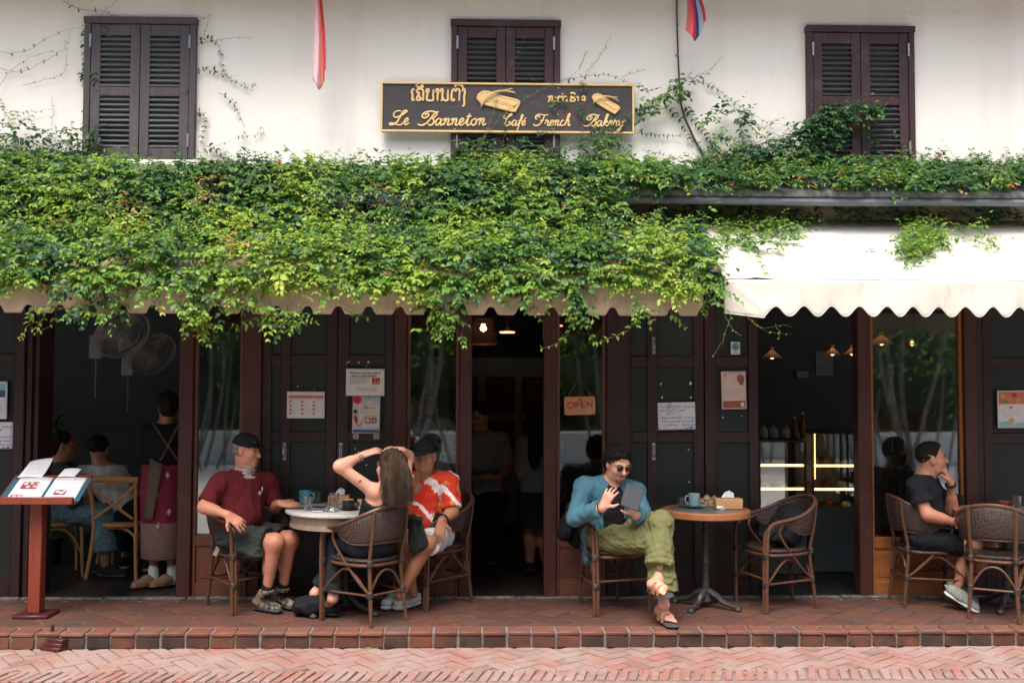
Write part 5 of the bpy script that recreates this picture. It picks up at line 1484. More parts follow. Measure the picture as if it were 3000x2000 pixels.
    def foot(s, side, heel, toe, up=(0, 0, 1), r=1.0):
        B, c = s.B, s.sc * r
        heel, toe = VA(heel), VA(toe); d = nrm(toe - heel); up = nrm(np.array(up) - d * float(np.dot(nrm(up), d))); lt = np.cross(d, up)
        A = VA(s.J['A' + side]); L = float(np.linalg.norm(toe - heel))
        B.cap(A, heel + d * .045 + up * .040, .034 * c, .036 * c, .03); B.ell(heel + d * .03 + up * .032, (.034 * c,) * 3, None, .02)
        B.cap(heel + d * .05 + up * .04, heel + d * L * .68 + up * .026, .036 * c, .036 * c, .03, flat=(up, .72))
        B.cap(heel + d * L * .66 - lt * .025 + up * .022, heel + d * L * .68 + lt * .025 + up * .020, .024 * c, .02 * c, .02)
        sg = -1 if side == 'L' else 1
        for i in range(5):
            b = heel + d * L * (.74 - .012 * i * i) + lt * sg * (-.030 + .0155 * i) + up * .018
            B.cap(b, b + d * L * (.22 - .02 * i) - up * .004, (.0125 if i == 0 else .0085) * c, (.0115 if i == 0 else .0075) * c, .006)
    def body(s, name='body'):
        return s.B.mesh(name, s.h, s.skin, s.t)
    def garment(s, name, m, fn, fold=None, cuts=None, h=None):
        S = SDF(); fn(S); return S.mesh(name, h or s.h * 1.15, m, s.t, fold, cuts)
    def add(s, name, mb, m, **kw):
        o = mb.build(name, m, s.t, **kw); o.matrix_parent_inverse = Matrix.Translation(-s.t.location); return o
    def shoe(s, heel, toe, ankle, m_up, m_sole, collar=.046, high=.0, w=1.0, toebox=1.0, name='shoe', up=(0, 0, 1), lift=.0):
        heel, toe = VA(heel), VA(toe); d = nrm(toe - heel); up = nrm(np.array(up) - d * float(np.dot(nrm(up), d)))
        L = float(np.linalg.norm(toe - heel)); A = VA(ankle)
        S = SDF()
        S.cap(heel + d * .04 + up * .05, heel + d * L * .45 + up * .052, .040 * w, .041 * w, .03); S.cap(heel + d * L * .42 + up * .045, toe - d * .040 + up * .034 * toebox, .043 * w, .036 * w, .03, flat=(up, .85))
        if collar: S.cap(heel + d * .05 + up * .06, A + up * high, collar * w, collar * .95 * w, .03, cuts=[(A + up * high, up)])
        o = S.mesh(name, .006, m_up, s.t, None, [(heel + up * .012, -up)])
        S = SDF(); S.cap(heel + d * .040 + up * .016, toe - d * .038 + up * .016, .041 * w, .042 * w, .02, flat=(up, .45))
        q = S.mesh('sole', .006, m_sole, s.t, None, [(heel + up * .002, -up)])
        q.parent = o; q.matrix_parent_inverse = Matrix.Identity(4)
        return o
def baseball_cap(F, m, brim_dir=None, drop=0.0, emblem=None):
    q, c = F.q, F.sc
    S = SDF(); S.ell(q(0, -.010, .040), (.085 * c, .102 * c, .086 * c), F.hx, .01)
    f = F.hx[1] * 1.0; u = F.hx[2]
    o = S.mesh('cap', F.h, m, F.t, None, [(q(0, 0, .028), -(u + f * .12))])
    S = SDF(); S.cap(q(-.040, .075, .034), q(.040, .075, .034), .045, .045, .01, flat=(u, .10)); S.cap(q(0, .08, .036), q(0, .162, .016), .062, .048, .04, flat=(u, .085))
    b = S.mesh('brim', .005, m, F.t); b.parent = o; b.matrix_parent_inverse = Matrix.Identity(4)
    return o

# ---------------------------------------------------------------- the man in the maroon shirt
J = dict(P=W(694, 1566, -.40), N=W(716, 1388, -.40), H=W(722, 1318, -.42), SR=W(645, 1412, -.51), SL=W(786, 1408, -.28),
         ER=W(598, 1484, -.62), WR=W(668, 1508, -.72), EL=W(806, 1484, -.27), WL=W(822, 1474, -.44),
         KR=W(806, 1588, -.60), KL=W(850, 1580, -.46), AR=W(783, 1722, -.55), AL=W(830, 1716, -.41))
F = Fig('old man in a maroon T-shirt, black cap and neck scarf seated at the marble table', J, skin=M_skinA)
F.torso(F.B); F.head((.97, -.24, -.02), (.10, 0, 1)); F.arm(F.B, 'R'); F.arm(F.B, 'L'); F.leg(F.B, 'R'); F.leg(F.B, 'L')
F.hand('R', (.88, -.10, -.55), (.15, -.75, .60), (.25, .3, .2), .12); F.hand('L', (.93, -.1, -.12), (-.1, -.5, .9), (.15, .35, .3), .12)
F.body(); F.face(brow=M_ghair)
M_maroon = cloth('maroon', (0.115, 0.016, 0.018), (0.085, 0.011, 0.014), 40)
def g(S):
    F.torso(S, .016, .03); F.arm(S, 'R', .014, .86, w=.016); F.arm(S, 'L', .014, .86, w=.016)
F.garment('t_shirt', M_maroon, g, folds(.006, .11, 3), [(VA(J['P']) + np.array((0, 0, -.045), np.float32), (0, 0, -1)), (VA(J['N']) + F.ax[2] * .028, F.ax[2])])
M_camo = cloth('camo_shorts', (0.022, 0.027, 0.024), (0.036, 0.042, 0.036), 12)
def g(S):
    S.ell(VA(J['P']), (.185, .15, .12), np.array([F.hl, F.fw, (0, 0, 1)]), .03); F.leg(S, 'R', .016, .84, w=.024); F.leg(S, 'L', .016, .84, w=.024)
    K = VA(J['KR']); S.cap(F.HR + (K - F.HR) * .35 + np.array((0, -.07, -.06)), F.HR + (K - F.HR) * .62 + np.array((0, -.07, -.09)), .05, .052, .04)
F.garment('shorts', M_camo, g, folds(.007, .07, 5))
M_scarf = MAT('neck_scarf', (0.42, 0.36, 0.34), (0.22, 0.17, 0.17), 26, .9, .1, .3, 90, (1, 1, 3), space='world')
n0 = VA(J['N']); u_ = nrm(VA(J['H']) - n0)
S = SDF()
for i in range(4): S.ell(n0 + u_ * (-.004 + .023 * i) + F.ax[1] * (.016 - .001 * i), (.084 - .004 * i, .086 - .004 * i, .021), np.array([F.ax[0], F.ax[1], u_]), .006)
S.mesh('neck_scarf', .006, M_scarf, F.t, folds(.006, .035, 8, (.4, .4, 2)))
capo = baseball_cap(F, M_bcloth)
q = F.q
F.add('cap_badge', MB().lathe([(.0001, -.003), (.012, -.002), (.013, .0), (.0001, .003)], q(.045, .075, .068), 12), MAT('badge', (.45, .08, .12), None, 9, .6))
S = SDF(); S.ell(q(0, -.02, -.005), (.079, .093, .060), F.hx, .01, cuts=[(q(0, -.018, 0), F.hx[1])]); S.ell(q(0, -.015, .01), (.0785, .094, .05), F.hx, .004, cuts=[(q(0, .036, 0), F.hx[1]), (q(0, 0, .012), -F.hx[2])])
S.mesh('hair', .0052, M_ghair, F.t, folds(.005, .02, 9), [(q(0, 0, .044), F.hx[2]), (q(0, -.03, -.060), -F.hx[2])])
S = SDF(); S.cap(q(-.036, .030, -.083), q(.036, .030, -.083), .0258, .0258, .02); S.ell(q(0, .070, -.098), (.027, .021, .021), F.hx, .02)
S.mesh('stubble', .005, MAT('grey_stubble', (0.36, 0.20, 0.145), (0.27, 0.16, 0.12), 90, .8, .2, .4, 220, space='world'), F.t)
lp = W(762, 1424, -.40)
lo_ = MB()
for (x, z, w_, h_) in ((-.008, .016, .006, .026), (.0, .004, .020, .005), (.003, -.005, .024, .004), (.006, -.014, .014, .003)):
    lo_.box(x, x + w_, -.001, .001, z, z + h_)
cL = VA(J['P']) + (VA(J['N']) - VA(J['P'])) * .74 + F.ax[1] * .128 - F.ax[0] * .085
lo_.v = [tuple(cL + F.ax[0] * x + F.ax[1] * (y + .004) + np.array((0, 0, z))) for x, y, z in lo_.v]
F.add('shirt_logo', lo_, M_paper, smooth=False)
M_trail = MAT('trail_shoe', (0.26, 0.215, 0.16), (0.045, 0.043, 0.040), 26, .8, .2, .5, 90, space='world', lo=.45, hi=.56)
M_rub = MAT('rubber_sole', (0.05, 0.06, 0.06), (0.035, 0.04, 0.04), 30, .8)
for sd, he, to in (('R', G(746, 1783, .006), G(822, 1796, .006)), ('L', G(800, 1770, .006), G(862, 1787, .006))):
    sh = F.shoe(he, to, VA(J['A' + sd]) + np.array((0, 0, -.012)), M_trail, M_rub, .050, .0)
    d = nrm(VA(to) - VA(he)); lt = np.cross(d, (0, 0, 1)); m_ = VA(he)
    for k in range(4):
        a = m_ + d * (.115 + .022 * k) + np.array((0, 0, .094 - .010 * k))
        o = F.add('lace', MB().tube([a - lt * .022, a + np.array((0, 0, .006)), a + lt * .022], .003, 5), M_rub); 
    F.garment('sock', M_bcloth, lambda S: S.cap(VA(J['A' + sd]) + np.array((0, 0, -.03)), VA(J['A' + sd]) + np.array((0, 0, .022)), .040, .038, .01))
P1 = F

# ---------------------------------------------------------------- the woman with her hands on her head
J = dict(P=W(1085, 1586, -.80), N=W(1140, 1428, -.86), H=W(1142, 1366, -.82), SL=W(1096, 1440, -.93), SR=W(1184, 1438, -.76),
         EL=W(994, 1366, -1.00), WL=W(1064, 1332, -.90), ER=W(1196, 1338, -.60), WR=W(1178, 1318, -.72),
         KL=W(985, 1585, -.68), KR=W(1045, 1575, -.48), AL=W(975, 1752, -.74), AR=W(922, 1738, -.62))
F = Fig('woman with long brown hair seen from behind, both hands on her head', J, skin=M_skinB, sc=.96)
F.torso(F.B, -.008); F.head((-.80, .58, -.05), (.02, .05, 1), male=False); F.arm(F.B, 'L', fem=.92); F.arm(F.B, 'R', fem=.9); F.leg(F.B, 'L'); F.leg(F.B, 'R')
F.hand('L', (.86, .38, .30), (-.25, -.55, .80), (.10, .25, .2), .14, .5, .92); F.hand('R', (-.85, -.15, .10), (.1, -.35, .9), (.25, .4, .3), .1, .5, .92)
F.foot('L', G(968, 1800, .01), G(915, 1790, .01), r=.9); F.foot('R', G(935, 1776, .01), G(898, 1768, .01), r=.9)
F.body(); F.face(eyes=False)
def g(S):
    F.torso(S, .008)
S_ = []
nk = VA(J['N']); lat, fr, up = F.ax
F.garment('tank_top', M_bcloth, lambda S: (g(S), S.ell(VA(J['SL']), (.066, .13, .085), F.ax, .02, sub=True), S.ell(VA(J['SR']), (.066, .13, .085), F.ax, .02, sub=True), S.ell(nk + up * .02, (.085, .15, .09), F.ax, .02, sub=True)), folds(.003, .08, 12), [(VA(J['P']) + (nk - VA(J['P'])) * .93, up), (VA(J['P']) + np.array((0, 0, -.06)), (0, 0, -1))])
for s_ in ('L', 'R'):
    b = VA(J['S' + s_]) * .62 + nk * .38
    F.add('strap', MB().tube(spline([b + up * -.10 - fr * .10, b - fr * .062 + up * -.02, b + up * .048, b + fr * .075 + up * -.02], 5), .009, 6), M_bcloth)
M_navyc = cloth('dark_trousers', (0.016, 0.020, 0.026))
def g(S):
    S.ell(VA(J['P']), (.185, .15, .13), np.array([F.hl, F.fw, (0, 0, 1)]), .03); F.leg(S, 'L', .012, 1.90, w=.02); F.leg(S, 'R', .012, 1.90, w=.02)
F.garment('trousers', M_navyc, g, folds(.005, .08, 14))
for he, to, a in ((G(992, 1806, .006), G(912, 1796, .006), 'L'), (G(950, 1778, .006), G(890, 1764, .006), 'R')):
    F.shoe(he, to, J['A' + a], M_shoe, M_shoe, 0, w=.96, toebox=.7, name='flat_shoe')
# hair: an under-mass and many strands
q = F.q
M_brown = MAT('long_brown_hair', (0.030, 0.018, 0.012), (0.055, 0.034, 0.023), 26, .65, .2, .4, 120, (1, 1, .15), space='world')
bk = -F.hx[1]
low = W(1160, 1474, -.965)
S = SDF(); S.ell(q(0, -.014, .034), (.083, .100, .090), F.hx, .02)
S.cap(q(0, -.045, .02), VA(low) + np.array((0, .02, .05)), .085, .062, .05, flat=(F.hx[1], .75)); S.cap(q(.02, -.05, -.02), VA(W(1176, 1455, -.95)), .07, .05, .05, flat=(F.hx[1], .8))
S.mesh('hair', .007, M_brown, F.t, folds(.008, .030, 21, (1, 1, .2)), [(q(0, .045, 0), F.hx[1] * 1.0 - F.hx[2] * .35)])
sm_ = MB(); rr = random.Random(5)
rt = F.hx[0]
for i in range(950):
    a = rr.uniform(-1.75, 1.75); ph = rr.uniform(.15, 1.0)
    # start on the scalp behind the crown
    st = VA(q(0, -.014, .034)) + rt * math.sin(a) * .088 * math.sin(ph * 1.45) + bk * math.cos(a) * .102 * math.sin(ph * 1.45) + np.array((0, 0, .094 * math.cos(ph * 1.45)))
    end_x = math.sin(a) * rr.uniform(.75, 1.2)
    Lz = rr.uniform(.82, 1.10)
    en = VA(low) + rt * end_x * .112 + bk * (.015 + .035 * math.cos(a) * rr.uniform(.3, 1.2)) + np.array((0, 0, (1 - Lz) * .30 + abs(end_x) * .02))
    mid = (st + en) / 2 + rt * math.sin(a) * .062 + bk * (.030 * max(0, math.cos(a)) + .012)
    pts = []
    w1, w2, p1 = rr.uniform(.006, .020), rr.uniform(24, 48), rr.uniform(0, 6)
    for k in range(9):
        t = k / 8
        b = st * (1 - t) ** 2 + mid * 2 * t * (1 - t) + en * t * t
        b = b + rt * w1 * math.sin(t * w2 * .35 + p1) * t * 1.6 + bk * w1 * math.cos(t * w2 * .3 + p1) * t
        pts.append(b)
    r0 = rr.uniform(.0014, .0030)
    sm_.tube(pts, [r0 * (1 - .55 * (k / 8)) for k in range(9)], 4, caps=False)
tag(F.add('hair_strands', sm_, MAT('brown_hair_strands', (0.028, 0.017, 0.011), (0.085, 0.053, 0.036), 16, .55, .25, 0, None, (1, 1, .12), space='world')), kind='stuff')
wl = VA(J['WL']); el = VA(J['EL']); d = nrm(wl - el)
for k, m_ in ((.012, M_hinge), (.030, MAT('gold', (.55, .34, .13), None, 9, .3, metal=.9))):
    c_ = wl - d * (k + .01); a_ = nrm(np.cross(d, (0, 0, 1))); b_ = np.cross(d, a_)
    F.add('bracelet', MB().tube([c_ + (a_ * math.cos(i * .524) + b_ * math.sin(i * .524)) * .0305 for i in range(12)], .004, 6, closed=True), m_)
tt = VA(J['SL']) * .58 + el * .42
cdir = nrm(np.array(CAM) - tt); ta = nrm(np.cross(cdir, (0, 0, 1))); tb_ = np.cross(ta, cdir)
tm = MB()
for st in (((-.012, -.006), (-.004, -.012), (.002, -.004), (-.004, .004)), ((-.006, .0), (.004, .004), (.014, .010)), ((.004, .012), (.006, .002), (.010, -.004))):
    tm.tube([tt + cdir * .0445 + ta * -x + tb_ * y for x, y in st], .0014, 5)
F.add('tattoo', tm, M_ink)
F.add('earring', MB().tube([VA(q(-.082, .0, -.046)) + np.array((.005 * math.cos(i * .785), 0, .007 * math.sin(i * .785))) for i in range(8)], .0018, 5, closed=True), M_hinge)
P2 = F
# a dark garment hanging from the arm of her chair
hg = W(1222, 1560, -.72)
jk = thing('dark_jacket', 'dark green garment hanging from the right arm of the chair under the woman', 'jacket', hg)
S = SDF(); S.cap(W(1205, 1520, -.72), W(1218, 1600, -.70), .03, .055, .03, flat=((.3, 1, 0), .45)); S.cap(W(1228, 1525, -.74), W(1240, 1590, -.72), .02, .045, .03, flat=((.3, 1, 0), .45)); S.cap(W(1200, 1512, -.74), W(1232, 1520, -.76), .02, .02, .02)
S.mesh('cloth', .0065, cloth('dark_green', (0.022, 0.027, 0.026)), jk, folds(.008, .06, 31, (1, 1, .2)))

# ---------------------------------------------------------------- the man in the red floral shirt
def floral_mat():
    t = NT('red_floral_cloth'); p = t.pos('world')
    v1 = t.n('ShaderNodeTexVoronoi'); v1.inputs['Scale'].default_value = 8.5; nz = t.noise(p, 14, 4, .6)
    pw = t.mix(.10, p, t.n('ShaderNodeTexNoise').outputs[1]) if False else p
    t.l(pw, v1.inputs['Vector'])
    d = t.math('ADD', v1.outputs['Distance'], t.math('MULTIPLY', t.math('SUBTRACT', nz, .5), .85))
    base = t.ramp(t.noise(p, 5, 2), [(.3, (0.56, 0.035, 0.020)), (.7, (0.62, 0.060, 0.030))])
    col = t.mix(t.ramp(d, [(.22, (1, 1, 1)), (.34, (0, 0, 0))]), base, (0.62, 0.23, 0.07))
    col = t.mix(t.ramp(d, [(.10, (1, 1, 1)), (.16, (0, 0, 0))]), col, (0.30, 0.22, 0.06))
    # white blossom garlands
    w = t.n('ShaderNodeTexWave'); w.wave_type = 'BANDS'; w.bands_direction = 'DIAGONAL'; w.inputs['Scale'].default_value = 2.5; w.inputs['Distortion'].default_value = 3.2; w.inputs['Detail'].default_value = 1.5; w.inputs['Detail Scale'].default_value = 1.2
    t.l(p, w.inputs[0])
    k = t.math('ADD', w.outputs[1], t.math('MULTIPLY', t.math('SUBTRACT', t.noise(p, 60, 2), .5), .28))
    col = t.mix(t.ramp(k, [(.90, (0, 0, 0)), (.94, (1, 1, 1))]), col, (0.78, 0.70, 0.68))
    t.bsdf(col, .85, .15, t.noise(p, 240, 2), .1, .003)
    return t.m
J = dict(P=W(1258, 1566, -.26), N=W(1242, 1398, -.34), H=W(1244, 1336, -.44), SL=W(1317, 1412, -.44), SR=W(1190, 1412, -.22),
         EL=W(1325, 1498, -.50), WL=W(1296, 1524, -.62), ER=W(1170, 1490, -.30), WR=W(1150, 1500, -.50),
         KL=W(1246, 1594, -.64), KR=W(1185, 1590, -.50), AL=W(1172, 1745, -.60), AR=W(1210, 1738, -.46))
F = Fig('smiling man in a red floral shirt, black cap and white shorts behind the woman', J, skin=M_skinC)
F.torso(F.B); F.head((-.20, -.97, .06), (-.03, 0, 1), jaw=1.12); F.arm(F.B, 'L'); F.arm(F.B, 'R'); F.leg(F.B, 'L'); F.leg(F.B, 'R')
F.hand('L', (-.22, -.25, -.94), (.15, -.92, .25), (.15, .25, .2), .12); F.hand('R', (-.8, -.4, -.3), (0, -.5, .8))
F.body(); F.face(brow=M_hair)
lat, fr, up = F.ax
def g(S):
    F.torso(S, .018, .05); F.arm(S, 'L', .016, .88, w=.018); F.arm(S, 'R', .016, .88, w=.018)
    n_ = VA(J['N']); S.ell(n_ + fr * .075 - up * .085, (.040, .035, .085), np.array([lat, fr, up]), .015, sub=True); S.ell(n_ + fr * .03 + up * .045, (.060, .062, .045), np.array([lat, fr, up]), .012, sub=True)
M_floral = floral_mat()
F.garment('floral_shirt', M_floral, g, folds(.006, .10, 33), [(VA(J['P']) + np.array((0, 0, -.03)), (0, 0, -1))])
for s_ in (-1, 1):
    n_ = VA(J['N'])
    F.add('collar', MB().add([n_ + lat * s_ * .058 - fr * .02 + up * .035, n_ + lat * s_ * .052 + fr * .062 + up * .012, n_ + lat * s_ * .088 + fr * .105 - up * .060, n_ + lat * s_ * .105 + fr * .05 - up * .004], [(0, 1, 2, 3)]), M_floral, thick=.006)
M_whitec = cloth('white_shorts', (0.66, 0.66, 0.65), (0.58, 0.58, 0.58), 30)
def g(S):
    S.ell(VA(J['P']), (.185, .15, .11), np.array([F.hl, F.fw, (0, 0, 1)]), .03); F.leg(S, 'L', .016, .88, w=.02); F.leg(S, 'R', .016, .88, w=.02)
F.garment('shorts', M_whitec, g, folds(.005, .09, 35))
pb_ = W(1235, 1530, -.44)
S = SDF(); S.cap(W(1205, 1530, -.46), W(1275, 1518, -.44), .05, .055, .02, flat=((0, 1, 0), .7)); S.mesh('waist_pouch', .007, M_bcloth, F.t, folds(.003, .06, 36))
baseball_cap(F, M_bcloth)
q = F.q
S = SDF(); S.ell(q(0, -.02, .0), (.078, .093, .06), F.hx, .01); S.mesh('hair', .006, M_hair, F.t, None, [(q(0, .02, -.0), F.hx[1] * .9), (q(0, 0, .04), F.hx[2]), (q(0, 0, -.035), -F.hx[2])])
wl = VA(J['WL']); d = nrm(wl - VA(J['EL'])); a_ = nrm(np.cross(d, (0, 0, 1))); b_ = np.cross(d, a_)
F.add('watch', MB().tube([wl - d * .018 + (a_ * math.cos(i * .449) + b_ * math.sin(i * .449)) * .035 for i in range(14)], .0085, 6, closed=True), M_shoe)
F.add('bracelet', MB().tube([wl + d * .006 + (a_ * math.cos(i * .449) + b_ * math.sin(i * .449)) * .033 for i in range(14)], .004, 6, closed=True), M_lip)
M_clog = MAT('white_clog', (0.66, 0.66, 0.60), (0.58, 0.58, 0.53), 20, .55, .4)
for he, to, a in ((G(1172, 1765, .006), G(1118, 1790, .006), 'L'), (G(1226, 1768, .006), G(1178, 1782, .006), 'R')):
    hv, tv = VA(he), VA(to); d = nrm(tv - hv); tv = hv + d * .27; lt = np.cross(d, (0, 0, 1))
    o = F.shoe(hv, tv, J['A' + a], M_clog, M_clog, 0, w=1.12, toebox=1.25, name='clog')
    F.add('heel_strap', MB().tube(spline([hv + d * .12 + lt * .047 + np.array((0, 0, .06)), hv + d * .02 + lt * .03 + np.array((0, 0, .075)), hv + d * .0 + np.array((0, 0, .078)), hv + d * .02 - lt * .03 + np.array((0, 0, .075)), hv + d * .12 - lt * .047 + np.array((0, 0, .06))], 4), .0065, 6), M_clog)
    for i in range(3):
        for j in range(5):
            x_, y_ = .135 + .030 * i, (j - 2) * .017
            zz = .094 - .014 * i - abs(y_) * .30
            p_ = hv + d * x_ + lt * y_ + np.array((0, 0, zz))
            F.add('vent_hole', MB().lathe([(.0001, -.004), (.0042, 0), (.0001, .0045)], p_ + np.array((0, 0, .004)), 8), M_shoe)
P3 = F

# ---------------------------------------------------------------- the man with the tablet
J = dict(P=W(1790, 1572, -.46), N=W(1792, 1412, -.54), H=W(1810, 1357, -.62), SR=W(1712, 1428, -.58), SL=W(1862, 1442, -.50),
         ER=W(1682, 1516, -.64), WR=W(1766, 1486, -.82), EL=W(1884, 1508, -.62), WL=W(1862, 1508, -.80),
         KR=W(1930, 1588, -.82), KL=W(1938, 1530, -.80), AR=W(1945, 1772, -.90), AL=W(1930, 1694, -.93))
F = Fig('man in sunglasses and a blue jacket seated with crossed legs reading a tablet', J, skin=M_skinB)
F.torso(F.B); F.head((.35, -.87, -.34), (.12, -.32, .94)); F.arm(F.B, 'R'); F.arm(F.B, 'L'); F.leg(F.B, 'R'); F.leg(F.B, 'L')
F.hand('R', (.42, -.15, .90), (-.55, -.80, .1), (.12, .35, .25), .16, .7); F.hand('L', (-.35, -.1, .92), (.45, -.88, .1), (.6, .7, .5), .08, .7)
F.foot('R', G(1930, 1800, .03), G(1968, 1828, .028)); 
hl_, tl_ = W(1905, 1722, -.88), W(1958, 1742, -1.05)
F.foot('L', hl_, tl_, (-.1, -.25, .95))
F.body(); F.face(eyes=False, brow=M_hair)
lat, fr, up = F.ax
M_blue = cloth('blue_linen', (0.075, 0.185, 0.245), (0.060, 0.150, 0.205), 50)
def g(S):
    F.torso(S, .007)
F.garment('black_t_shirt', M_bcloth, g, folds(.003, .09, 41), [(VA(J['N']) + up * .012, up), (VA(J['P']) + np.array((0, 0, -.02)), (0, 0, -1))])
def g(S):
    F.torso(S, .017); F.arm(S, 'R', .017, 1.86, w=.014); F.arm(S, 'L', .016, 1.82, w=.014)
    P_, N_ = VA(J['P']), VA(J['N'])
    S.cap(P_ + lat * .15 - fr * .06, P_ + lat * .17 - fr * .05 + np.array((0, 0, -.16)), .05, .055, .05, flat=(lat, .5)); S.cap(P_ + lat * .12 - fr * .04 + (N_ - P_) * .3, P_ + lat * .16 - fr * .05, .07, .05, .05)
    for z in (.06, .26, .46, .66, .86):
        c_ = P_ + (N_ - P_) * z + fr * (.16 + .02 * z)
        S.ell(c_ + lat * .012, (.070 + .016 * (1 - z), .17, .085), np.array([lat, fr, up]), .02, sub=True)
    S.ell(N_ + up * .06 + fr * .03, (.066, .075, .055), np.array([lat, fr, up]), .015, sub=True)
F.garment('jacket', M_blue, g, folds(.0065, .09, 43))
for s_ in (-1, 1):
    n_ = VA(J['N'])
    F.add('collar', MB().add([n_ + lat * s_ * .060 - fr * .03 + up * .045, n_ + lat * s_ * .056 + fr * .055 + up * .025, n_ + lat * s_ * .080 + fr * .118 - up * .050, n_ + lat * s_ * .108 + fr * .05 - up * .004, n_ + lat * s_ * .09 - fr * .04 + up * .01], [(0, 1, 2, 3, 4)]), M_blue, thick=.006)
M_olive = cloth('olive_linen', (0.165, 0.168, 0.072), (0.13, 0.135, 0.056), 36)
def g(S):
    S.ell(VA(J['P']), (.190, .155, .125), np.array([F.hl, F.fw, (0, 0, 1)]), .04)
    F.leg(S, 'R', .024, 1.80, w=.040, k=.03, r=(.090, .060, .058, .045)); F.leg(S, 'L', .024, 1.78, w=.034, k=.02, r=(.090, .060, .058, .045))
F.garment('trousers', M_olive, g, folds(.009, .10, 45))
q = F.q
S = SDF(); S.ell(q(0, -.022, .045), (.092, .105, .090), F.hx, .03); S.ell(q(0, -.08, -.02), (.075, .055, .075), F.hx, .03); S.ell(q(.02, .045, .088), (.06, .045, .030), F.hx, .03)
S.mesh('hair', .0052, M_hair, F.t, folds(.018, .026, 47), [(q(0, .062, .05), F.hx[1] * 1.0 - F.hx[2] * .85)])
S = SDF(); S.cap(q(-.040, .032, -.083), q(.040, .032, -.083), .0262, .0262, .02); S.ell(q(0, .070, -.098), (.030, .0225, .022), F.hx, .02); S.cap(q(-.022, .088, -.054), q(.022, .088, -.054), .0075, .0075, .008)
S.mesh('beard', .0045, MAT('stubble', (0.15, 0.075, 0.052), (0.21, 0.105, 0.072), 90, .8, .2, .5, 220, space='world'), F.t, None, [(q(0, .060, 0), -F.hx[1])])
fm = MB()
for x in (-1, 1):
    c_ = q(x * .0325, .098, .004); M_ = F.hx
    poly = [c_ + M_[0] * (.025 * math.cos(k * .5236)) + M_[2] * (.0235 * math.sin(k * .5236)) for k in range(12)]
    lens = MB().add([tuple(p_) for p_ in poly] + [tuple(c_ + M_[1] * .006)], [(k, (k + 1) % 12, 12) for k in range(12)])
    F.add('sunglass_lens', lens, M_eyed, thick=.002)
    fm.tube(poly, .0016, 5, closed=True); fm.tube([q(x * .057, .096, .010), q(x * .078, .05, .012), q(x * .080, -.01, .006)], .0018, 5)
fm.tube([q(-.008, .100, .010), q(0, .104, .012), q(.008, .100, .010)], .0016, 5)
F.add('sunglass_frame', fm, MAT('thin_gold', (.35, .25, .12), None, 9, .3, metal=.8))
M_strap = MAT('tan_leather', (0.30, 0.14, 0.065), (0.24, 0.105, 0.05), 30, .6)
def sandal(side, heel, toe, up):
    hv, tv = VA(heel), VA(toe); d = nrm(tv - hv); u_ = nrm(np.array(up) - d * float(np.dot(nrm(up), d))); lt = np.cross(d, u_)
    S = SDF(); S.cap(hv + d * .02 - u_ * .008, tv - d * .015 - u_ * .008, .040, .048, .02, flat=(u_, .24))
    o = S.mesh('sandal', .0055, M_rub, F.t)
    L = float(np.linalg.norm(tv - hv))
    for (a0, a1, top) in ((.34, .52, .066), (.52, .40, .064), (.62, .72, .050)):
        s_ = F.add('sandal_strap', MB().tube(spline([hv + d * L * a0 - lt * .047 - u_ * .002, hv + d * L * (a0 * .8 + a1 * .2) - lt * .036 + u_ * top * .72, hv + d * L * (a0 + a1) / 2 + u_ * top, hv + d * L * (a1 * .8 + a0 * .2) + lt * .036 + u_ * top * .72, hv + d * L * a1 + lt * .047 - u_ * .002], 4), .010, 6, flat=(Vector(u_), .5)), M_strap)
sandal('R', VA(G(1930, 1800, .03)) - np.array((0, 0, .004)), VA(G(1971, 1830, .028)), (0, 0, 1))
sandal('L', VA(hl_), VA(tl_), (-.1, -.25, .95))
wl = VA(J['WR']); d = nrm(wl - VA(J['ER'])); a_ = nrm(np.cross(d, (0, 0, 1))); b_ = np.cross(d, a_)
F.add('wristband', MB().tube([wl - d * .02 + (a_ * math.cos(i * .449) + b_ * math.sin(i * .449)) * .031 for i in range(14)], .0045, 6, closed=True), M_shoe)
P4 = F
tc = W(1852, 1455, -.90)
tab = thing('tablet', 'thin dark tablet held up by the man in sunglasses', 'tablet', tc)
tM = Matrix(((.86, .15, .48, 0), (.25, .62, -.74, 0), (-.42, .77, .48, 0), (0, 0, 0, 1)))
tM = Matrix.Rotation(R(8), 4, 'Z') @ Matrix.Rotation(R(62), 4, 'X') @ Matrix.Rotation(R(-22), 4, 'Z')
MB().box(-.066, .066, -.088, .088, -.005, .005, tM).build('body', MAT('tablet_case', (0.022, 0.030, 0.033), None, 9, .45), tab, .004)
MB().box(-.058, .058, -.078, .080, -.0056, -.0051, tM).build('screen', M_grey, tab)

# ---------------------------------------------------------------- the man in black at the right
J = dict(P=W(2700, 1570, -.28), N=W(2706, 1398, -.28), H=W(2729, 1344, -.30), SR=W(2684, 1424, -.43), SL=W(2724, 1420, -.13),
         ER=W(2716, 1506, -.50), WR=W(2812, 1534, -.50), EL=W(2790, 1500, -.24), WL=W(2784, 1412, -.34),
         KR=W(2850, 1598, -.42), KL=W(2898, 1606, -.26), AR=W(2802, 1724, -.42), AL=W(2822, 1728, -.32))
F = Fig('man in a black T-shirt resting his chin on his hand at the right table', J, skin=M_skinD)
F.torso(F.B); F.head((.95, -.22, .10), (-.12, 0, 1), jaw=1.04); F.arm(F.B, 'R'); F.arm(F.B, 'L'); F.leg(F.B, 'R'); F.leg(F.B, 'L')
F.hand('R', (.35, -.05, -.94), (.85, -.35, .2), (.15, .3, .2), .08); F.hand('L', (-.35, .05, .93), (.7, -.6, .3), (.5, .9, .5), .05, .55)
F.body(); F.face(brow=M_hair)
lat, fr, up = F.ax
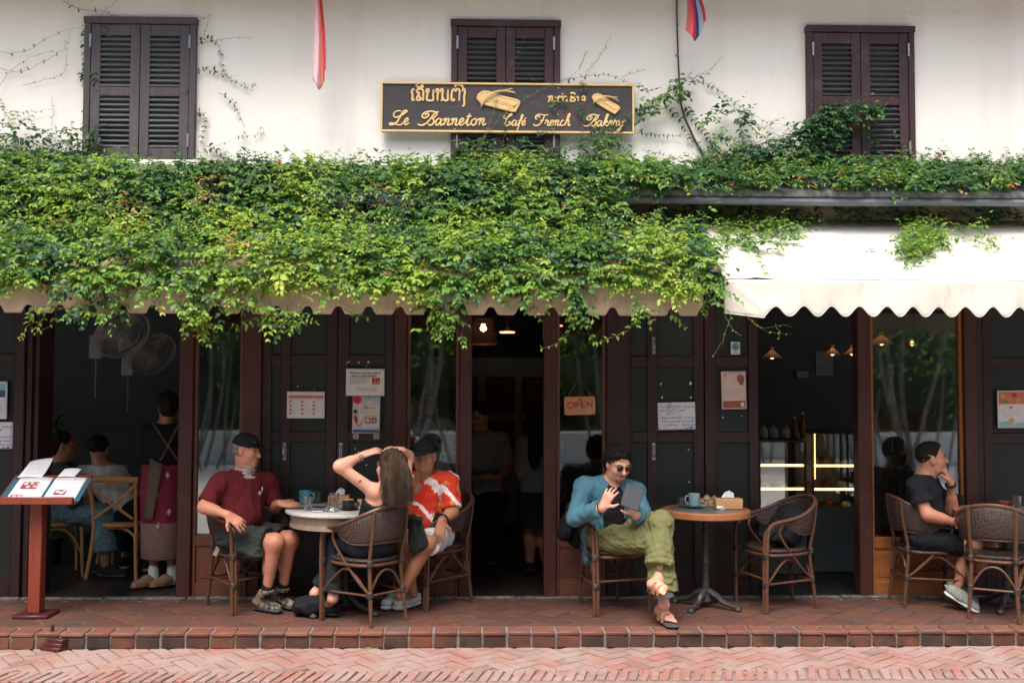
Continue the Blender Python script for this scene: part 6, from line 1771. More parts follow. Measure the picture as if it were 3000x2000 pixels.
def g(S):
    F.torso(S, .018, .015); F.arm(S, 'R', .015, .62, w=.018); F.arm(S, 'L', .015, .75, w=.016)
F.garment('t_shirt', M_bcloth, g, folds(.006, .11, 51), [(VA(J['N']) + up * .026, up), (VA(J['P']) + np.array((0, 0, -.05)), (0, 0, -1))])
def g(S):
    S.ell(VA(J['P']), (.185, .15, .12), np.array([F.hl, F.fw, (0, 0, 1)]), .03); F.leg(S, 'R', .016, .80, w=.02); F.leg(S, 'L', .016, .84, w=.02)
F.garment('shorts', M_bcloth, g, folds(.006, .08, 52))
q = F.q
S = SDF(); S.ell(q(0, -.014, .034), (.0785, .0975, .088), F.hx, .02); S.ell(q(0, .030, .092), (.052, .050, .030), F.hx, .03); S.ell(q(0, -.02, .085), (.058, .07, .045), F.hx, .03)
S.mesh('hair', .005, M_hair, F.t, folds(.006, .016, 53), [(q(0, .052, .050), F.hx[1] * 1.0 - F.hx[2] * .80), (q(0, -.05, -.035), -F.hx[2] - F.hx[1] * .5), (q(0, .012, -.002), F.hx[1] * .8 - F.hx[2] * .5)])
M_cvs = MAT('grey_canvas_shoe', (0.30, 0.33, 0.30), (0.20, 0.22, 0.20), 60, .9, .2, .3, 200, space='world'); M_wsole = MAT('white_sole', (0.68, 0.68, 0.62), (.6, .6, .55), 20, .7)
for he, to, a in ((VA(W(2764, 1736, -.42)), G(2852, 1790, .008), 'R'), (VA(W(2764, 1718, -.30)), G(2846, 1772, .008), 'L')):
    he, to = VA(he), VA(to); d = nrm(to - he); to = he + d * .265
    F.shoe(he, to, J['A' + a], M_cvs, M_wsole, 0, name='canvas_shoe', up=(0, 0, 1))
wl = VA(J['WL']); d = nrm(wl - VA(J['EL'])); a_ = nrm(np.cross(d, (0, 1, 0))); b_ = np.cross(d, a_)
F.add('watch', MB().tube([wl - d * .022 + (a_ * math.cos(i * .449) + b_ * math.sin(i * .449)) * .032 for i in range(14)], .011, 6, closed=True, flat=(Vector(a_), .9)), M_shoe)
P5 = F

# ---------------------------------------------------------------- bags
bg = thing('black_bag', 'slouched black bag propped on the empty rattan armchair', 'bag', chair_mat(C5) @ Vector((0, 0, .44)))
CM = chair_mat(C5)
w5 = lambda x, y, z: CM @ Vector((x, y, z))
S = SDF(); S.cap(w5(-.06, -.10, .54), w5(.08, -.10, .56), .10, .11, .06, flat=(w5(0, 1, 0) - w5(0, 0, 0), .75)); S.cap(w5(-.02, -.15, .62), w5(.06, -.15, .66), .09, .08, .06); S.ell(w5(.0, -.03, .50), (.15, .13, .06), None, .05)
S.mesh('body', .007, M_bcloth, bg, folds(.008, .09, 61))
MB().tube(spline([w5(-.08, -.10, .66), w5(-.16, .05, .60), w5(-.17, .14, .52), w5(-.10, .16, .455)], 5), .010, 6, flat=(Vector((0, 0, 1)), .5)).build('strap', M_bcloth, bg).matrix_parent_inverse = Matrix.Translation(-bg.location)
b2 = thing('floor_bag', 'dark bag on the floor under the marble table', 'bag', G(905, 1778, 0))
S = SDF(); S.cap(VA(G(885, 1775, .07)), VA(G(925, 1772, .08)), .07, .08, .05); S.cap(VA(G(890, 1780, .04)), VA(G(945, 1778, .04)), .05, .05, .05)
S.mesh('body', .008, M_bcloth, b2, folds(.010, .08, 62), [((0, 0, .004), (0, 0, -1))])
b3 = thing('dark_jacket', 'dark jacket hung over the back of the chair of the man with the tablet', 'jacket', chair_mat(C4) @ Vector((0, -.25, .5)))
CM4 = chair_mat(C4); w4 = lambda x, y, z: CM4 @ Vector((x, y, z))
S = SDF(); S.cap(w4(.10, -.27, .86), w4(.14, -.30, .50), .05, .11, .06, flat=(w4(0, 1, 0) - w4(0, 0, 0), .45)); S.cap(w4(-.02, -.29, .84), w4(.02, -.31, .50), .05, .10, .06, flat=(w4(0, 1, 0) - w4(0, 0, 0), .45)); S.cap(w4(.17, -.24, .80), w4(.26, -.26, .52), .045, .06, .05)
S.mesh('cloth', .007, M_bcloth, b3, folds(.008, .07, 63, (1, 1, .3)))
# a folded magazine beside the maroon man
mg = thing('magazine', 'pale folded magazine wedged beside the man in maroon on his chair', 'magazine', W(640, 1604, -.42))
mgm = Matrix.Rotation(R(-64), 4, 'Y')
MB().box(-.08, .06, -.010, .010, -.016, .016, Matrix.Rotation(R(24), 4, 'Y') @ Matrix.Rotation(R(90), 4, 'Y')).build('pages', MAT('old_paper', (0.50, 0.46, 0.38), (0.36, 0.33, 0.28), 20, .9), mg, .003)
# ------------------------------------------------------------------ creeper: shoots of paired leaves on the roof, awning and wall
def leaf_mat():
    t = NT('creeper_leaf')
    at = t.n('ShaderNodeAttribute'); at.attribute_name = 'tint'
    sp = t.n('ShaderNodeSeparateColor'); t.l(at.outputs['Color'], sp.inputs[0])
    nz = t.noise(t.pos('world'), 90, 3, .6)
    f = t.math('ADD', sp.outputs[0], t.math('MULTIPLY', t.math('SUBTRACT', nz, .5), .16))
    col = t.ramp(f, [(0.0, (0.020, 0.078, 0.044)), (0.30, (0.040, 0.125, 0.046)), (0.52, (0.110, 0.240, 0.036)), (0.74, (0.215, 0.355, 0.032)), (1.0, (0.42, 0.50, 0.065))])
    dry = t.ramp(sp.outputs[2], [(0, (0.42, 0.14, 0.045)), (.35, (0.20, 0.085, 0.045)), (.7, (0.50, 0.33, 0.04)), (1, (0.42, 0.28, 0.18))])
    col = t.mix(sp.outputs[1], col, dry)
    b = t.bsdf(col, 0.40, 0.42)
    tl = t.n('ShaderNodeBsdfTranslucent'); t.l(t.mix(1.0, col, (1.0, 1.0, 0.55), 'MULTIPLY'), tl.inputs[0])
    mx = t.n('ShaderNodeMixShader'); mx.inputs[0].default_value = 0.42
    t.l(b.outputs[0], mx.inputs[1]); t.l(tl.outputs[0], mx.inputs[2]); t.l(mx.outputs[0], t.out.inputs[0])
    return t.m
M_leaf = leaf_mat()
M_stem = MAT('creeper_stem', (0.16, 0.17, 0.05), (0.10, 0.075, 0.04), 9, .7, space='world')
M_dstem = MAT('woody_stem', (0.050, 0.038, 0.028), (0.10, 0.08, 0.055), 9, .8, space='world')
# leaf template: folded along the midrib, tip drooping; x across, y along, z up
LT = np.array([(0, 0, 0), (0, .34, .045), (0, .68, .03), (0, 1.0, -.10), (-.40, .30, .09), (-.34, .60, .055), (.40, .30, .09), (.34, .60, .055), (-.10, .88, -.03), (.10, .88, -.03)], np.float32)
LF = [(0, 1, 4), (1, 2, 5, 4), (2, 3, 8), (2, 8, 5), (0, 6, 1), (1, 6, 7, 2), (2, 9, 3), (2, 7, 9)]
class Vine:
    def __init__(s, name, label, loc):
        s.t = thing(name, label, 'vine', loc); s.L = []; s.S = []; s.D = []
    def leaf(s, p, d, n, ln, wd, tint, dry=0.0):
        s.L.append((*p, *d, *n, ln, wd, tint, dry, rnd.random()))
    def stem(s, pts, r, woody=False): (s.D if woody else s.S).append((pts, r))
    def build(s, n_obj):
        A = np.array(s.L, np.float32)
        P, d, n = A[:, 0:3], A[:, 3:6], A[:, 6:9]
        d = d / np.linalg.norm(d, axis=1)[:, None]
        n = n - d * (n * d).sum(1)[:, None]; n = n / np.maximum(1e-6, np.linalg.norm(n, axis=1))[:, None]
        x = np.cross(d, n)
        w = (P - np.array(CAM, np.float32)) @ np.array(FWD, np.float32)
        u_, v_ = proj(P)
        score = A[:, 9] / w * np.where((u_ > 5) & (u_ < 2995) & (v_ > 5), 1, 0) * (.5 + np.abs(n @ np.array(FWD, np.float32))) * np.where(P[:, 1] < -1.0, 1.6, 1)
        order = np.argsort(-score)
        big, restI = order[:n_obj], order[n_obj:]
        def verts(I):
            T = LT[None] * np.stack([A[I, 9] * 0 + A[I, 10], A[I, 9], A[I, 9]], 1)[:, None, :]
            return P[I, None] + T[..., 0:1] * x[I, None] + T[..., 1:2] * d[I, None] + T[..., 2:3] * n[I, None]
        def mesh(name, V, tints):
            k, m_ = V.shape[0], len(LT)
            me = bpy.data.meshes.new(name)
            me.vertices.add(k * m_); me.vertices.foreach_set('co', V.reshape(-1).astype(np.float32))
            lv = np.concatenate([np.array(f) for f in LF]); st = np.cumsum([0] + [len(f) for f in LF[:-1]])
            allv = (lv[None] + (np.arange(k) * m_)[:, None]).reshape(-1).astype(np.int32)
            alls = (st[None] + (np.arange(k) * len(lv))[:, None]).reshape(-1).astype(np.int32)
            me.loops.add(len(allv)); me.loops.foreach_set('vertex_index', allv)
            me.polygons.add(len(alls)); me.polygons.foreach_set('loop_start', alls)
            me.update(calc_edges=True)
            ca = me.color_attributes.new('tint', 'FLOAT_COLOR', 'POINT')
            ca.data.foreach_set('color', np.repeat(tints, m_, axis=0).astype(np.float32).reshape(-1))
            me.shade_smooth()
            return me
        tin = np.stack([A[:, 11], A[:, 12], A[:, 13], A[:, 9] * 0 + 1], 1)
        if len(restI):
            o = link('foliage', mesh('foliage', verts(restI), tin[restI]), M_leaf, s.t); o.matrix_parent_inverse = Matrix.Translation(-s.t.location); tag(o, kind='stuff')
        # the largest leaves one by one, sharing a few tinted meshes
        pool = {}
        for i in big:
            key = (round(float(A[i, 11]) * 6), round(float(A[i, 12])), round(float(A[i, 13]) * 2))
            if key not in pool:
                me = mesh('leaf', LT[None].copy(), np.array([(key[0] / 6, key[1], key[2] / 2, 1)], np.float32)); me.materials.append(M_leaf); pool[key] = me
            o = bpy.data.objects.new('leaf', pool[key]); COL.objects.link(o); o.parent = s.t
            M_ = Matrix(((x[i, 0] * A[i, 10], d[i, 0] * A[i, 9], n[i, 0] * A[i, 9], P[i, 0]), (x[i, 1] * A[i, 10], d[i, 1] * A[i, 9], n[i, 1] * A[i, 9], P[i, 1]), (x[i, 2] * A[i, 10], d[i, 2] * A[i, 9], n[i, 2] * A[i, 9], P[i, 2]), (0, 0, 0, 1)))
            o.matrix_local = Matrix.Translation(-s.t.location) @ M_
        for lst, m_, nm in ((s.S, M_stem, 'stem'), (s.D, M_dstem, 'woody_stem')):
            if lst:
                mb = MB()
                for pts, r in lst: mb.tube(pts, r, 4 if m_ is M_dstem else 3, caps=False)
                o = mb.build(nm, m_, s.t); o.matrix_parent_inverse = Matrix.Translation(-s.t.location); tag(o, kind='stuff')
def clump(p, f=1.0, ph=0.0):
    x, y, z = p[0] * f, p[1] * f, p[2] * f
    return (math.sin(x * 5.3 + ph) * math.sin(z * 7.1 + 1.3 * math.sin(x * 2.7) + ph * 2) + .7 * math.sin(x * 11.7 + y * 6 + ph) * math.sin(z * 13 + 2.1 + x * 3)) / 1.7
UP = Vector((0, 0, 1)); OUT = Vector((0, -1, 0))
def rv(a=1.0): return Vector((rnd.uniform(-a, a), rnd.uniform(-a, a), rnd.uniform(-a, a)))
def shoot(V, base, nrm_, length, tint, size, droop=.5, npair=4, side=1.0, dry=0.0, flat=0.0, stem=True):
    """a leafy twig standing off the surface"""
    d = (nrm_ * (.75 - .5 * flat) + rv(.75) * side + Vector((rnd.uniform(-.6, .6), 0, rnd.uniform(-.35, .3)))).normalized()
    pts, p = [base], base.copy()
    seg = length / npair
    for k in range(npair):
        d = (d + Vector((0, 0, -droop * .28)) + rv(.10)).normalized()
        p = p + d * seg; pts.append(p.copy())
    for k in range(1, npair + 1):
        t = k / npair
        ax = (pts[k] - pts[k - 1]).normalized()
        sd = ax.cross(UP)
        sd = sd.normalized() if sd.length > .1 else Vector((1, 0, 0))
        sz = size * (1.08 - .52 * t ** 1.6) * rnd.uniform(.62, 1.28)
        for sg in (-1, 1):
            if rnd.random() < .08: continue
            dd = (ax * (.30 + .5 * t) + sd * sg * rnd.uniform(.6, 1.1) + Vector((0, 0, -rnd.uniform(.15, 1.0))) + OUT * .25 + rv(.25)).normalized()
            nn = (UP * .80 + OUT * .85 + rv(.50) + sd * sg * .25).normalized()
            V.leaf(pts[k] + dd * .006, dd, nn, sz, sz * rnd.uniform(.62, .78) * (1 - .12 * t), min(1, max(0, tint + .26 * (t - .5) + rnd.uniform(-.13, .13))), dry if dry < .5 or rnd.random() < .75 else 0.0)
    if rnd.random() < .7:
        ax = (pts[-1] - pts[-2]).normalized()
        V.leaf(pts[-1], (ax + Vector((0, 0, -.2))).normalized(), (UP + OUT * .4 + rv(.3)).normalized(), size * .5, size * .30, min(1, tint + .22), dry)
    if stem: V.stem(pts, [.0022] + [.0016] * (npair - 1) + [.001])
def inpoly(u, v, poly):
    c = False; j = len(poly) - 1
    for i in range(len(poly)):
        if (poly[i][1] > v) != (poly[j][1] > v) and u < (poly[j][0] - poly[i][0]) * (v - poly[i][1]) / (poly[j][1] - poly[i][1]) + poly[i][0]: c = not c
        j = i
    return c
def strand(V, pts, every, size, tint, r=.0022, leaves=True, nrm_=OUT, jit=.012, woody=False, pair=.85, hang=False):
    """a trailing runner with leaves in loose pairs"""
    sp_ = [p + rv(jit) for p in spline(pts, 6)]
    V.stem(sp_, [r * (1 - .55 * i / len(sp_)) for i in range(len(sp_))], woody)
    acc, n = 0.0, len(sp_)
    for i in range(1, n):
        acc += (sp_[i] - sp_[i - 1]).length
        while acc > every and leaves:
            acc -= every * rnd.uniform(.6, 1.5)
            t = i / n
            ax = (sp_[i] - sp_[i - 1]).normalized(); sd = ax.cross(nrm_).normalized()
            sz = size * (1.1 - .55 * t) * rnd.uniform(.7, 1.2)
            for sg in (-1, 1):
                if rnd.random() > pair: continue
                dd = (sd * sg + ax * .45 + nrm_ * .35 + Vector((0, 0, -rnd.uniform(.1, .7))) + rv(.3)).normalized()
                V.leaf(sp_[i], dd, (nrm_ * .8 + UP * .8 + rv(.4)).normalized(), sz, sz * rnd.uniform(.58, .74), min(1, max(0, tint + .3 * (t - .4) + rnd.uniform(-.1, .1))))

MASS = [(-60, 380), (30, 372), (110, 400), (200, 408), (262, 470), (330, 486), (430, 490), (560, 486), (605, 470), (660, 478), (800, 484), (900, 478), (1100, 486), (1250, 478), (1340, 445), (1400, 420), (1480, 436), (1560, 440), (1640, 440), (1720, 430), (1800, 455), (1900, 470), (2040, 480), (2060, 560), (1830, 566), (1810, 600), (1840, 640), (2000, 690), (2060, 640), (2090, 640), (2110, 720), (2135, 800), (2128, 880), (2105, 905), (2060, 850), (1990, 850), (1935, 905), (1880, 895), (1830, 920), (1760, 905), (1690, 865), (1640, 895), (1570, 905), (1510, 870), (1450, 845), (1390, 850), (1335, 890), (1295, 930), (1240, 900), (1190, 868), (1100, 868), (1020, 850), (975, 880), (930, 935), (880, 920), (830, 905), (770, 930), (715, 905), (650, 900), (590, 945), (545, 925), (500, 880), (420, 880), (340, 905), (270, 900), (220, 930), (160, 880), (90, 826), (40, 802), (-60, 812)]
LEDGE = [(2040, 480), (2180, 470), (2330, 492), (2420, 500), (2560, 488), (2680, 500), (2740, 478), (2790, 470), (2880, 490), (2960, 478), (3060, 470), (3060, 540), (2900, 562), (2760, 572), (2640, 556), (2500, 560), (2380, 545), (2200, 558), (2050, 562)]
A1 = [(1845, 345), (1880, 290), (1935, 262), (1985, 232), (2040, 232), (2090, 262), (2150, 310), (2205, 362), (2280, 402), (2330, 395), (2300, 440), (2180, 450), (2120, 420), (2080, 380), (2030, 330), (1990, 300), (1940, 330), (1890, 350)]
A2 = [(2290, 400), (2340, 375), (2370, 335), (2430, 312), (2500, 318), (2560, 322), (2590, 345), (2520, 352), (2450, 365), (2440, 405), (2400, 445), (2380, 480), (2280, 500), (2040, 490), (2080, 455), (2180, 440)]
A3 = [(1720, 410), (1760, 395), (1820, 400), (1860, 420), (1890, 450), (1830, 455), (1700, 450)]
A4 = [(2440, 470), (2480, 445), (2540, 440), (2580, 455), (2560, 495), (2440, 500)]
A0 = [(1310, 470), (1345, 430), (1420, 405), (1480, 420), (1500, 400), (1560, 425), (1640, 432), (1690, 400), (1740, 395), (1720, 470)]
AL = [(-40, 380), (0, 360), (60, 365), (120, 388), (200, 385), (250, 372), (278, 330), (292, 345), (285, 420), (300, 470), (-40, 470)]
def seg_sampler(ya, za, yb, zb, x0, x1, n):
    L = math.hypot(yb - ya, zb - za); nn = Vector((0, (zb - za) / L, -(yb - ya) / L))
    if nn.z < 0 or (abs(nn.z) < .05 and nn.y > 0): nn = -nn
    for _ in range(n):
        t = rnd.random(); yield Vector((rnd.uniform(x0, x1), ya + (yb - ya) * t, za + (zb - za) * t)), nn
X0, X1 = -4.25, XL_END + .10
SEGS = [  # (ya, za, yb, zb, shoots per square metre, tint bias, off)
 (-.03, zr0 + .42, -.03, zr0, 700, .20, .03), (-.01, zr0, y_r - .02, zr1, 760, .40, .02),
 (y_r - .02, zr1, -.60, ZA + (ZB - ZA) * (.60 - .065) / 1.085 + .10, 620, .40, .02),
 (-.55, ZA + (ZB - ZA) * (.55 - .065) / 1.085 + .03, YB - .01, ZB + .03, 690, .60, .05), (YB - .02, ZB + .02, YB - .03, ZC - .02, 720, .58, .02)]
V1 = Vine('climbing_vine', 'thick green creeper blanketing the small roof and the long tan awning', (-1.0, -.6, 2.6))
drypt = [(380, 640), (640, 590), (620, 560), (1065, 710), (1040, 690), (1130, 560), (200, 690), (395, 600), (12, 600), (380, 705), (700, 760)]
for si, (ya, za, yb, zb, den, tb_, off) in enumerate(SEGS):
    area = (X1 - X0) * math.hypot(yb - ya, zb - za)
    for p, nn in seg_sampler(ya, za, yb, zb, X0, X1, int(area * den)):
        u, v = proj(p)
        if not inpoly(u, v - (58 if si == 0 else 24 if si == 1 else 0), MASS): continue
        if si == 4 and (rnd.random() < max(0.25, min(.80, (v - 820) / 90)) or clump(p, 1.15, .7) < -.12): continue
        if si == 3 and clump(p, 1.7, 5) < -.42 and rnd.random() < .85: continue
        # thin spots in the blanket
        if si == 3 and u > 1700 and v < 720 and rnd.random() < .45: continue
        if 900 < u < 1210 and 575 < v < 612 and rnd.random() < .85: continue
        c = clump(p, 1.0); c2 = clump(p, .45, 2.0)
        bump = .07 * max(0, c) + .05 * max(0, c2)
        tint = tb_ + .27 * c + .20 * c2 + rnd.uniform(-.16, .16)
        if si == 3 and rnd.random() < .30: tint -= .34          # older leaves below
        dr = 0.0
        for (du, dv) in drypt:
            q = ((u - du) / 60) ** 2 + ((v - dv) / 26) ** 2
            if q < 1 and rnd.random() < .70 * (1 - q): dr = 1.0
        if rnd.random() < .006: dr = 1.0
        low = si == 0 or (si == 1 and p.y > -.22)
        if low: bump *= .25
        b = p + nn * (off + bump * rnd.random() + rnd.uniform(0, .04))
        young = tint > .66
        shoot(V1, b, (nn + OUT * .35).normalized(), rnd.uniform(.10, .20) * (1.15 if young else 1) * (.6 if low else 1), tint, (.053 if young else .064) * rnd.uniform(.85, 1.12) * (.8 if dr else 1), .55, rnd.choice((3, 4, 4, 5)), 1.0, dr, stem=rnd.random() < .5)
# the lip of the awning and the gap under the small roof stay covered
for k in range(1500):
    x = rnd.uniform(X0, X1); c = clump(Vector((x, YB, ZB)), 1.0)
    if k % 3 == 0:
        t = rnd.random(); p = Vector((x, y_r - .03 - .12 * t, zr1 - .02 - .30 * t)); tn = .34
        if proj(p)[0] > 1790 or (900 < proj(p)[0] < 1210 and rnd.random() < .7): continue
    else:
        p = Vector((x, YB - .03 + rnd.uniform(0, .05), ZB + rnd.uniform(-.035, .06))); tn = .60
        if proj(p)[0] > 2120 or c < -.2 and rnd.random() < .75: continue
    shoot(V1, p, (OUT + UP * .3).normalized(), rnd.uniform(.09, .17), tn + .18 * c + rnd.uniform(-.2, .14), .054 * rnd.uniform(.85, 1.15), .9, 4, 1.0, stem=False)
# long pale runners lying over the blanket and dry twigs
for _ in range(130):
    u, v = rnd.uniform(20, 1950), rnd.uniform(520, 840)
    y0 = -.45 - .72 * (v - 520) / 320
    a = W(u, v, y0 - .10); b = a + Vector((rnd.uniform(-.5, .5), rnd.uniform(-.12, 0), rnd.uniform(-.25, .08)))
    strand(V1, [a, mixv(a, b, .5) + Vector((0, -.05, .03)), b], .07, .032, .85, .0024, jit=.01, pair=.6)
for (u, v) in ((380, 640), (600, 600), (1075, 690), (1180, 600), (1060, 600), (1000, 610)):
    for _ in range(9):
        a = W(u + rnd.uniform(-50, 50), v + rnd.uniform(-18, 18), -.70); V1.stem([a, a + rv(.05), a + rv(.09) + Vector((rnd.uniform(-.1, .1), 0, 0))], .003, True)
# hanging ends below the valance
YH = YB - .05
def hang(pts, every=.045, size=.045, tint=.62, y=YH): strand(V1, [W(u, v, y) for u, v in pts], every, size, tint, .0026, jit=.006)
for h_ in ([(100, 880), (96, 910), (82, 950), (68, 985), (55, 1000)], [(130, 900), (126, 925), (110, 955), (90, 970)], [(165, 910), (150, 950), (95, 978)], [(330, 860), (318, 900), (300, 935)], [(345, 880), (328, 912), (302, 932)], [(560, 900), (570, 940), (590, 970), (600, 985)], [(585, 905), (610, 945), (628, 970)], [(620, 920), (590, 950), (575, 985)], [(800, 900), (760, 940), (705, 958), (675, 958)], [(790, 880), (800, 925), (815, 965)], [(840, 890), (845, 935), (830, 975)], [(880, 900), (900, 935), (935, 950)], [(1010, 905), (1050, 925), (1085, 928)], [(1290, 890), (1300, 925), (1320, 955)], [(1280, 905), (1265, 945), (1245, 970)], [(1335, 900), (1325, 930), (1290, 975)], [(1300, 920), (1275, 950), (1285, 985)], [(1685, 900), (1680, 935), (1660, 985), (1625, 1010), (1585, 1020)], [(1690, 880), (1700, 930), (1730, 985), (1745, 1010)], [(1870, 915), (1850, 960), (1800, 985), (1745, 1005)], [(1560, 880), (1568, 915), (1590, 940)], [(1600, 900), (1610, 930)], [(1950, 905), (1990, 935), (2008, 960)], [(2060, 870), (2062, 905), (2060, 925)], [(2070, 860), (2066, 900), (2062, 922)], [(1885, 905), (1905, 935), (1925, 925)], [(450, 880), (455, 910)], [(700, 880), (712, 915), (720, 930)], [(1150, 880), (1165, 910)], [(1430, 850), (1425, 880), (1440, 900)]):
    hang(h_)
for (u, v, n) in ((590, 930, 16), (300, 905, 12), (820, 930, 14), (1295, 935, 22), (870, 915, 8), (1690, 905, 8), (1880, 905, 8), (2065, 860, 10), (220, 905, 8), (560, 915, 10), (1240, 880, 8)):
    for _ in range(n):
        p = W(u + rnd.gauss(0, 26), v + rnd.gauss(-4, 20), YH - rnd.uniform(-.02, .05)); shoot(V1, p, OUT, rnd.uniform(.08, .15), rnd.uniform(.3, .75), .05, 1.0, 3, .8)
# bare tendrils in front of the doors on the right
for h_ in ([(2128, 905), (2140, 930), (2115, 1000), (2085, 1045)], [(2180, 920), (2215, 950), (2260, 975), (2320, 978)], [(2190, 930), (2230, 958), (2290, 952), (2318, 958)], [(2270, 950), (2285, 975), (2280, 990)], [(2122, 905), (2135, 950), (2170, 985)]):
    strand(V1, [W(u, v, YH) for u, v in h_], .06, .016, .8, .0024, jit=.006, pair=.5)
V1.build(300)

def region(V, poly, segs, den, tint, size, off=.02, thin=1.0, flat=.3, dryp=0.0):
    us = [p[0] for p in poly]
    for (ya, za, yb, zb) in segs:
        x0, x1 = W(min(us), 450, (ya + yb) / 2).x, W(max(us), 450, (ya + yb) / 2).x
        area = abs(x1 - x0) * math.hypot(yb - ya, zb - za)
        for p, nn in seg_sampler(ya, za, yb, zb, x0, x1, int(area * den)):
            u, v = proj(p)
            if not inpoly(u, v, poly) or rnd.random() > thin: continue
            c = clump(p, 1.3, 4)
            if thin < 1 and c < -.25: continue
            shoot(V, p + nn * (off + rnd.uniform(0, .05)), (nn + OUT * .3).normalized(), rnd.uniform(.07, .15), tint + .16 * c + rnd.uniform(-.12, .12), size * rnd.uniform(.85, 1.15), .6, 3, .9, 1.0 if rnd.random() < dryp else 0.0, flat, stem=rnd.random() < .6)
wallseg = [(-.035, Z(215), -.035, zr0)]
def wstr(V, pts, every=.06, size=.036, tint=.34, r=.0018, y=-.03, **kw):
    strand(V, [W(u, v, y) for u, v in pts], every, size, tint, r, jit=.006, **kw)
V2 = Vine('climbing_vine', 'thin creeper strands climbing round the left shuttered window', (W(260, 300).x, -.03, Z(300)))
region(V2, AL, [(-.035, Z(330), -.035, zr0)], 620, .24, .052)
for pts, kw in (([(170, -10), (230, 28), (300, 32), (350, 52), (400, 85), (440, 130)], dict(every=.10, size=.026)), ([(350, -5), (300, 40), (270, 60)], dict(every=.12, size=.02)), ([(-10, 152), (60, 155), (120, 122), (180, 92), (245, 78)], dict(every=.09, size=.024)), ([(-10, 198), (60, 210), (130, 180), (190, 140), (205, 95)], dict(every=.10, size=.024)), ([(65, 250), (120, 235), (185, 215), (195, 160), (190, 120)], dict(every=.09, size=.022)), ([(-5, 260), (30, 210), (90, 170), (160, 150)], dict(every=.12, size=.02)), ([(256, 70), (248, 120), (252, 180), (250, 230), (262, 290), (268, 350), (280, 420)], dict(every=.020, size=.048, tint=.22)), ([(262, 60), (290, 75), (320, 80), (300, 130), (285, 150)], dict(every=.03, size=.045, tint=.18)), ([(270, 200), (285, 260), (300, 290), (290, 380)], dict(every=.025, size=.044, tint=.22)), ([(250, 205), (232, 225), (250, 240)], dict(every=.02, size=.042, tint=.2)), ([(580, 60), (600, 55), (618, 40)], dict(every=.06, size=.02, tint=.7)), ([(596, 110), (605, 80), (616, 42)], dict(every=.05, size=.02, tint=.6)), ([(580, 130), (600, 115), (640, 130), (650, 190), (680, 235), (745, 250)], dict(every=.035, size=.032)), ([(600, 125), (660, 115), (735, 110)], dict(every=.12, size=.016, tint=.7)), ([(572, 215), (600, 205), (640, 212), (690, 240), (735, 262)], dict(every=.03, size=.034)), ([(640, 270), (680, 300), (705, 345), (722, 400)], dict(every=.05, size=.03)), ([(590, 450), (640, 425), (700, 405), (765, 393)], dict(every=.04, size=.03)), ([(755, 395), (765, 370), (778, 400)], dict(every=.05, size=.018, tint=.6)), ([(560, 360), (580, 330), (600, 345), (590, 420)], dict(every=.022, size=.042, tint=.25)), ([(530, 255), (560, 290), (545, 340), (555, 400)], dict(every=.03, size=.042, tint=.25)), ([(310, 265), (390, 250), (450, 190)], dict(every=.11, size=.022, tint=.5)), ([(240, 360), (310, 270), (330, 255)], dict(every=.06, size=.028, tint=.4)), ([(600, 430), (640, 440), (665, 470)], dict(every=.018, size=.052, tint=.2)), ([(262, 480), (268, 430), (272, 415)], dict(every=.03, size=.02, tint=.8)), ([(435, 470), (436, 420), (430, 400)], dict(every=.03, size=.03, tint=.5)), ([(10, 330), (80, 328), (150, 322)], dict(every=.04, size=.022)), ([(150, 370), (158, 320), (150, 285)], dict(every=.06, size=.018, tint=.5)), ([(-5, 275), (5, 300), (20, 340), (60, 370)], dict(every=.03, size=.03, tint=.45)), ([(370, 50), (420, 110), (450, 150), (520, 240)], dict(every=.12, size=.02, y=-.06, tint=.4))):
    wstr(V2, pts, **kw)
V2.build(40)
V3 = Vine('climbing_vine', 'creeper growing behind the sign and in an arch up the wall beside the cable', (W(1850, 350).x, -.03, Z(350)))
region(V3, A1, wallseg, 520, .30, .054, thin=.9); region(V3, A3, wallseg, 620, .28, .052, thin=.95); region(V3, A0, wallseg, 560, .24, .052)
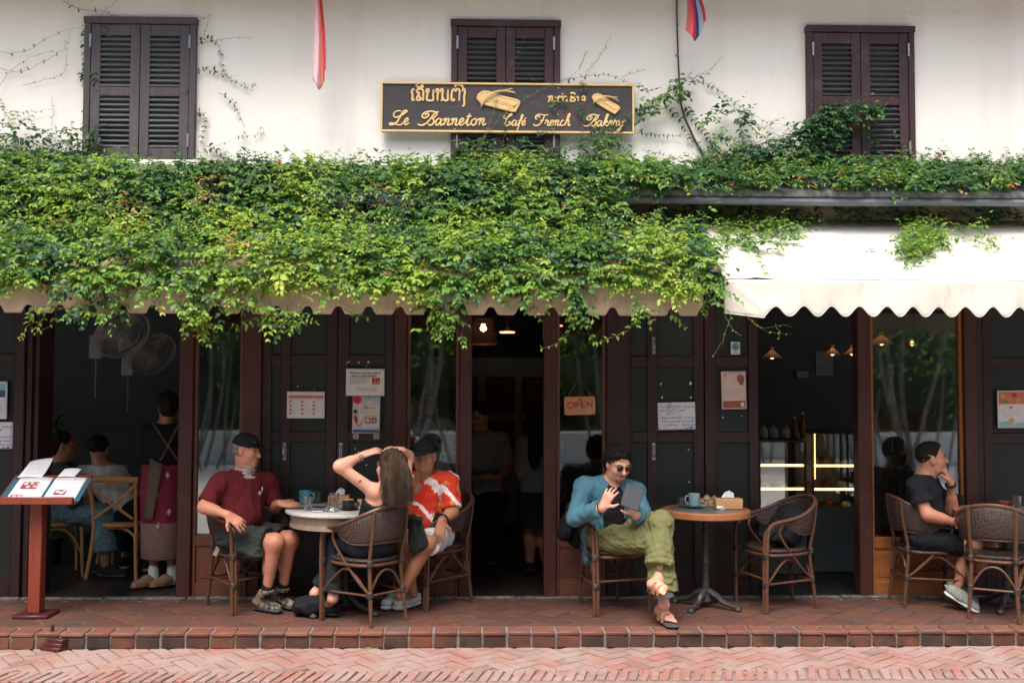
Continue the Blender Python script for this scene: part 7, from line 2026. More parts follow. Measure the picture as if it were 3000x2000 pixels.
for pts, kw in (([(1405, 430), (1440, 350), (1470, 250), (1520, 150), (1557, 48)], dict(every=.10, size=.022, y=-.12, tint=.6)), ([(1380, 440), (1430, 390), (1480, 330), (1560, 275), (1640, 240), (1690, 210), (1720, 150)], dict(every=.12, size=.022, y=-.11, tint=.55)), ([(1700, 480), (1706, 400), (1706, 330), (1700, 280), (1705, 235)], dict(every=.05, size=.03, y=-.11, tint=.35)), ([(1715, 215), (1760, 160), (1790, 100)], dict(every=.07, size=.022, tint=.6)), ([(1695, 205), (1710, 170), (1718, 152)], dict(every=.04, size=.018, tint=.7)), ([(1450, 190), (1510, 185), (1560, 230), (1600, 260)], dict(every=.08, size=.024, y=-.11)), ([(1640, 240), (1700, 225), (1780, 222), (1850, 245), (1900, 262)], dict(every=.05, size=.030, y=-.06)), ([(1820, 225), (1870, 210), (1885, 205)], dict(every=.06, size=.02)), ([(1620, 290), (1660, 300), (1700, 330), (1740, 370), (1800, 420)], dict(every=.05, size=.042, y=-.115, tint=.3)), ([(1720, 380), (1760, 385), (1810, 365), (1850, 330)], dict(every=.022, size=.046, y=-.115, tint=.25)), ([(1690, 270), (1720, 250), (1700, 245)], dict(every=.025, size=.034, y=-.115, tint=.3)), ([(1640, 290), (1620, 300), (1625, 320)], dict(every=.02, size=.036, y=-.115, tint=.3)), ([(1600, 380), (1580, 390), (1620, 375)], dict(every=.025, size=.038, y=-.115, tint=.3)), ([(1480, 400), (1475, 350), (1490, 340)], dict(every=.03, size=.03, y=-.115, tint=.4)), ([(1850, 340), (1900, 310), (1960, 290), (1990, 260), (1988, 230)], dict(every=.028, size=.045, tint=.25)), ([(2010, 235), (2080, 205), (2115, 165)], dict(every=.08, size=.02, tint=.6)), ([(2030, 230), (2100, 262), (2180, 320), (2260, 360), (2320, 370)], dict(every=.04, size=.03, tint=.5)), ([(1860, 390), (1930, 395), (2000, 400)], dict(every=.03, size=.034, tint=.35)), ([(2000, 300), (2040, 360), (2090, 420), (2120, 460)], dict(every=.028, size=.042, tint=.28)), ([(1940, 300), (1990, 350), (2020, 400), (2060, 440)], dict(every=.03, size=.042, tint=.28)), ([(1880, 440), (1940, 450), (1990, 470)], dict(every=.04, size=.03)), ([(2100, 390), (2080, 430), (2050, 470)], dict(every=.03, size=.04)), ([(1690, 470), (1740, 440), (1790, 425), (1850, 440)], dict(every=.025, size=.044, tint=.3)), ([(1350, 460), (1370, 420), (1420, 410), (1470, 420)], dict(every=.022, size=.05, y=-.07, tint=.2)), ([(1500, 470), (1500, 430), (1530, 410), (1480, 400)], dict(every=.02, size=.05, y=-.07, tint=.2)), ([(1180, 480), (1190, 460), (1195, 452)], dict(every=.03, size=.02, tint=.6))):
    wstr(V3, pts, **kw)
V3.stem([W(u, v, -.02) for u, v in ((1990, 255), (1996, 310), (2008, 350), (2035, 410), (2068, 470))], [.007, .008, .008, .009, .009], True)
V3.build(50)
V4 = Vine('climbing_vine', 'dense dark creeper climbing across the right shuttered window and along the ledge', (W(2350, 430).x, -.03, Z(430)))
region(V4, A2, wallseg, 1500, .22, .056, off=.06); region(V4, A4, wallseg, 620, .24, .052, off=.06)
region(V4, LEDGE, [(-.01, zr0, y_r - .02, zr1), (-.03, zr0 + .12, -.03, zr0)], 1150, .34, .054, dryp=.03)
for pts, kw in (([(2340, 420), (2400, 340), (2450, 318), (2530, 320), (2590, 345)], dict(every=.018, size=.05, y=-.09, tint=.24)), ([(2380, 460), (2420, 380), (2460, 340)], dict(every=.018, size=.05, y=-.09, tint=.2)), ([(2470, 320), (2520, 290), (2550, 245)], dict(every=.05, size=.024, y=-.08, tint=.6)), ([(2450, 320), (2480, 300), (2485, 275)], dict(every=.05, size=.024, y=-.08, tint=.6)), ([(2580, 330), (2610, 290), (2612, 285)], dict(every=.04, size=.02, y=-.08, tint=.6)), ([(2400, 355), (2450, 370), (2520, 375), (2570, 360)], dict(every=.10, size=.02, y=-.10, tint=.6)), ([(2520, 400), (2550, 400), (2570, 425)], dict(every=.02, size=.048, y=-.08, tint=.2)), ([(2610, 370), (2640, 410), (2660, 450)], dict(every=.04, size=.034, y=-.08, tint=.3)), ([(2690, 470), (2710, 455), (2740, 470), (2800, 485)], dict(every=.03, size=.032, tint=.4)), ([(2825, 490), (2780, 440), (2755, 405)], dict(every=.09, size=.018, tint=.6)), ([(2885, 500), (2930, 470), (2955, 450)], dict(every=.07, size=.02, tint=.6)), ([(2960, 490), (2990, 470), (3010, 450)], dict(every=.03, size=.03, tint=.4))):
    wstr(V4, pts, **kw)
V4.build(50)
V5 = Vine('climbing_vine', 'sparse creeper sprays trailing from the ledge onto the cream awning', (W(2500, 650).x, -.5, 2.7))
canopyR = [(-.10, ZA + (ZB - ZA) * .03, YB, ZB)]
for poly, den, th, tn in (([(2150, 640), (2230, 632), (2330, 640), (2390, 645), (2370, 690), (2300, 720), (2230, 745), (2160, 740), (2100, 700)], 700, .85, .50), ([(2640, 625), (2720, 640), (2780, 690), (2770, 730), (2700, 760), (2660, 790), (2610, 770), (2600, 730), (2650, 690)], 1000, 1.0, .52), ([(2090, 640), (2140, 660), (2190, 720), (2180, 770), (2120, 790)], 480, .8, .55), ([(2780, 690), (2840, 670), (2930, 720), (2900, 745), (2830, 735)], 300, .8, .55), ([(2385, 640), (2450, 640), (2470, 665), (2420, 680)], 460, 1.0, .45), ([(2240, 745), (2330, 700), (2360, 690), (2250, 800)], 200, .9, .6)):
    region(V5, poly, canopyR, den, tn, .045, off=.015, thin=th, flat=.6)
for pts in ([(2690, 575), (2700, 620), (2720, 680), (2680, 760), (2670, 800)], [(2580, 580), (2640, 640), (2700, 660)], [(2800, 600), (2830, 660), (2880, 690), (2940, 720)], [(2130, 650), (2200, 700), (2230, 790), (2240, 815)], [(2060, 575), (2050, 620), (2030, 640)], [(2230, 640), (2260, 700), (2290, 760)], [(2780, 660), (2830, 700), (2900, 730), (2960, 715)]):
    n = len(pts); strand(V5, [W(u, v, -.10 - 1.0 * max(0, (v - 640)) / 175) + Vector((0, -.02, .02)) for u, v in pts], .045, .036, .6, .0022, jit=.01)
for _ in range(190):
    u = rnd.uniform(1860, 3000); p = W(u, rnd.uniform(598, 640), -.16); shoot(V5, p, OUT, .09, rnd.uniform(.05, .3), .048, .8, 3, .7)
for (u, v) in ((2552, 728), (2770, 727)):
    for _ in range(8):
        p = W(u + rnd.uniform(-16, 16), v + rnd.uniform(-6, 6), -.62); V5.leaf(p, Vector((rnd.uniform(-1, 1), -.2, -.2)), UP, .035, .022, .3, 1.0)
V5.build(50)
# ------------------------------------------------------------------ across the street (seen only in the window glass)
M_bark = MAT('pale_bark', (0.24, 0.22, 0.18), (0.12, 0.105, 0.085), 8, .9, space='world')
M_wallw = MAT('white_garden_wall', (0.84, 0.83, 0.80), (0.74, 0.73, 0.70), 2, .9, space='world')
MBw = thing('garden_wall', 'low white garden wall across the street, seen in the window glass', 'wall', (0, -15, ZS))
MB().box(-16, 16, -.2, .2, 0, .62).build('wall', M_wallw, MBw); MB().box(-16.1, 16.1, -.27, .27, .621, .70).build('coping', M_wallw, MBw, .01)
hd = thing('added_hedge', 'tall dark screen of leaves added across the street to block low sky light', 'added_hedge', (0, -19, ZS))  # added out of view to darken the glass and block low sky light
def hedge_pt(s, f):
    x = -24 + 48 * s
    return (x, .6 * math.sin(x * 2.1 + f * 9) + .5 * math.sin(x * 4.7 + f * 17), 10.5 * f + .4 * math.sin(x * 1.3) * f)
MB().grid(hedge_pt, 160, 30).build('foliage', MAT('hedge_leaves', (0.020, 0.040, 0.018), (0.13, 0.17, 0.07), 2.2, .9, .1, 1.0, 9, space='world'), hd, thick=.3)
rt_ = random.Random(23)
ORD = ['leftmost', 'second from left', 'third from left', 'fourth from left', 'fourth from right', 'third from right', 'second from right', 'rightmost']
for i, x in enumerate((-9.5, -6.4, -4.6, -1.6, .4, 2.6, 5.2, 8.4)):
    y = -12.6 - rt_.uniform(0, 1.6)
    V = Vine('tree', ['leaning tree', 'slim tree'][i % 2] + ' across the street, seen in the window glass', (x, y, ZS))
    V.t['category'] = 'tree'; V.t['group'] = 'trees across the street'; V.t['label'] = ORD[i] + ' of eight slim trees reflected in the shop windows from across the street'
    b = Vector((x, y, ZS)); tips = []
    for k in range(3 + i % 3):
        t_ = b + Vector((rt_.uniform(-1.3, 1.3), rt_.uniform(-.6, .6), rt_.uniform(3.4, 5.2)))
        m_ = mixv(b, t_, .45) + Vector((rt_.uniform(-.3, .3), rt_.uniform(-.2, .2), 0))
        pts = spline([b + Vector((rt_.uniform(-.12, .12), 0, 0)), m_, t_], 6); V.stem(pts, [.065 - .045 * j / len(pts) for j in range(len(pts))], True); tips.append((m_, t_))
    for m_, t_ in tips:
        for k in range(330):
            c = mixv(m_, t_, rt_.uniform(.35, 1.15)) + Vector((rt_.gauss(0, .55), rt_.gauss(0, .5), rt_.gauss(0, .45)))
            d = Vector((rt_.uniform(-1, 1), rt_.uniform(-1, 1), rt_.uniform(-1, .2)))
            V.leaf(c, d, Vector((rt_.uniform(-.5, .5), rt_.uniform(-.5, .5), 1)), rt_.uniform(.12, .22), rt_.uniform(.05, .09), rt_.uniform(.2, .95))
    for k in range(7):
        a_ = b + Vector((rt_.uniform(-1.2, 1.2), rt_.uniform(-.4, .4), 0)); e_ = a_ + Vector((rt_.uniform(-.5, .5), 0, rt_.uniform(1.5, 3.4)))
        V.stem(spline([a_, mixv(a_, e_, .5) + Vector((rt_.uniform(-.12, .12), 0, 0)), e_], 4), [.03] * 5 + [.022] * 4, True)
    V.build(0)
    for ch in V.t.children:
        if ch.name.startswith('woody_stem'): ch.name = 'trunk'; ch.data.materials.clear(); ch.data.materials.append(M_bark); ch['kind'] = 'thing'
        elif ch.name.startswith('foliage'): ch.name = 'crown'
# ------------------------------------------------------------------ inside the cafe
def emit_mat(name, c, s):
    t = NT(name); e = t.n('ShaderNodeEmission'); e.inputs[0].default_value = (*c, 1); e.inputs[1].default_value = s; t.l(e.outputs[0], t.out.inputs[0]); return t.m
M_bulb = emit_mat('lit_bulb', (1.0, 0.50, 0.20), 11.0); M_led = emit_mat('led_strip', (1.0, 0.62, 0.22), 2.4); M_glow = emit_mat('lamp_disc', (1.0, 0.42, 0.22), 1.6); M_dimbulb = emit_mat('dim_filament', (1.0, 0.42, 0.20), 3.0)
M_fan = MAT('white_plastic', (0.19, 0.205, 0.205), (0.16, 0.17, 0.17), 12, .4)
M_bent = wood_mat('honey_wood', (0.36, 0.17, 0.06), (0.48, 0.24, 0.09), (0.28, 0.12, 0.045), 0.42, 0.05, (1, 1, .1))
def wall_fan(label, u, v, r, y, ub, vb):
    c = W(u, v, y); b = W(ub, vb, y + .12)
    t = thing('wall_fan', label, 'fan', c)
    ax = Vector((.60, -.50, -.56)).normalized(); e1 = ax.cross(UPV).normalized(); e2 = ax.cross(e1)
    ring = lambda rr, d: [ax * d + (e1 * math.cos(k * .2618) + e2 * math.sin(k * .2618)) * rr for k in range(24)]
    cg = MB()
    for rr, d in ((r, 0), (r * .99, .03), (r * .78, .045), (r * .55, .055), (r * .30, .06), (r * .8, -.03), (r * .5, -.045)): cg.tube(ring(rr, d), .0025 if rr < r * .95 else .007, 5, closed=True)
    for k in range(40):
        d_ = e1 * math.cos(k * .157) + e2 * math.sin(k * .157)
        cg.tube([d_ * r * .1 + ax * .062, d_ * r * .55 + ax * .055, d_ * r * .98 + ax * .01], .0014, 3); cg.tube([d_ * r * .98, d_ * r * .5 - ax * .045, d_ * r * .15 - ax * .05], .0014, 3)
    cg.build('cage', M_fan, t)
    for k in range(3):
        a = k * 2.094
        d_ = e1 * math.cos(a) + e2 * math.sin(a); s_ = e2 * math.cos(a) - e1 * math.sin(a)
        MB().grid(lambda i, j: d_ * (r * (.12 + .74 * i)) + s_ * ((j - .5) * r * (.25 + .45 * i)) + ax * (.02 * (j - .5)), 6, 4).build('blade', M_fan, t, thick=.003)
    MB().tube([ax * .06, ax * -.02, ax * -.14, ax * -.15], [.035, .05, .055, .02], 12).build('motor', M_fan, t)
    q = b - c
    MB().tube(spline([ax * -.10, (ax * -.12 + q) * .5 + Vector((0, 0, -.02)), q + Vector((.03, 0, .10))], 4), .022, 8).box(q.x - .055, q.x + .045, q.y - .02, q.y + .06, q.z - .10, q.z + .10).build('bracket', M_fan, t, .008)
    MB().tube([q + Vector((0, 0, -.10)), q + Vector((0, 0, -.42))], .004, 5).build('pull_cord', M_fan, t)
    return t
wall_fan('larger white wall fan tilted down inside the left opening', 357, 975, .225, .55, 282, 1015)
wall_fan('smaller white wall fan lower and further in at the left opening', 444, 1035, .205, 1.0, 376, 1066)
def pendant(label, u, v, y, r, m, top=2.72, hgt=None):
    p = W(u, v, y); t = thing('pendant_lamp', label, 'lamp', p); hgt = hgt or r * .72
    MB().tube([(0, 0, hgt + .02), (0, 0, top - p.z)], .004, 6).build('cord', M_iron, t)
    MB().lathe([(r, 0), (r * .6, hgt * .45), (r * .25, hgt * .85), (r * .12, hgt), (.02, hgt + .03)], (0, 0, 0), 28).build('shade', m, t, thick=.004)
    MB().lathe([(.001, -.012), (.014, -.006), (.018, .008), (.012, .035), (.010, .05)], (0, 0, 0), 14).build('bulb', M_dimbulb, t)
def opal_mat(name, c):
    t = NT(name); b = t.bsdf(c, .3, .5); tl = t.n('ShaderNodeBsdfTranslucent'); tl.inputs[0].default_value = (*c, 1)
    mx = t.n('ShaderNodeMixShader'); mx.inputs[0].default_value = .6; t.l(b.outputs[0], mx.inputs[1]); t.l(tl.outputs[0], mx.inputs[2]); t.l(mx.outputs[0], t.out.inputs[0]); return t.m
M_opal = opal_mat('opal_glass', (0.62, 0.58, 0.48))
pendant('dim opal pendant lamp at the left of the pastry counter doorway', 2262, 1048, 1.9, .10, M_opal)
pendant('dim opal pendant lamp in front of the pale sheet on the back wall', 2439, 1038, 2.0, .082, M_opal)
pendant('dim opal pendant lamp partly hidden by the doorway post', 2496, 1037, 2.0, .080, M_opal)
pendant('nearest opal pendant lamp behind the right shop window', 2583, 1008, .9, .105, opal_mat('bright_opal_glass', (0.80, 0.70, 0.50)))
pendant('small faint pendant lamp deep behind the right shop window', 2672, 1010, 2.6, .035, M_opal)
def basket_lamp(label, u, v, y, r, h):
    p = W(u, v, y); t = thing('basket_lamp', label, 'lamp', p)
    w = MB()
    for k in range(28):
        for s in (-1, 1):
            w.tube([(r * (1 - .25 * (j / 6)) * math.cos(k * .2244 + s * j * .11), r * (1 - .25 * (j / 6)) * math.sin(k * .2244 + s * j * .11), -h / 2 + h * j / 6) for j in range(7)], .0035, 3, caps=False)
    w.build('woven_shade', MAT('dark_rattan', (0.09, 0.05, 0.03), None, 20, .7), t)
    MB().tube([(r * math.cos(k * .3), r * math.sin(k * .3), -h / 2) for k in range(21)], .008, 6, closed=True).build('rim', M_bent, t)
    MB().lathe([(.001, -.03), (.024, -.018), (.029, 0), (.018, .028), (.012, .04)], (0, 0, .02), 14).build('bulb', M_bulb, t)
    MB().tube([(0, 0, .09), (0, 0, 2.72 - p.z)], .004, 5).build('cord', M_iron, t)
basket_lamp('woven basket lamp with a glowing bulb at the top of the middle doorway', 1416, 968, 1.3, .125, .24)
basket_lamp('woven basket lamp with a glowing bulb behind the left shop window', 581, 952, 1.0, .10, .20)
for (lb, u, v, y, r) in (('flat orange ceiling lamp glowing in the middle doorway', 1486, 976, 2.4, .075), ('small warm ceiling light behind the window with the OPEN plate', 1638, 957, 2.2, .035)):
    p = W(u, v, y); t = thing('ceiling_lamp', lb, 'lamp', p)
    MB().lathe([(.001, 0), (r, .004), (r, .016), (.001, .02)], (0, 0, 0), 24).build('disc', M_glow, t)
    MB().lathe([(r * .3, .021), (r * .3, .06), (.012, .07), (.012, 2.72 - p.z)], (0, 0, 0), 14).build('mount', M_iron, t)
# framed pictures on the back wall
M_pic = MAT('dim_painting', (0.10, 0.11, 0.10), (0.30, 0.17, 0.06), 5, .6, space='obj', lo=.4, hi=.6); M_mat = MAT('picture_mount', (0.24, 0.27, 0.26), None, 9, .8)
for (lb, u0, u1, v0, v1) in (('dim framed picture, upper centre on the doorway back wall', 1424, 1508, 1104, 1208), ('dim framed picture, upper right on the doorway back wall', 1530, 1612, 1104, 1206), ('dim framed picture behind the left post of the middle doorway', 1318, 1399, 1104, 1206), ('dim framed picture, lower centre on the doorway back wall', 1428, 1507, 1232, 1332), ('dim framed picture, lower right on the doorway back wall', 1531, 1612, 1232, 1332)):
    a, b = W(u0, v0, 4.29), W(u1, v1, 4.29); w, h = b.x - a.x, a.z - b.z
    t = thing('framed_picture', lb, 'picture', ((a.x + b.x) / 2, 4.28, (a.z + b.z) / 2))
    for (x0, x1, z0, z1) in ((-w / 2, w / 2, h / 2 - .03, h / 2), (-w / 2, w / 2, -h / 2, -h / 2 + .03), (-w / 2, -w / 2 + .03, -h / 2 + .03, h / 2 - .03), (w / 2 - .03, w / 2, -h / 2 + .03, h / 2 - .03)):
        MB().box(x0, x1, -.02, .02, z0, z1).build('frame', M_iron, t)
    MB().box(-w / 2 + .031, w / 2 - .031, -.004, .012, -h / 2 + .031, h / 2 - .031).build('mount', M_mat, t)
    MB().box(-w / 2 + .085, w / 2 - .085, -.008, -.0045, -h / 2 + .085, h / 2 - .085).build('painting', M_pic, t)
pp = W(2415, 1064, 3.39); t = thing('pale_sheet', 'pale sheet pinned on the dark wall behind the pendant lamps', 'sheet', pp); MB().box(-.095, .095, -.004, .004, -.135, .135).build('sheet', M_mat, t)
pp = W(2351, 1097, 3.39); t = thing('framed_picture', 'small framed picture on the dark wall left of the pale sheet', 'picture', pp); MB().box(-.08, .08, -.015, .008, -.055, .055).build('frame', M_iron, t); MB().box(-.062, .062, -.018, -.0155, -.037, .037).build('painting', M_mat, t)
# pastry cases
def pastry_case(label, u0, u1, vt, y, dep, strips, beads=None):
    a, b = W(u0, vt, y), W(u1, vt, y)
    t = thing('pastry_case', label, 'display case', ((a.x + b.x) / 2, y, 0)); w = b.x - a.x; zt = a.z
    zb = .55
    MB().box(-w / 2, w / 2, 0, dep, 0, zb).build('cabinet', M_dark, t, .004); MB().box(-w / 2, w / 2, 0, dep, zt - .02, zt).build('top', M_iron, t, .003)
    for x in (-w / 2, w / 2 - .018):
        for yy in (0, dep - .018): MB().box(x, x + .018, yy, yy + .018, zb, zt - .021).build('frame_post', M_iron, t)
    MB().box(-w / 2 + .019, w / 2 - .019, .004, .007, zb, zt - .021).build('pane', M_glass, t)
    MB().box(-w / 2 + .019, w / 2 - .019, dep - .012, dep - .006, zb, zt - .021).build('back', MAT('case_back', (0.33, 0.29, 0.22), (0.22, 0.18, 0.13), 5, .5), t)
    M_cake = [MAT('cake_a', (0.42, 0.22, 0.09), (0.55, 0.33, 0.15), 20, .8), MAT('cake_b', (0.60, 0.52, 0.38), (.5, .4, .28), 20, .8), MAT('cake_c', (0.30, 0.07, 0.05), (.2, .05, .04), 20, .6)]
    rr = random.Random(int(u0))
    for k, sv in enumerate(strips):
        z = W((u0 + u1) / 2, sv, y).z
        MB().box(-w / 2 + .02, w / 2 - .02, .03, dep - .02, z - .002, z + .006).build('shelf', M_cup, t)
        MB().box(-w / 2 + .022, w / 2 - .022, .012, .024, z - .010, z + .010).build('led_strip', M_led, t)
        x = -w / 2 + .09
        while x < w / 2 - .06:
            r = rr.uniform(.03, .055); m_ = rr.choice(M_cake)
            for zz in ([z + .007] if k < len(strips) - 1 else [z + .007, zb]):
                o = MB().lathe([(.001, 0), (r, 0), (r * 1.02, r * .5), (r * .7, r * .9), (.001, r)], (x, rr.uniform(.12, dep - .12), zz), 12).build('pastry', m_, t)
            x += rr.uniform(.11, .16)
    if beads:
        xb = W(beads[0], 1300, y).x - (a.x + b.x) / 2
        z0, z1 = W(beads[0], beads[2], y).z, W(beads[0], beads[1], y).z
        n = int((z1 - z0) / .018)
        m = MB()
        for i in range(n): m.lathe([(.001, -.006), (.006, 0), (.001, .006)], (xb, -.012, z0 + (z1 - z0) * i / n), 6)
        tag(m.build('bead_light', M_led, t), kind='stuff')
    return t
pastry_case('lit pastry case with two glowing shelves at the left of the counter doorway', 2222, 2362, 1288, .95, .50, (1363, 1432))
pastry_case('taller lit pastry case with a string of bead lights along its corner', 2378, 2528, 1264, 1.05, .55, (1364, 1433), (2386, 1266, 1400))
MB_t = W(2290, 1288, 1.1)
for k, (u, lb) in enumerate(((2237, 'glass storage jar, leftmost of three on the pastry case'), (2267, 'glass storage jar, middle of three on the pastry case'), (2302, 'glass storage jar on the pastry case beside the brown bottles'))):
    p = W(u, 1288, 1.15); t = thing('storage_jar', lb, 'jar', (p.x, 1.15, W(2290, 1288, .95).z + .001))
    MB().lathe([(.001, 0), (.036, 0), (.038, .02), (.037, .07), (.028, .085)], (0, 0, 0), 18).build('jar', M_opal, t); MB().lathe([(.030, .086), (.030, .10), (.012, .106), (.008, .118), (.001, .12)], (0, 0, 0), 16).build('lid', M_fan, t)
for (u, h, lb) in ((2328, .19, 'shorter brown bottle standing on the pastry case'), (2351, .23, 'taller brown bottle standing on the pastry case')):
    p = W(u, 1288, 1.15); t = thing('brown_bottle', lb, 'bottle', (p.x, 1.15, W(2290, 1288, .95).z + .001))
    MB().lathe([(.001, 0), (.026, 0), (.027, h * .62), (.011, h * .8), (.011, h * .95)], (0, 0, 0), 16).build('glass', MAT('brown_glass', (0.12, 0.035, 0.015), None, 9, .2), t); MB().lathe([(.013, h * .951), (.013, h), (.001, h + .004)], (0, 0, 0), 12).build('cap', M_hinge, t)
# wooden settle behind the right shop window
a, b = W(2556, 1238, .32), W(2738, 1238, .32)
t = thing('wooden_settle', 'carved orange wooden settle back behind the right shop window', 'settle', ((a.x + b.x) / 2, .32, 0)); w = (b.x - a.x) / 2
zt = W(2640, 1205, .32).z; zm = W(2640, 1268, .32).z
MB().grid(lambda s, f: (-w + 2 * w * s - .0, .012 * math.sin(s * 60) * f, zm + (zt - zm + .008 * math.sin(s * 46)) * f), 80, 6).build('carved_rail', M_oak, t, thick=.035)
for x in (-w - .02, w):
    MB().lathe([(.022, 0), (.022, zm), (.030, zm + .01), (.020, zm + .04), (.026, zm + .07), (.018, zm + .10), (.028, zm + .125), (.001, zm + .15)], (x, 0, 0), 14).build('turned_post', M_oak, t)
for k in range(7): MB().tube([(-w + .06 + k * (2 * w - .12) / 6, 0, .42), (-w + .06 + k * (2 * w - .12) / 6, 0, zm - .001)], .012, 8).build('spindle', M_oak, t)
MB().box(-w, w, .02, .46, .38, .42).build('seat', M_redpanel, t, .006); MB().box(-w, w, -.02, .02, .36, .42).build('seat_rail', M_oak, t, .004)
p = W(2627, 1348, .045); t = thing('small_plate_sign', 'small yellowish sign with dark lettering inside the right shop window', 'sign', p)
MB().box(-.094, .094, -.003, .003, -.036, .036).build('plate', MAT('yellowed_card', (0.50, 0.47, 0.27), (.42, .40, .24), 14, .6), t, .002)
lm = MB(); x = -.075
for g_ in (1, 3, 4, 5, 7, 3, 4):
    st = LAO1[g_][0] if g_ < len(LAO1) else LAO1[1][0]
    bx = min(q[0] for q in st)
    lm.tube([(x + (q[0] - bx) * .000125, -.0042, -(q[1] - 305) * .000155) for q in st], .0016, 4); x += .0225
lm.build('lettering', M_ink, t)
p = W(2612, 1200, .12); t = thing('flag_reflection', 'white and red reflection modelled as a furled flag on a pole behind the right shop window', 'flag', (p.x, .12, 0))  # a reflection in the pane, built as a solid flag behind it
zt_, zf_ = W(2612, 1080, .12).z, W(2612, 1188, .12).z
MB().lathe([(.005, .02), (.005, zf_)], (0, 0, 0), 8).build('pole', M_white, t)
MB().lathe([(.006, zf_ + .021), (.034, zf_ + .02), (.020, (zf_ + zt_) / 2), (.008, zt_ - .02), (.001, zt_)], (0, 0, 0), 10).build('cloth', M_tissue, t); MB().lathe([(.006, zf_ - .03), (.028, zf_ - .01), (.034, zf_ + .0195), (.006, zf_ + .0205)], (0, 0, 0), 10).build('red_hem', M_redink, t)
MB().lathe([(.12, 0), (.12, .012), (.02, .02)], (0, 0, 0), 18).build('foot', M_iron, t)
# potted plants
def potted(name, label, u, v, y, n, L, m, zb=0.0, blossom=False):
    p = W(u, v, y); t = thing(name, label, 'plant', (p.x, y, 0))
    MB().lathe([(.08, 0), (.11, .22), (.12, .24), (.10, .24), (.02, .22)], (0, 0, 0), 18).build('pot', M_iron, t)
    MB().tube([(0, 0, .2), (.01, .01, p.z)], [.012, .007], 6).build('stem', M_stem, t)
    rr = random.Random(n)
    for k in range(n):
        a = rr.uniform(0, 6.28); l = L * rr.uniform(.7, 1.1); el = rr.uniform(.2, 1.2)
        d = Vector((math.cos(a) * math.cos(el), math.sin(a) * math.cos(el) * .6, math.sin(el)))
        s_ = Vector((-math.sin(a), math.cos(a), 0))
        MB().grid(lambda i, j: Vector((0, 0, p.z)) + d * l * i + Vector((0, 0, -.45 * l * i * i)) + s_ * (j - .5) * .045 * math.sin(math.pi * min(1, .12 + i * .88)), 8, 2).build('blade_leaf', m, t)
    if blossom:
        for k in range(12):
            a = rr.uniform(0, 6.28)
            c = Vector((-.05 + .035 * math.cos(a), -.05, p.z - .02 + .045 * math.sin(a)))
            MB().add([c, c + Vector((.018, 0, .012)), c + Vector((.004, -.01, .026)), c + Vector((-.016, 0, .014))], [(0, 1, 2, 3)]).build('petal', M_tissue, t)
M_dimleaf = MAT('indoor_leaf', (0.04, 0.075, 0.03), (0.07, 0.11, 0.045), 12, .5)
potted('potted_plant', 'dim spiky potted plant inside the left opening', 155, 1250, 1.5, 16, .35, M_dimleaf)
potted('flowering_plant', 'tall plant with a white blossom behind the window left of the middle doorway', 1232, 1055, .75, 9, .42, M_dimleaf, 0, True)

# ------------------------------------------------------------------ cross-backed chairs inside
def make_bentwood():
    t = thing('bentwood_chair', 'x', 'chair', group='cross backed wooden chairs inside the left opening')
    for s in (-1, 1):
        MB().tube(spline([(s * .215, -.235, 0), (s * .190, -.20, .25), (s * .182, -.185, .45), (s * .190, -.215, .66), (s * .205, -.245, .80)], 5), .0155, 8).build('rear_leg', M_bent, t)
        MB().tube([(s * .20, .20, 0), (s * .185, .185, .42)], [.013, .016], 8).build('front_leg', M_bent, t)
        MB().tube([(s * .196, -.243, .785), (s * .07, -.225, .665), (-s * .165, -.212, .50)], .012, 8, flat=(Vector((0, 1, 0)), .5)).build('cross_bar', M_bent, t)
        MB().tube(spline([(s * .185, -.195, .20), (s * .172, -.18, .33), (s * .10, -.175, .405), (s * .0, -.175, .418)], 5), .010, 8).build('bent_brace', M_bent, t)
        MB().tube(spline([(s * .192, .185, .20), (s * .185, .10, .36), (s * .183, -.02, .41), (s * .184, -.12, .36), (s * .188, -.19, .20)], 5), .009, 7).build('bent_brace', M_bent, t)
    MB().tube(spline([(-.222, -.243, .822), (-.12, -.258, .828), (0, -.262, .830), (.12, -.258, .828), (.222, -.243, .822)], 5), .029, 8, flat=(Vector((0, 1, 0)), .55)).build('top_rail', M_bent, t, .002)
    MB().lathe([(.001, .425), (.21, .425), (.222, .435), (.222, .452), (.20, .462), (.001, .458)], (0, 0, 0), 32).build('seat', M_bent, t)
    MB().lathe([(.001, -.012), (.009, -.012), (.009, .0), (.001, .001)], (0, -.246, .648), 8, None).build('rivet', M_iron, t)
    return t
b0 = make_bentwood()
def place_bent(o, p1, p2, label, rz=None):
    a, b = G(*p1), G(*p2)
    if rz is None: rz = math.atan2(b.y - a.y, b.x - a.x)
    c, s = math.cos(rz), math.sin(rz)
    mx, my = (a.x + b.x) / 2, (a.y + b.y) / 2
    o.location = (mx + s * -.235 * -1 * -1, my + c * .235, .002); o.rotation_euler = (0, 0, rz); o['label'] = label
place_bent(b0, (252, 1698), (398, 1701), 'wooden cross backed chair under the person in the white shirt')
b1 = copy_tree(b0)
pb1 = G(157, 1704); b1.location = (pb1.x - .12, pb1.y + .30, .002); b1.rotation_euler = (0, 0, R(-62)); b1['label'] = 'wooden cross backed chair under the person in patterned trousers'

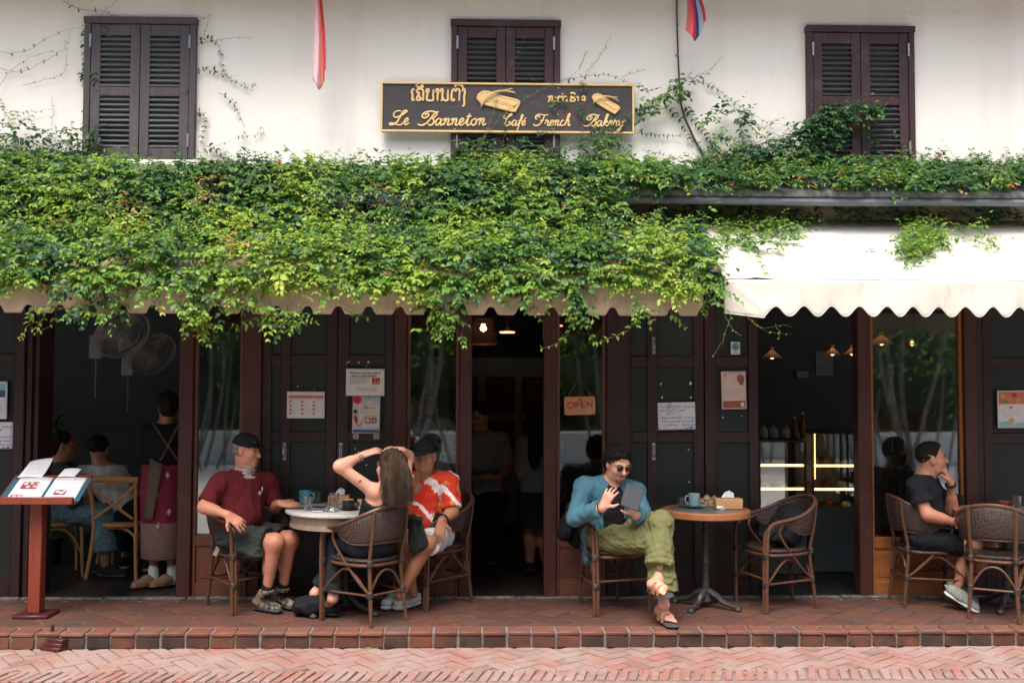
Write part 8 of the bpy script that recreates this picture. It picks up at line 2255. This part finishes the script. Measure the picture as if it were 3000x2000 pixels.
# ------------------------------------------------------------------ people inside, dim
HI = .0105
def seated(label, J, skin, hf, hu=(0, 0, 1), **kw):
    F = Fig(label, J, h=HI, skin=skin, **kw); F.torso(F.B); F.head(hf, hu); F.arm(F.B, 'L'); F.arm(F.B, 'R'); F.leg(F.B, 'L'); F.leg(F.B, 'R')
    return F
def hairball(F, m=None, back=0.0, long_=None):
    S = SDF(); q = F.q
    S.ell(q(0, -.022, .040), (.084, .100, .088), F.hx, .02)
    if back: S.ell(q(0, -.06, -.02), (.07, .055, .07), F.hx, .03)
    if long_ is not None: S.cap(q(0, -.05, 0), long_, .085, .06, .05)
    return S.mesh('hair', HI, m or M_hair, F.t, folds(.006, .04, 3), [(q(0, .050, .02), F.hx[1] - F.hx[2] * .5)])
ys = b0.location.y
cx_ = b0.location.x
J = dict(P=Vector((cx_ + .02, ys + .02, .54)), N=W(296, 1368, ys - .02), H=W(291, 1316, ys + .02), SL=W(244, 1386, ys), SR=W(346, 1392, ys), EL=W(236, 1470, ys + .05), WL=W(252, 1510, ys + .25), ER=W(366, 1480, ys + .05), WR=W(345, 1500, ys + .3), KL=Vector((cx_ - .12, ys + .44, .52)), KR=Vector((cx_ + .14, ys + .44, .52)), AL=Vector((cx_ - .10, ys + .30, .10)), AR=Vector((cx_ + .14, ys + .18, .10)))
F = seated('person in a white shirt seen from behind on a cross backed chair inside', J, M_skinC, (.1, .99, .0)); F.hand('L', (.2, .9, -.1), (0, 0, 1)); F.hand('R', (-.2, .9, -.1), (0, 0, 1)); F.body()
F.garment('white_shirt', cloth('dim_white', (0.46, 0.48, 0.50), (0.38, 0.40, 0.42), 20), lambda S: (F.torso(S, .022, .02), F.arm(S, 'L', .018, .95, w=.02), F.arm(S, 'R', .018, .95, w=.02)), folds(.008, .10, 71), [(VA(J['N']) + np.array((0, 0, .02)), (0, 0, 1)), (VA(J['P']) + np.array((0, 0, -.03)), (0, 0, -1))])
F.garment('trousers', M_bcloth, lambda S: (S.ell(VA(J['P']), (.18, .15, .12), F.ax, .03), F.leg(S, 'L', .014, 1.9), F.leg(S, 'R', .014, 1.9)))
for s_ in 'LR':
    a_ = VA(J['A' + s_]); F.shoe((a_[0], a_[1] - .06, .006), (a_[0], a_[1] + .20, .006), a_, M_shoe, M_wsole, .045)
hairball(F)
xs, y7 = b1.location.x, b1.location.y
J = dict(P=Vector((xs, y7, .54)), N=W(182, 1358, y7), H=W(186, 1304, y7), SL=W(165, 1378, y7 + .14), SR=W(195, 1385, y7 - .12), EL=W(200, 1450, y7 + .15), WL=W(250, 1450, y7 + .1), ER=W(215, 1470, y7 - .15), WR=W(262, 1470, y7 - .05), KL=Vector((xs + .44, y7 + .05, .53)), KR=Vector((xs + .44, y7 - .10, .52)), AL=Vector((xs + .36, y7 + .05, .10)), AR=Vector((xs + .46, y7 - .10, .10)))
F = seated('person in blue green patterned trousers sitting sideways inside the left opening', J, M_skinC, (.85, .3, -.1)); F.hand('L', (.9, .1, -.2), (0, 0, 1)); F.hand('R', (.9, .1, -.2), (0, 0, 1)); F.body()
F.garment('dark_top', cloth('dim_grey_top', (0.045, 0.05, 0.055)), lambda S: (F.torso(S, .02), F.arm(S, 'L', .016, 1.5), F.arm(S, 'R', .016, 1.5)), folds(.006, .1, 72), [(VA(J['N']) + np.array((0, 0, .02)), (0, 0, 1))])
vt = NT('patterned_trousers'); vn = vt.n('ShaderNodeTexVoronoi'); vn.inputs['Scale'].default_value = 90; vt.l(vt.pos('world'), vn.inputs['Vector']); vt.bsdf(vt.ramp(vn.outputs['Distance'], [(.25, (0.22, 0.26, 0.25)), (.5, (0.055, 0.13, 0.15))]), .9, .1)
F.garment('trousers', vt.m, lambda S: (S.ell(VA(J['P']), (.19, .16, .13), F.ax, .03), F.leg(S, 'L', .03, 1.72, w=.035), F.leg(S, 'R', .03, 1.72, w=.035)), folds(.008, .09, 73))
for s_ in 'LR':
    a_ = VA(J['A' + s_]); F.shoe((a_[0] - .06, a_[1], .006), (a_[0] + .19, a_[1] - .03, .006), a_, M_shoe, M_rub, 0)
hairball(F, back=1)
# waitress
yw = .46
zof = lambda v, y: W(480, v, y).z
J = dict(P=W(476, 1432, yw), N=W(486, 1246, yw), H=W(492, 1190, yw), SL=W(438, 1268, yw), SR=W(532, 1268, yw), EL=W(428, 1350, yw + .05), WL=W(450, 1405, yw + .20), ER=W(540, 1350, yw + .05), WR=W(520, 1400, yw + .2), KL=W(455, 1570, yw), KR=W(497, 1570, yw + .02), AL=W(450, 1678, yw), AR=W(504, 1676, yw + .03))
F = seated('woman in a dark red woven skirt and brown apron standing inside the left opening', J, M_skinC, (-.35, .93, 0), sc=.93); F.hand('L', (.5, .6, -.4), (0, .3, .9)); F.hand('R', (-.5, .6, -.4), (0, .3, .9)); F.body()
F.garment('black_top', M_bcloth, lambda S: (F.torso(S, .014), F.arm(S, 'L', .014, 1.3), F.arm(S, 'R', .014, 1.3)), None, [(VA(J['N']) + np.array((0, 0, .02)), (0, 0, 1))])
sk = thing_c = F.t
zs0, zs1, zs2 = zof(1633, yw), zof(1528, yw), zof(1360, yw)
def skirt_mat():
    t = NT('woven_skirt'); p = t.pos('world'); sx = t.n('ShaderNodeSeparateXYZ'); t.l(p, sx.inputs[0])
    band = t.math('LESS_THAN', sx.outputs[2], zs1)
    w = t.n('ShaderNodeTexWave'); w.bands_direction = 'Z'; w.inputs['Scale'].default_value = 14; w.inputs['Distortion'].default_value = 2.5; w.inputs['Detail Scale'].default_value = 9; t.l(p, w.inputs[0])
    bc = t.ramp(w.outputs[1], [(.2, (0.20, 0.11, 0.075)), (.5, (0.30, 0.20, 0.13)), (.8, (0.20, 0.12, 0.15))])
    t.bsdf(t.mix(band, t.ramp(t.noise(p, 30), [(.3, (0.16, 0.018, 0.038)), (.7, (0.20, 0.026, 0.048))]), bc), .85, .15)
    return t.m
skm = MB().lathe([(.150, zs0), (.158, zs0 + .01), (.165, zs1), (.175, (zs1 + zs2) / 2), (.165, zs2)], (J['P'].x + .0, yw, 0), 36)
skm.v = [(x, (y - yw) * .72 + yw, z) for x, y, z in skm.v]
sko = F.add('skirt', skm, skirt_mat(), thick=.004)
for (u, v) in ((492, 1392), (459, 1448), (496, 1500), (461, 1388), (464, 1542)):
    p = W(u, v, yw - .128); F.add('woven_diamond', MB().add([p + Vector((0, 0, .035)), p + Vector((.020, .004, 0)), p + Vector((0, 0, -.035)), p + Vector((-.020, 0, 0))], [(0, 1, 2, 3)]), MAT('diamond_thread', (0.42, 0.30, 0.33), None, 40, .9), thick=.004)
ap = MB(); c4 = [W(440, 1340, yw - .12), W(478, 1360, yw - .14), W(447, 1524, yw - .15), W(420, 1522, yw - .10)]
ap.grid(lambda s, f: mixv(mixv(c4[0], c4[1], s), mixv(c4[3], c4[2], s), f) + Vector((0, -.012 * math.sin(s * 3), 0)), 6, 10)
F.add('apron', ap, cloth('brown_apron', (0.115, 0.085, 0.055)), thick=.006)
for a_, b_ in (((448, 1238), (520, 1345)), ((525, 1240), (470, 1350))): F.add('apron_strap', MB().tube([W(*a_, yw - .105), W((a_[0] + b_[0]) / 2, (a_[1] + b_[1]) / 2, yw - .15), W(*b_, yw - .13)], .008, 6), cloth('brown_apron', (0, 0, 0)))
for s_, h_ in (('L', (470, 1704, 410, 1710)), ('R', (512, 1701, 478, 1712))):
    a_ = VA(J['A' + s_])
    F.garment('white_sock', cloth('white_sock', (0.60, 0.62, 0.60)), lambda S: S.cap((a_[0], a_[1], .05), a_ + np.array((0, 0, .045)), .045, .040, .02))
    d_ = Vector((-.6, -.6, 0)).normalized(); hp_ = Vector(a_) - d_ * .05; F.shoe((hp_.x, hp_.y, .004), (hp_.x + d_.x * .24, hp_.y + d_.y * .24, .004), a_, cloth('tan_shoe', (0.25, 0.17, 0.11)), M_strap, 0, toebox=.8)
hairball(F, back=1)
# man in the pale flowered shirt behind the glass
yf = .62
J = dict(P=W(1290, 1478, yf), N=W(1243, 1226, yf - .02), H=W(1216, 1172, yf - .06), SL=W(1208, 1252, yf - .10), SR=W(1300, 1250, yf + .08), EL=W(1190, 1340, yf - .1), WL=W(1170, 1400, yf - .1), ER=W(1336, 1352, yf + .02), WR=W(1345, 1440, yf - .02), KL=W(1275, 1600, yf), KR=W(1315, 1600, yf), AL=W(1275, 1690, yf), AR=W(1318, 1690, yf))
F = seated('man in a pale flowered shirt standing behind the glass left of the middle doorway', J, M_skinC, (-.85, .1, -.25)); F.hand('L', (-.2, 0, -1), (-1, 0, 0)); F.hand('R', (.1, 0, -1), (1, 0, 0)); F.body()
ft = NT('pale_floral_cloth'); v1 = ft.n('ShaderNodeTexVoronoi'); v1.inputs['Scale'].default_value = 17; ft.l(ft.pos('world'), v1.inputs['Vector'])
fc = ft.ramp(v1.outputs['Color'], [(0, (0.42, 0.18, 0.05)), (.3, (0.12, 0.22, 0.24)), (.5, (0.40, 0.40, 0.34)), (.72, (0.30, 0.07, 0.06)), (1, (0.42, 0.30, 0.16))])
ft.bsdf(ft.mix(ft.ramp(v1.outputs['Distance'], [(.32, (0, 0, 0)), (.5, (1, 1, 1))]), fc, (0.44, 0.47, 0.44)), .9, .1)
F.garment('flowered_shirt', ft.m, lambda S: (F.torso(S, .03, .03), F.arm(S, 'L', .024, .9, w=.03), F.arm(S, 'R', .024, .9, w=.03)), folds(.007, .12, 81), [(VA(J['N']) + np.array((0, 0, .03)), (0, 0, 1))])
F.garment('trousers', M_bcloth, lambda S: (S.ell(VA(J['P']), (.18, .15, .12), F.ax, .03), F.leg(S, 'L', .016, 1.95), F.leg(S, 'R', .016, 1.95)))
for s_ in 'LR':
    a_ = VA(J['A' + s_]); F.shoe((a_[0] + .06, a_[1], .006), (a_[0] - .18, a_[1], .006), a_, M_shoe, M_rub, .045)
hairball(F)
# waiter in the doorway
yd = 1.5
J = dict(P=W(1425, 1455, yd), N=W(1412, 1268, yd), H=W(1405, 1216, yd - .03), SL=W(1366, 1292, yd - .02), SR=W(1470, 1290, yd + .04), EL=W(1352, 1370, yd), WL=W(1385, 1400, yd - .2), ER=W(1492, 1366, yd), WR=W(1460, 1400, yd - .2), KL=W(1400, 1560, yd), KR=W(1446, 1560, yd), AL=W(1396, 1632, yd), AR=W(1450, 1632, yd))
F = seated('waiter in a pale shirt and dark apron in the shade of the middle doorway', J, M_skinC, (-.55, -.6, -.55), (-.1, -.4, .9)); F.hand('L', (.6, -.4, .2), (0, -.5, .8)); F.hand('R', (-.6, -.4, .2), (0, -.5, .8)); F.body(); F.face(brow=M_hair)
F.garment('pale_shirt', cloth('grey_shirt', (0.20, 0.21, 0.215)), lambda S: (F.torso(S, .022), F.arm(S, 'L', .02, 1.0, w=.02), F.arm(S, 'R', .024, 1.0, w=.03)), folds(.007, .1, 82), [(VA(J['N']) + np.array((0, 0, .015)), (0, 0, 1))])
P_, N_ = VA(J['P']), VA(J['N'])
F.garment('apron', M_bcloth, lambda S: (S.cap(P_ + (N_ - P_) * .62 + F.ax[1] * .10, P_ + F.ax[1] * .11, .13, .17, .04, flat=(F.ax[1], .35)), S.cap(P_ + F.ax[1] * .11, P_ + F.ax[1] * .09 + np.array((0, 0, -.35)), .17, .17, .04, flat=(F.ax[1], .35))))
F.garment('trousers', M_bcloth, lambda S: (S.ell(VA(J['P']), (.18, .15, .12), F.ax, .03), F.leg(S, 'L', .016, 1.95), F.leg(S, 'R', .016, 1.95)))
for s_ in 'LR':
    a_ = VA(J['A' + s_]); F.shoe((a_[0], a_[1] + .06, .006), (a_[0] - .04, a_[1] - .18, .006), a_, M_shoe, M_rub, .045)
hairball(F)
# long haired woman at the right of the doorway
yl = 1.05
J = dict(P=W(1572, 1470, yl), N=W(1578, 1280, yl), H=W(1576, 1228, yl), SL=W(1535, 1302, yl + .02), SR=W(1624, 1302, yl), EL=W(1530, 1380, yl), WL=W(1540, 1440, yl + .15), ER=W(1632, 1380, yl), WR=W(1620, 1440, yl + .15), KL=W(1555, 1580, yl), KR=W(1595, 1580, yl), AL=W(1553, 1660, yl), AR=W(1600, 1660, yl))
F = seated('woman with long black hair turned away at the right of the middle doorway', J, M_skinC, (.2, .95, 0), sc=.95); F.hand('L', (.1, .3, -.9), (0, 0, 1)); F.hand('R', (.1, .3, -.9), (0, 0, 1)); F.body()
F.garment('grey_blouse', cloth('dim_grey_blouse', (0.16, 0.17, 0.17)), lambda S: (F.torso(S, .02), F.arm(S, 'L', .018, 1.0, w=.02), F.arm(S, 'R', .018, 1.0, w=.02)), folds(.006, .1, 83), [(VA(J['N']) + np.array((0, 0, .015)), (0, 0, 1))])
skm = MB().lathe([(.19, .40), (.165, .70), (.15, J['P'].z + .08)], (J['P'].x, yl, 0), 30); F.add('skirt', skm, M_bcloth, thick=.004)
for s_ in 'LR':
    a_ = VA(J['A' + s_]); F.shoe((a_[0], a_[1] - .06, .006), (a_[0] + .02, a_[1] + .17, .006), a_, M_shoe, M_rub, 0)
hairball(F, long_=W(1566, 1385, yl - .12))
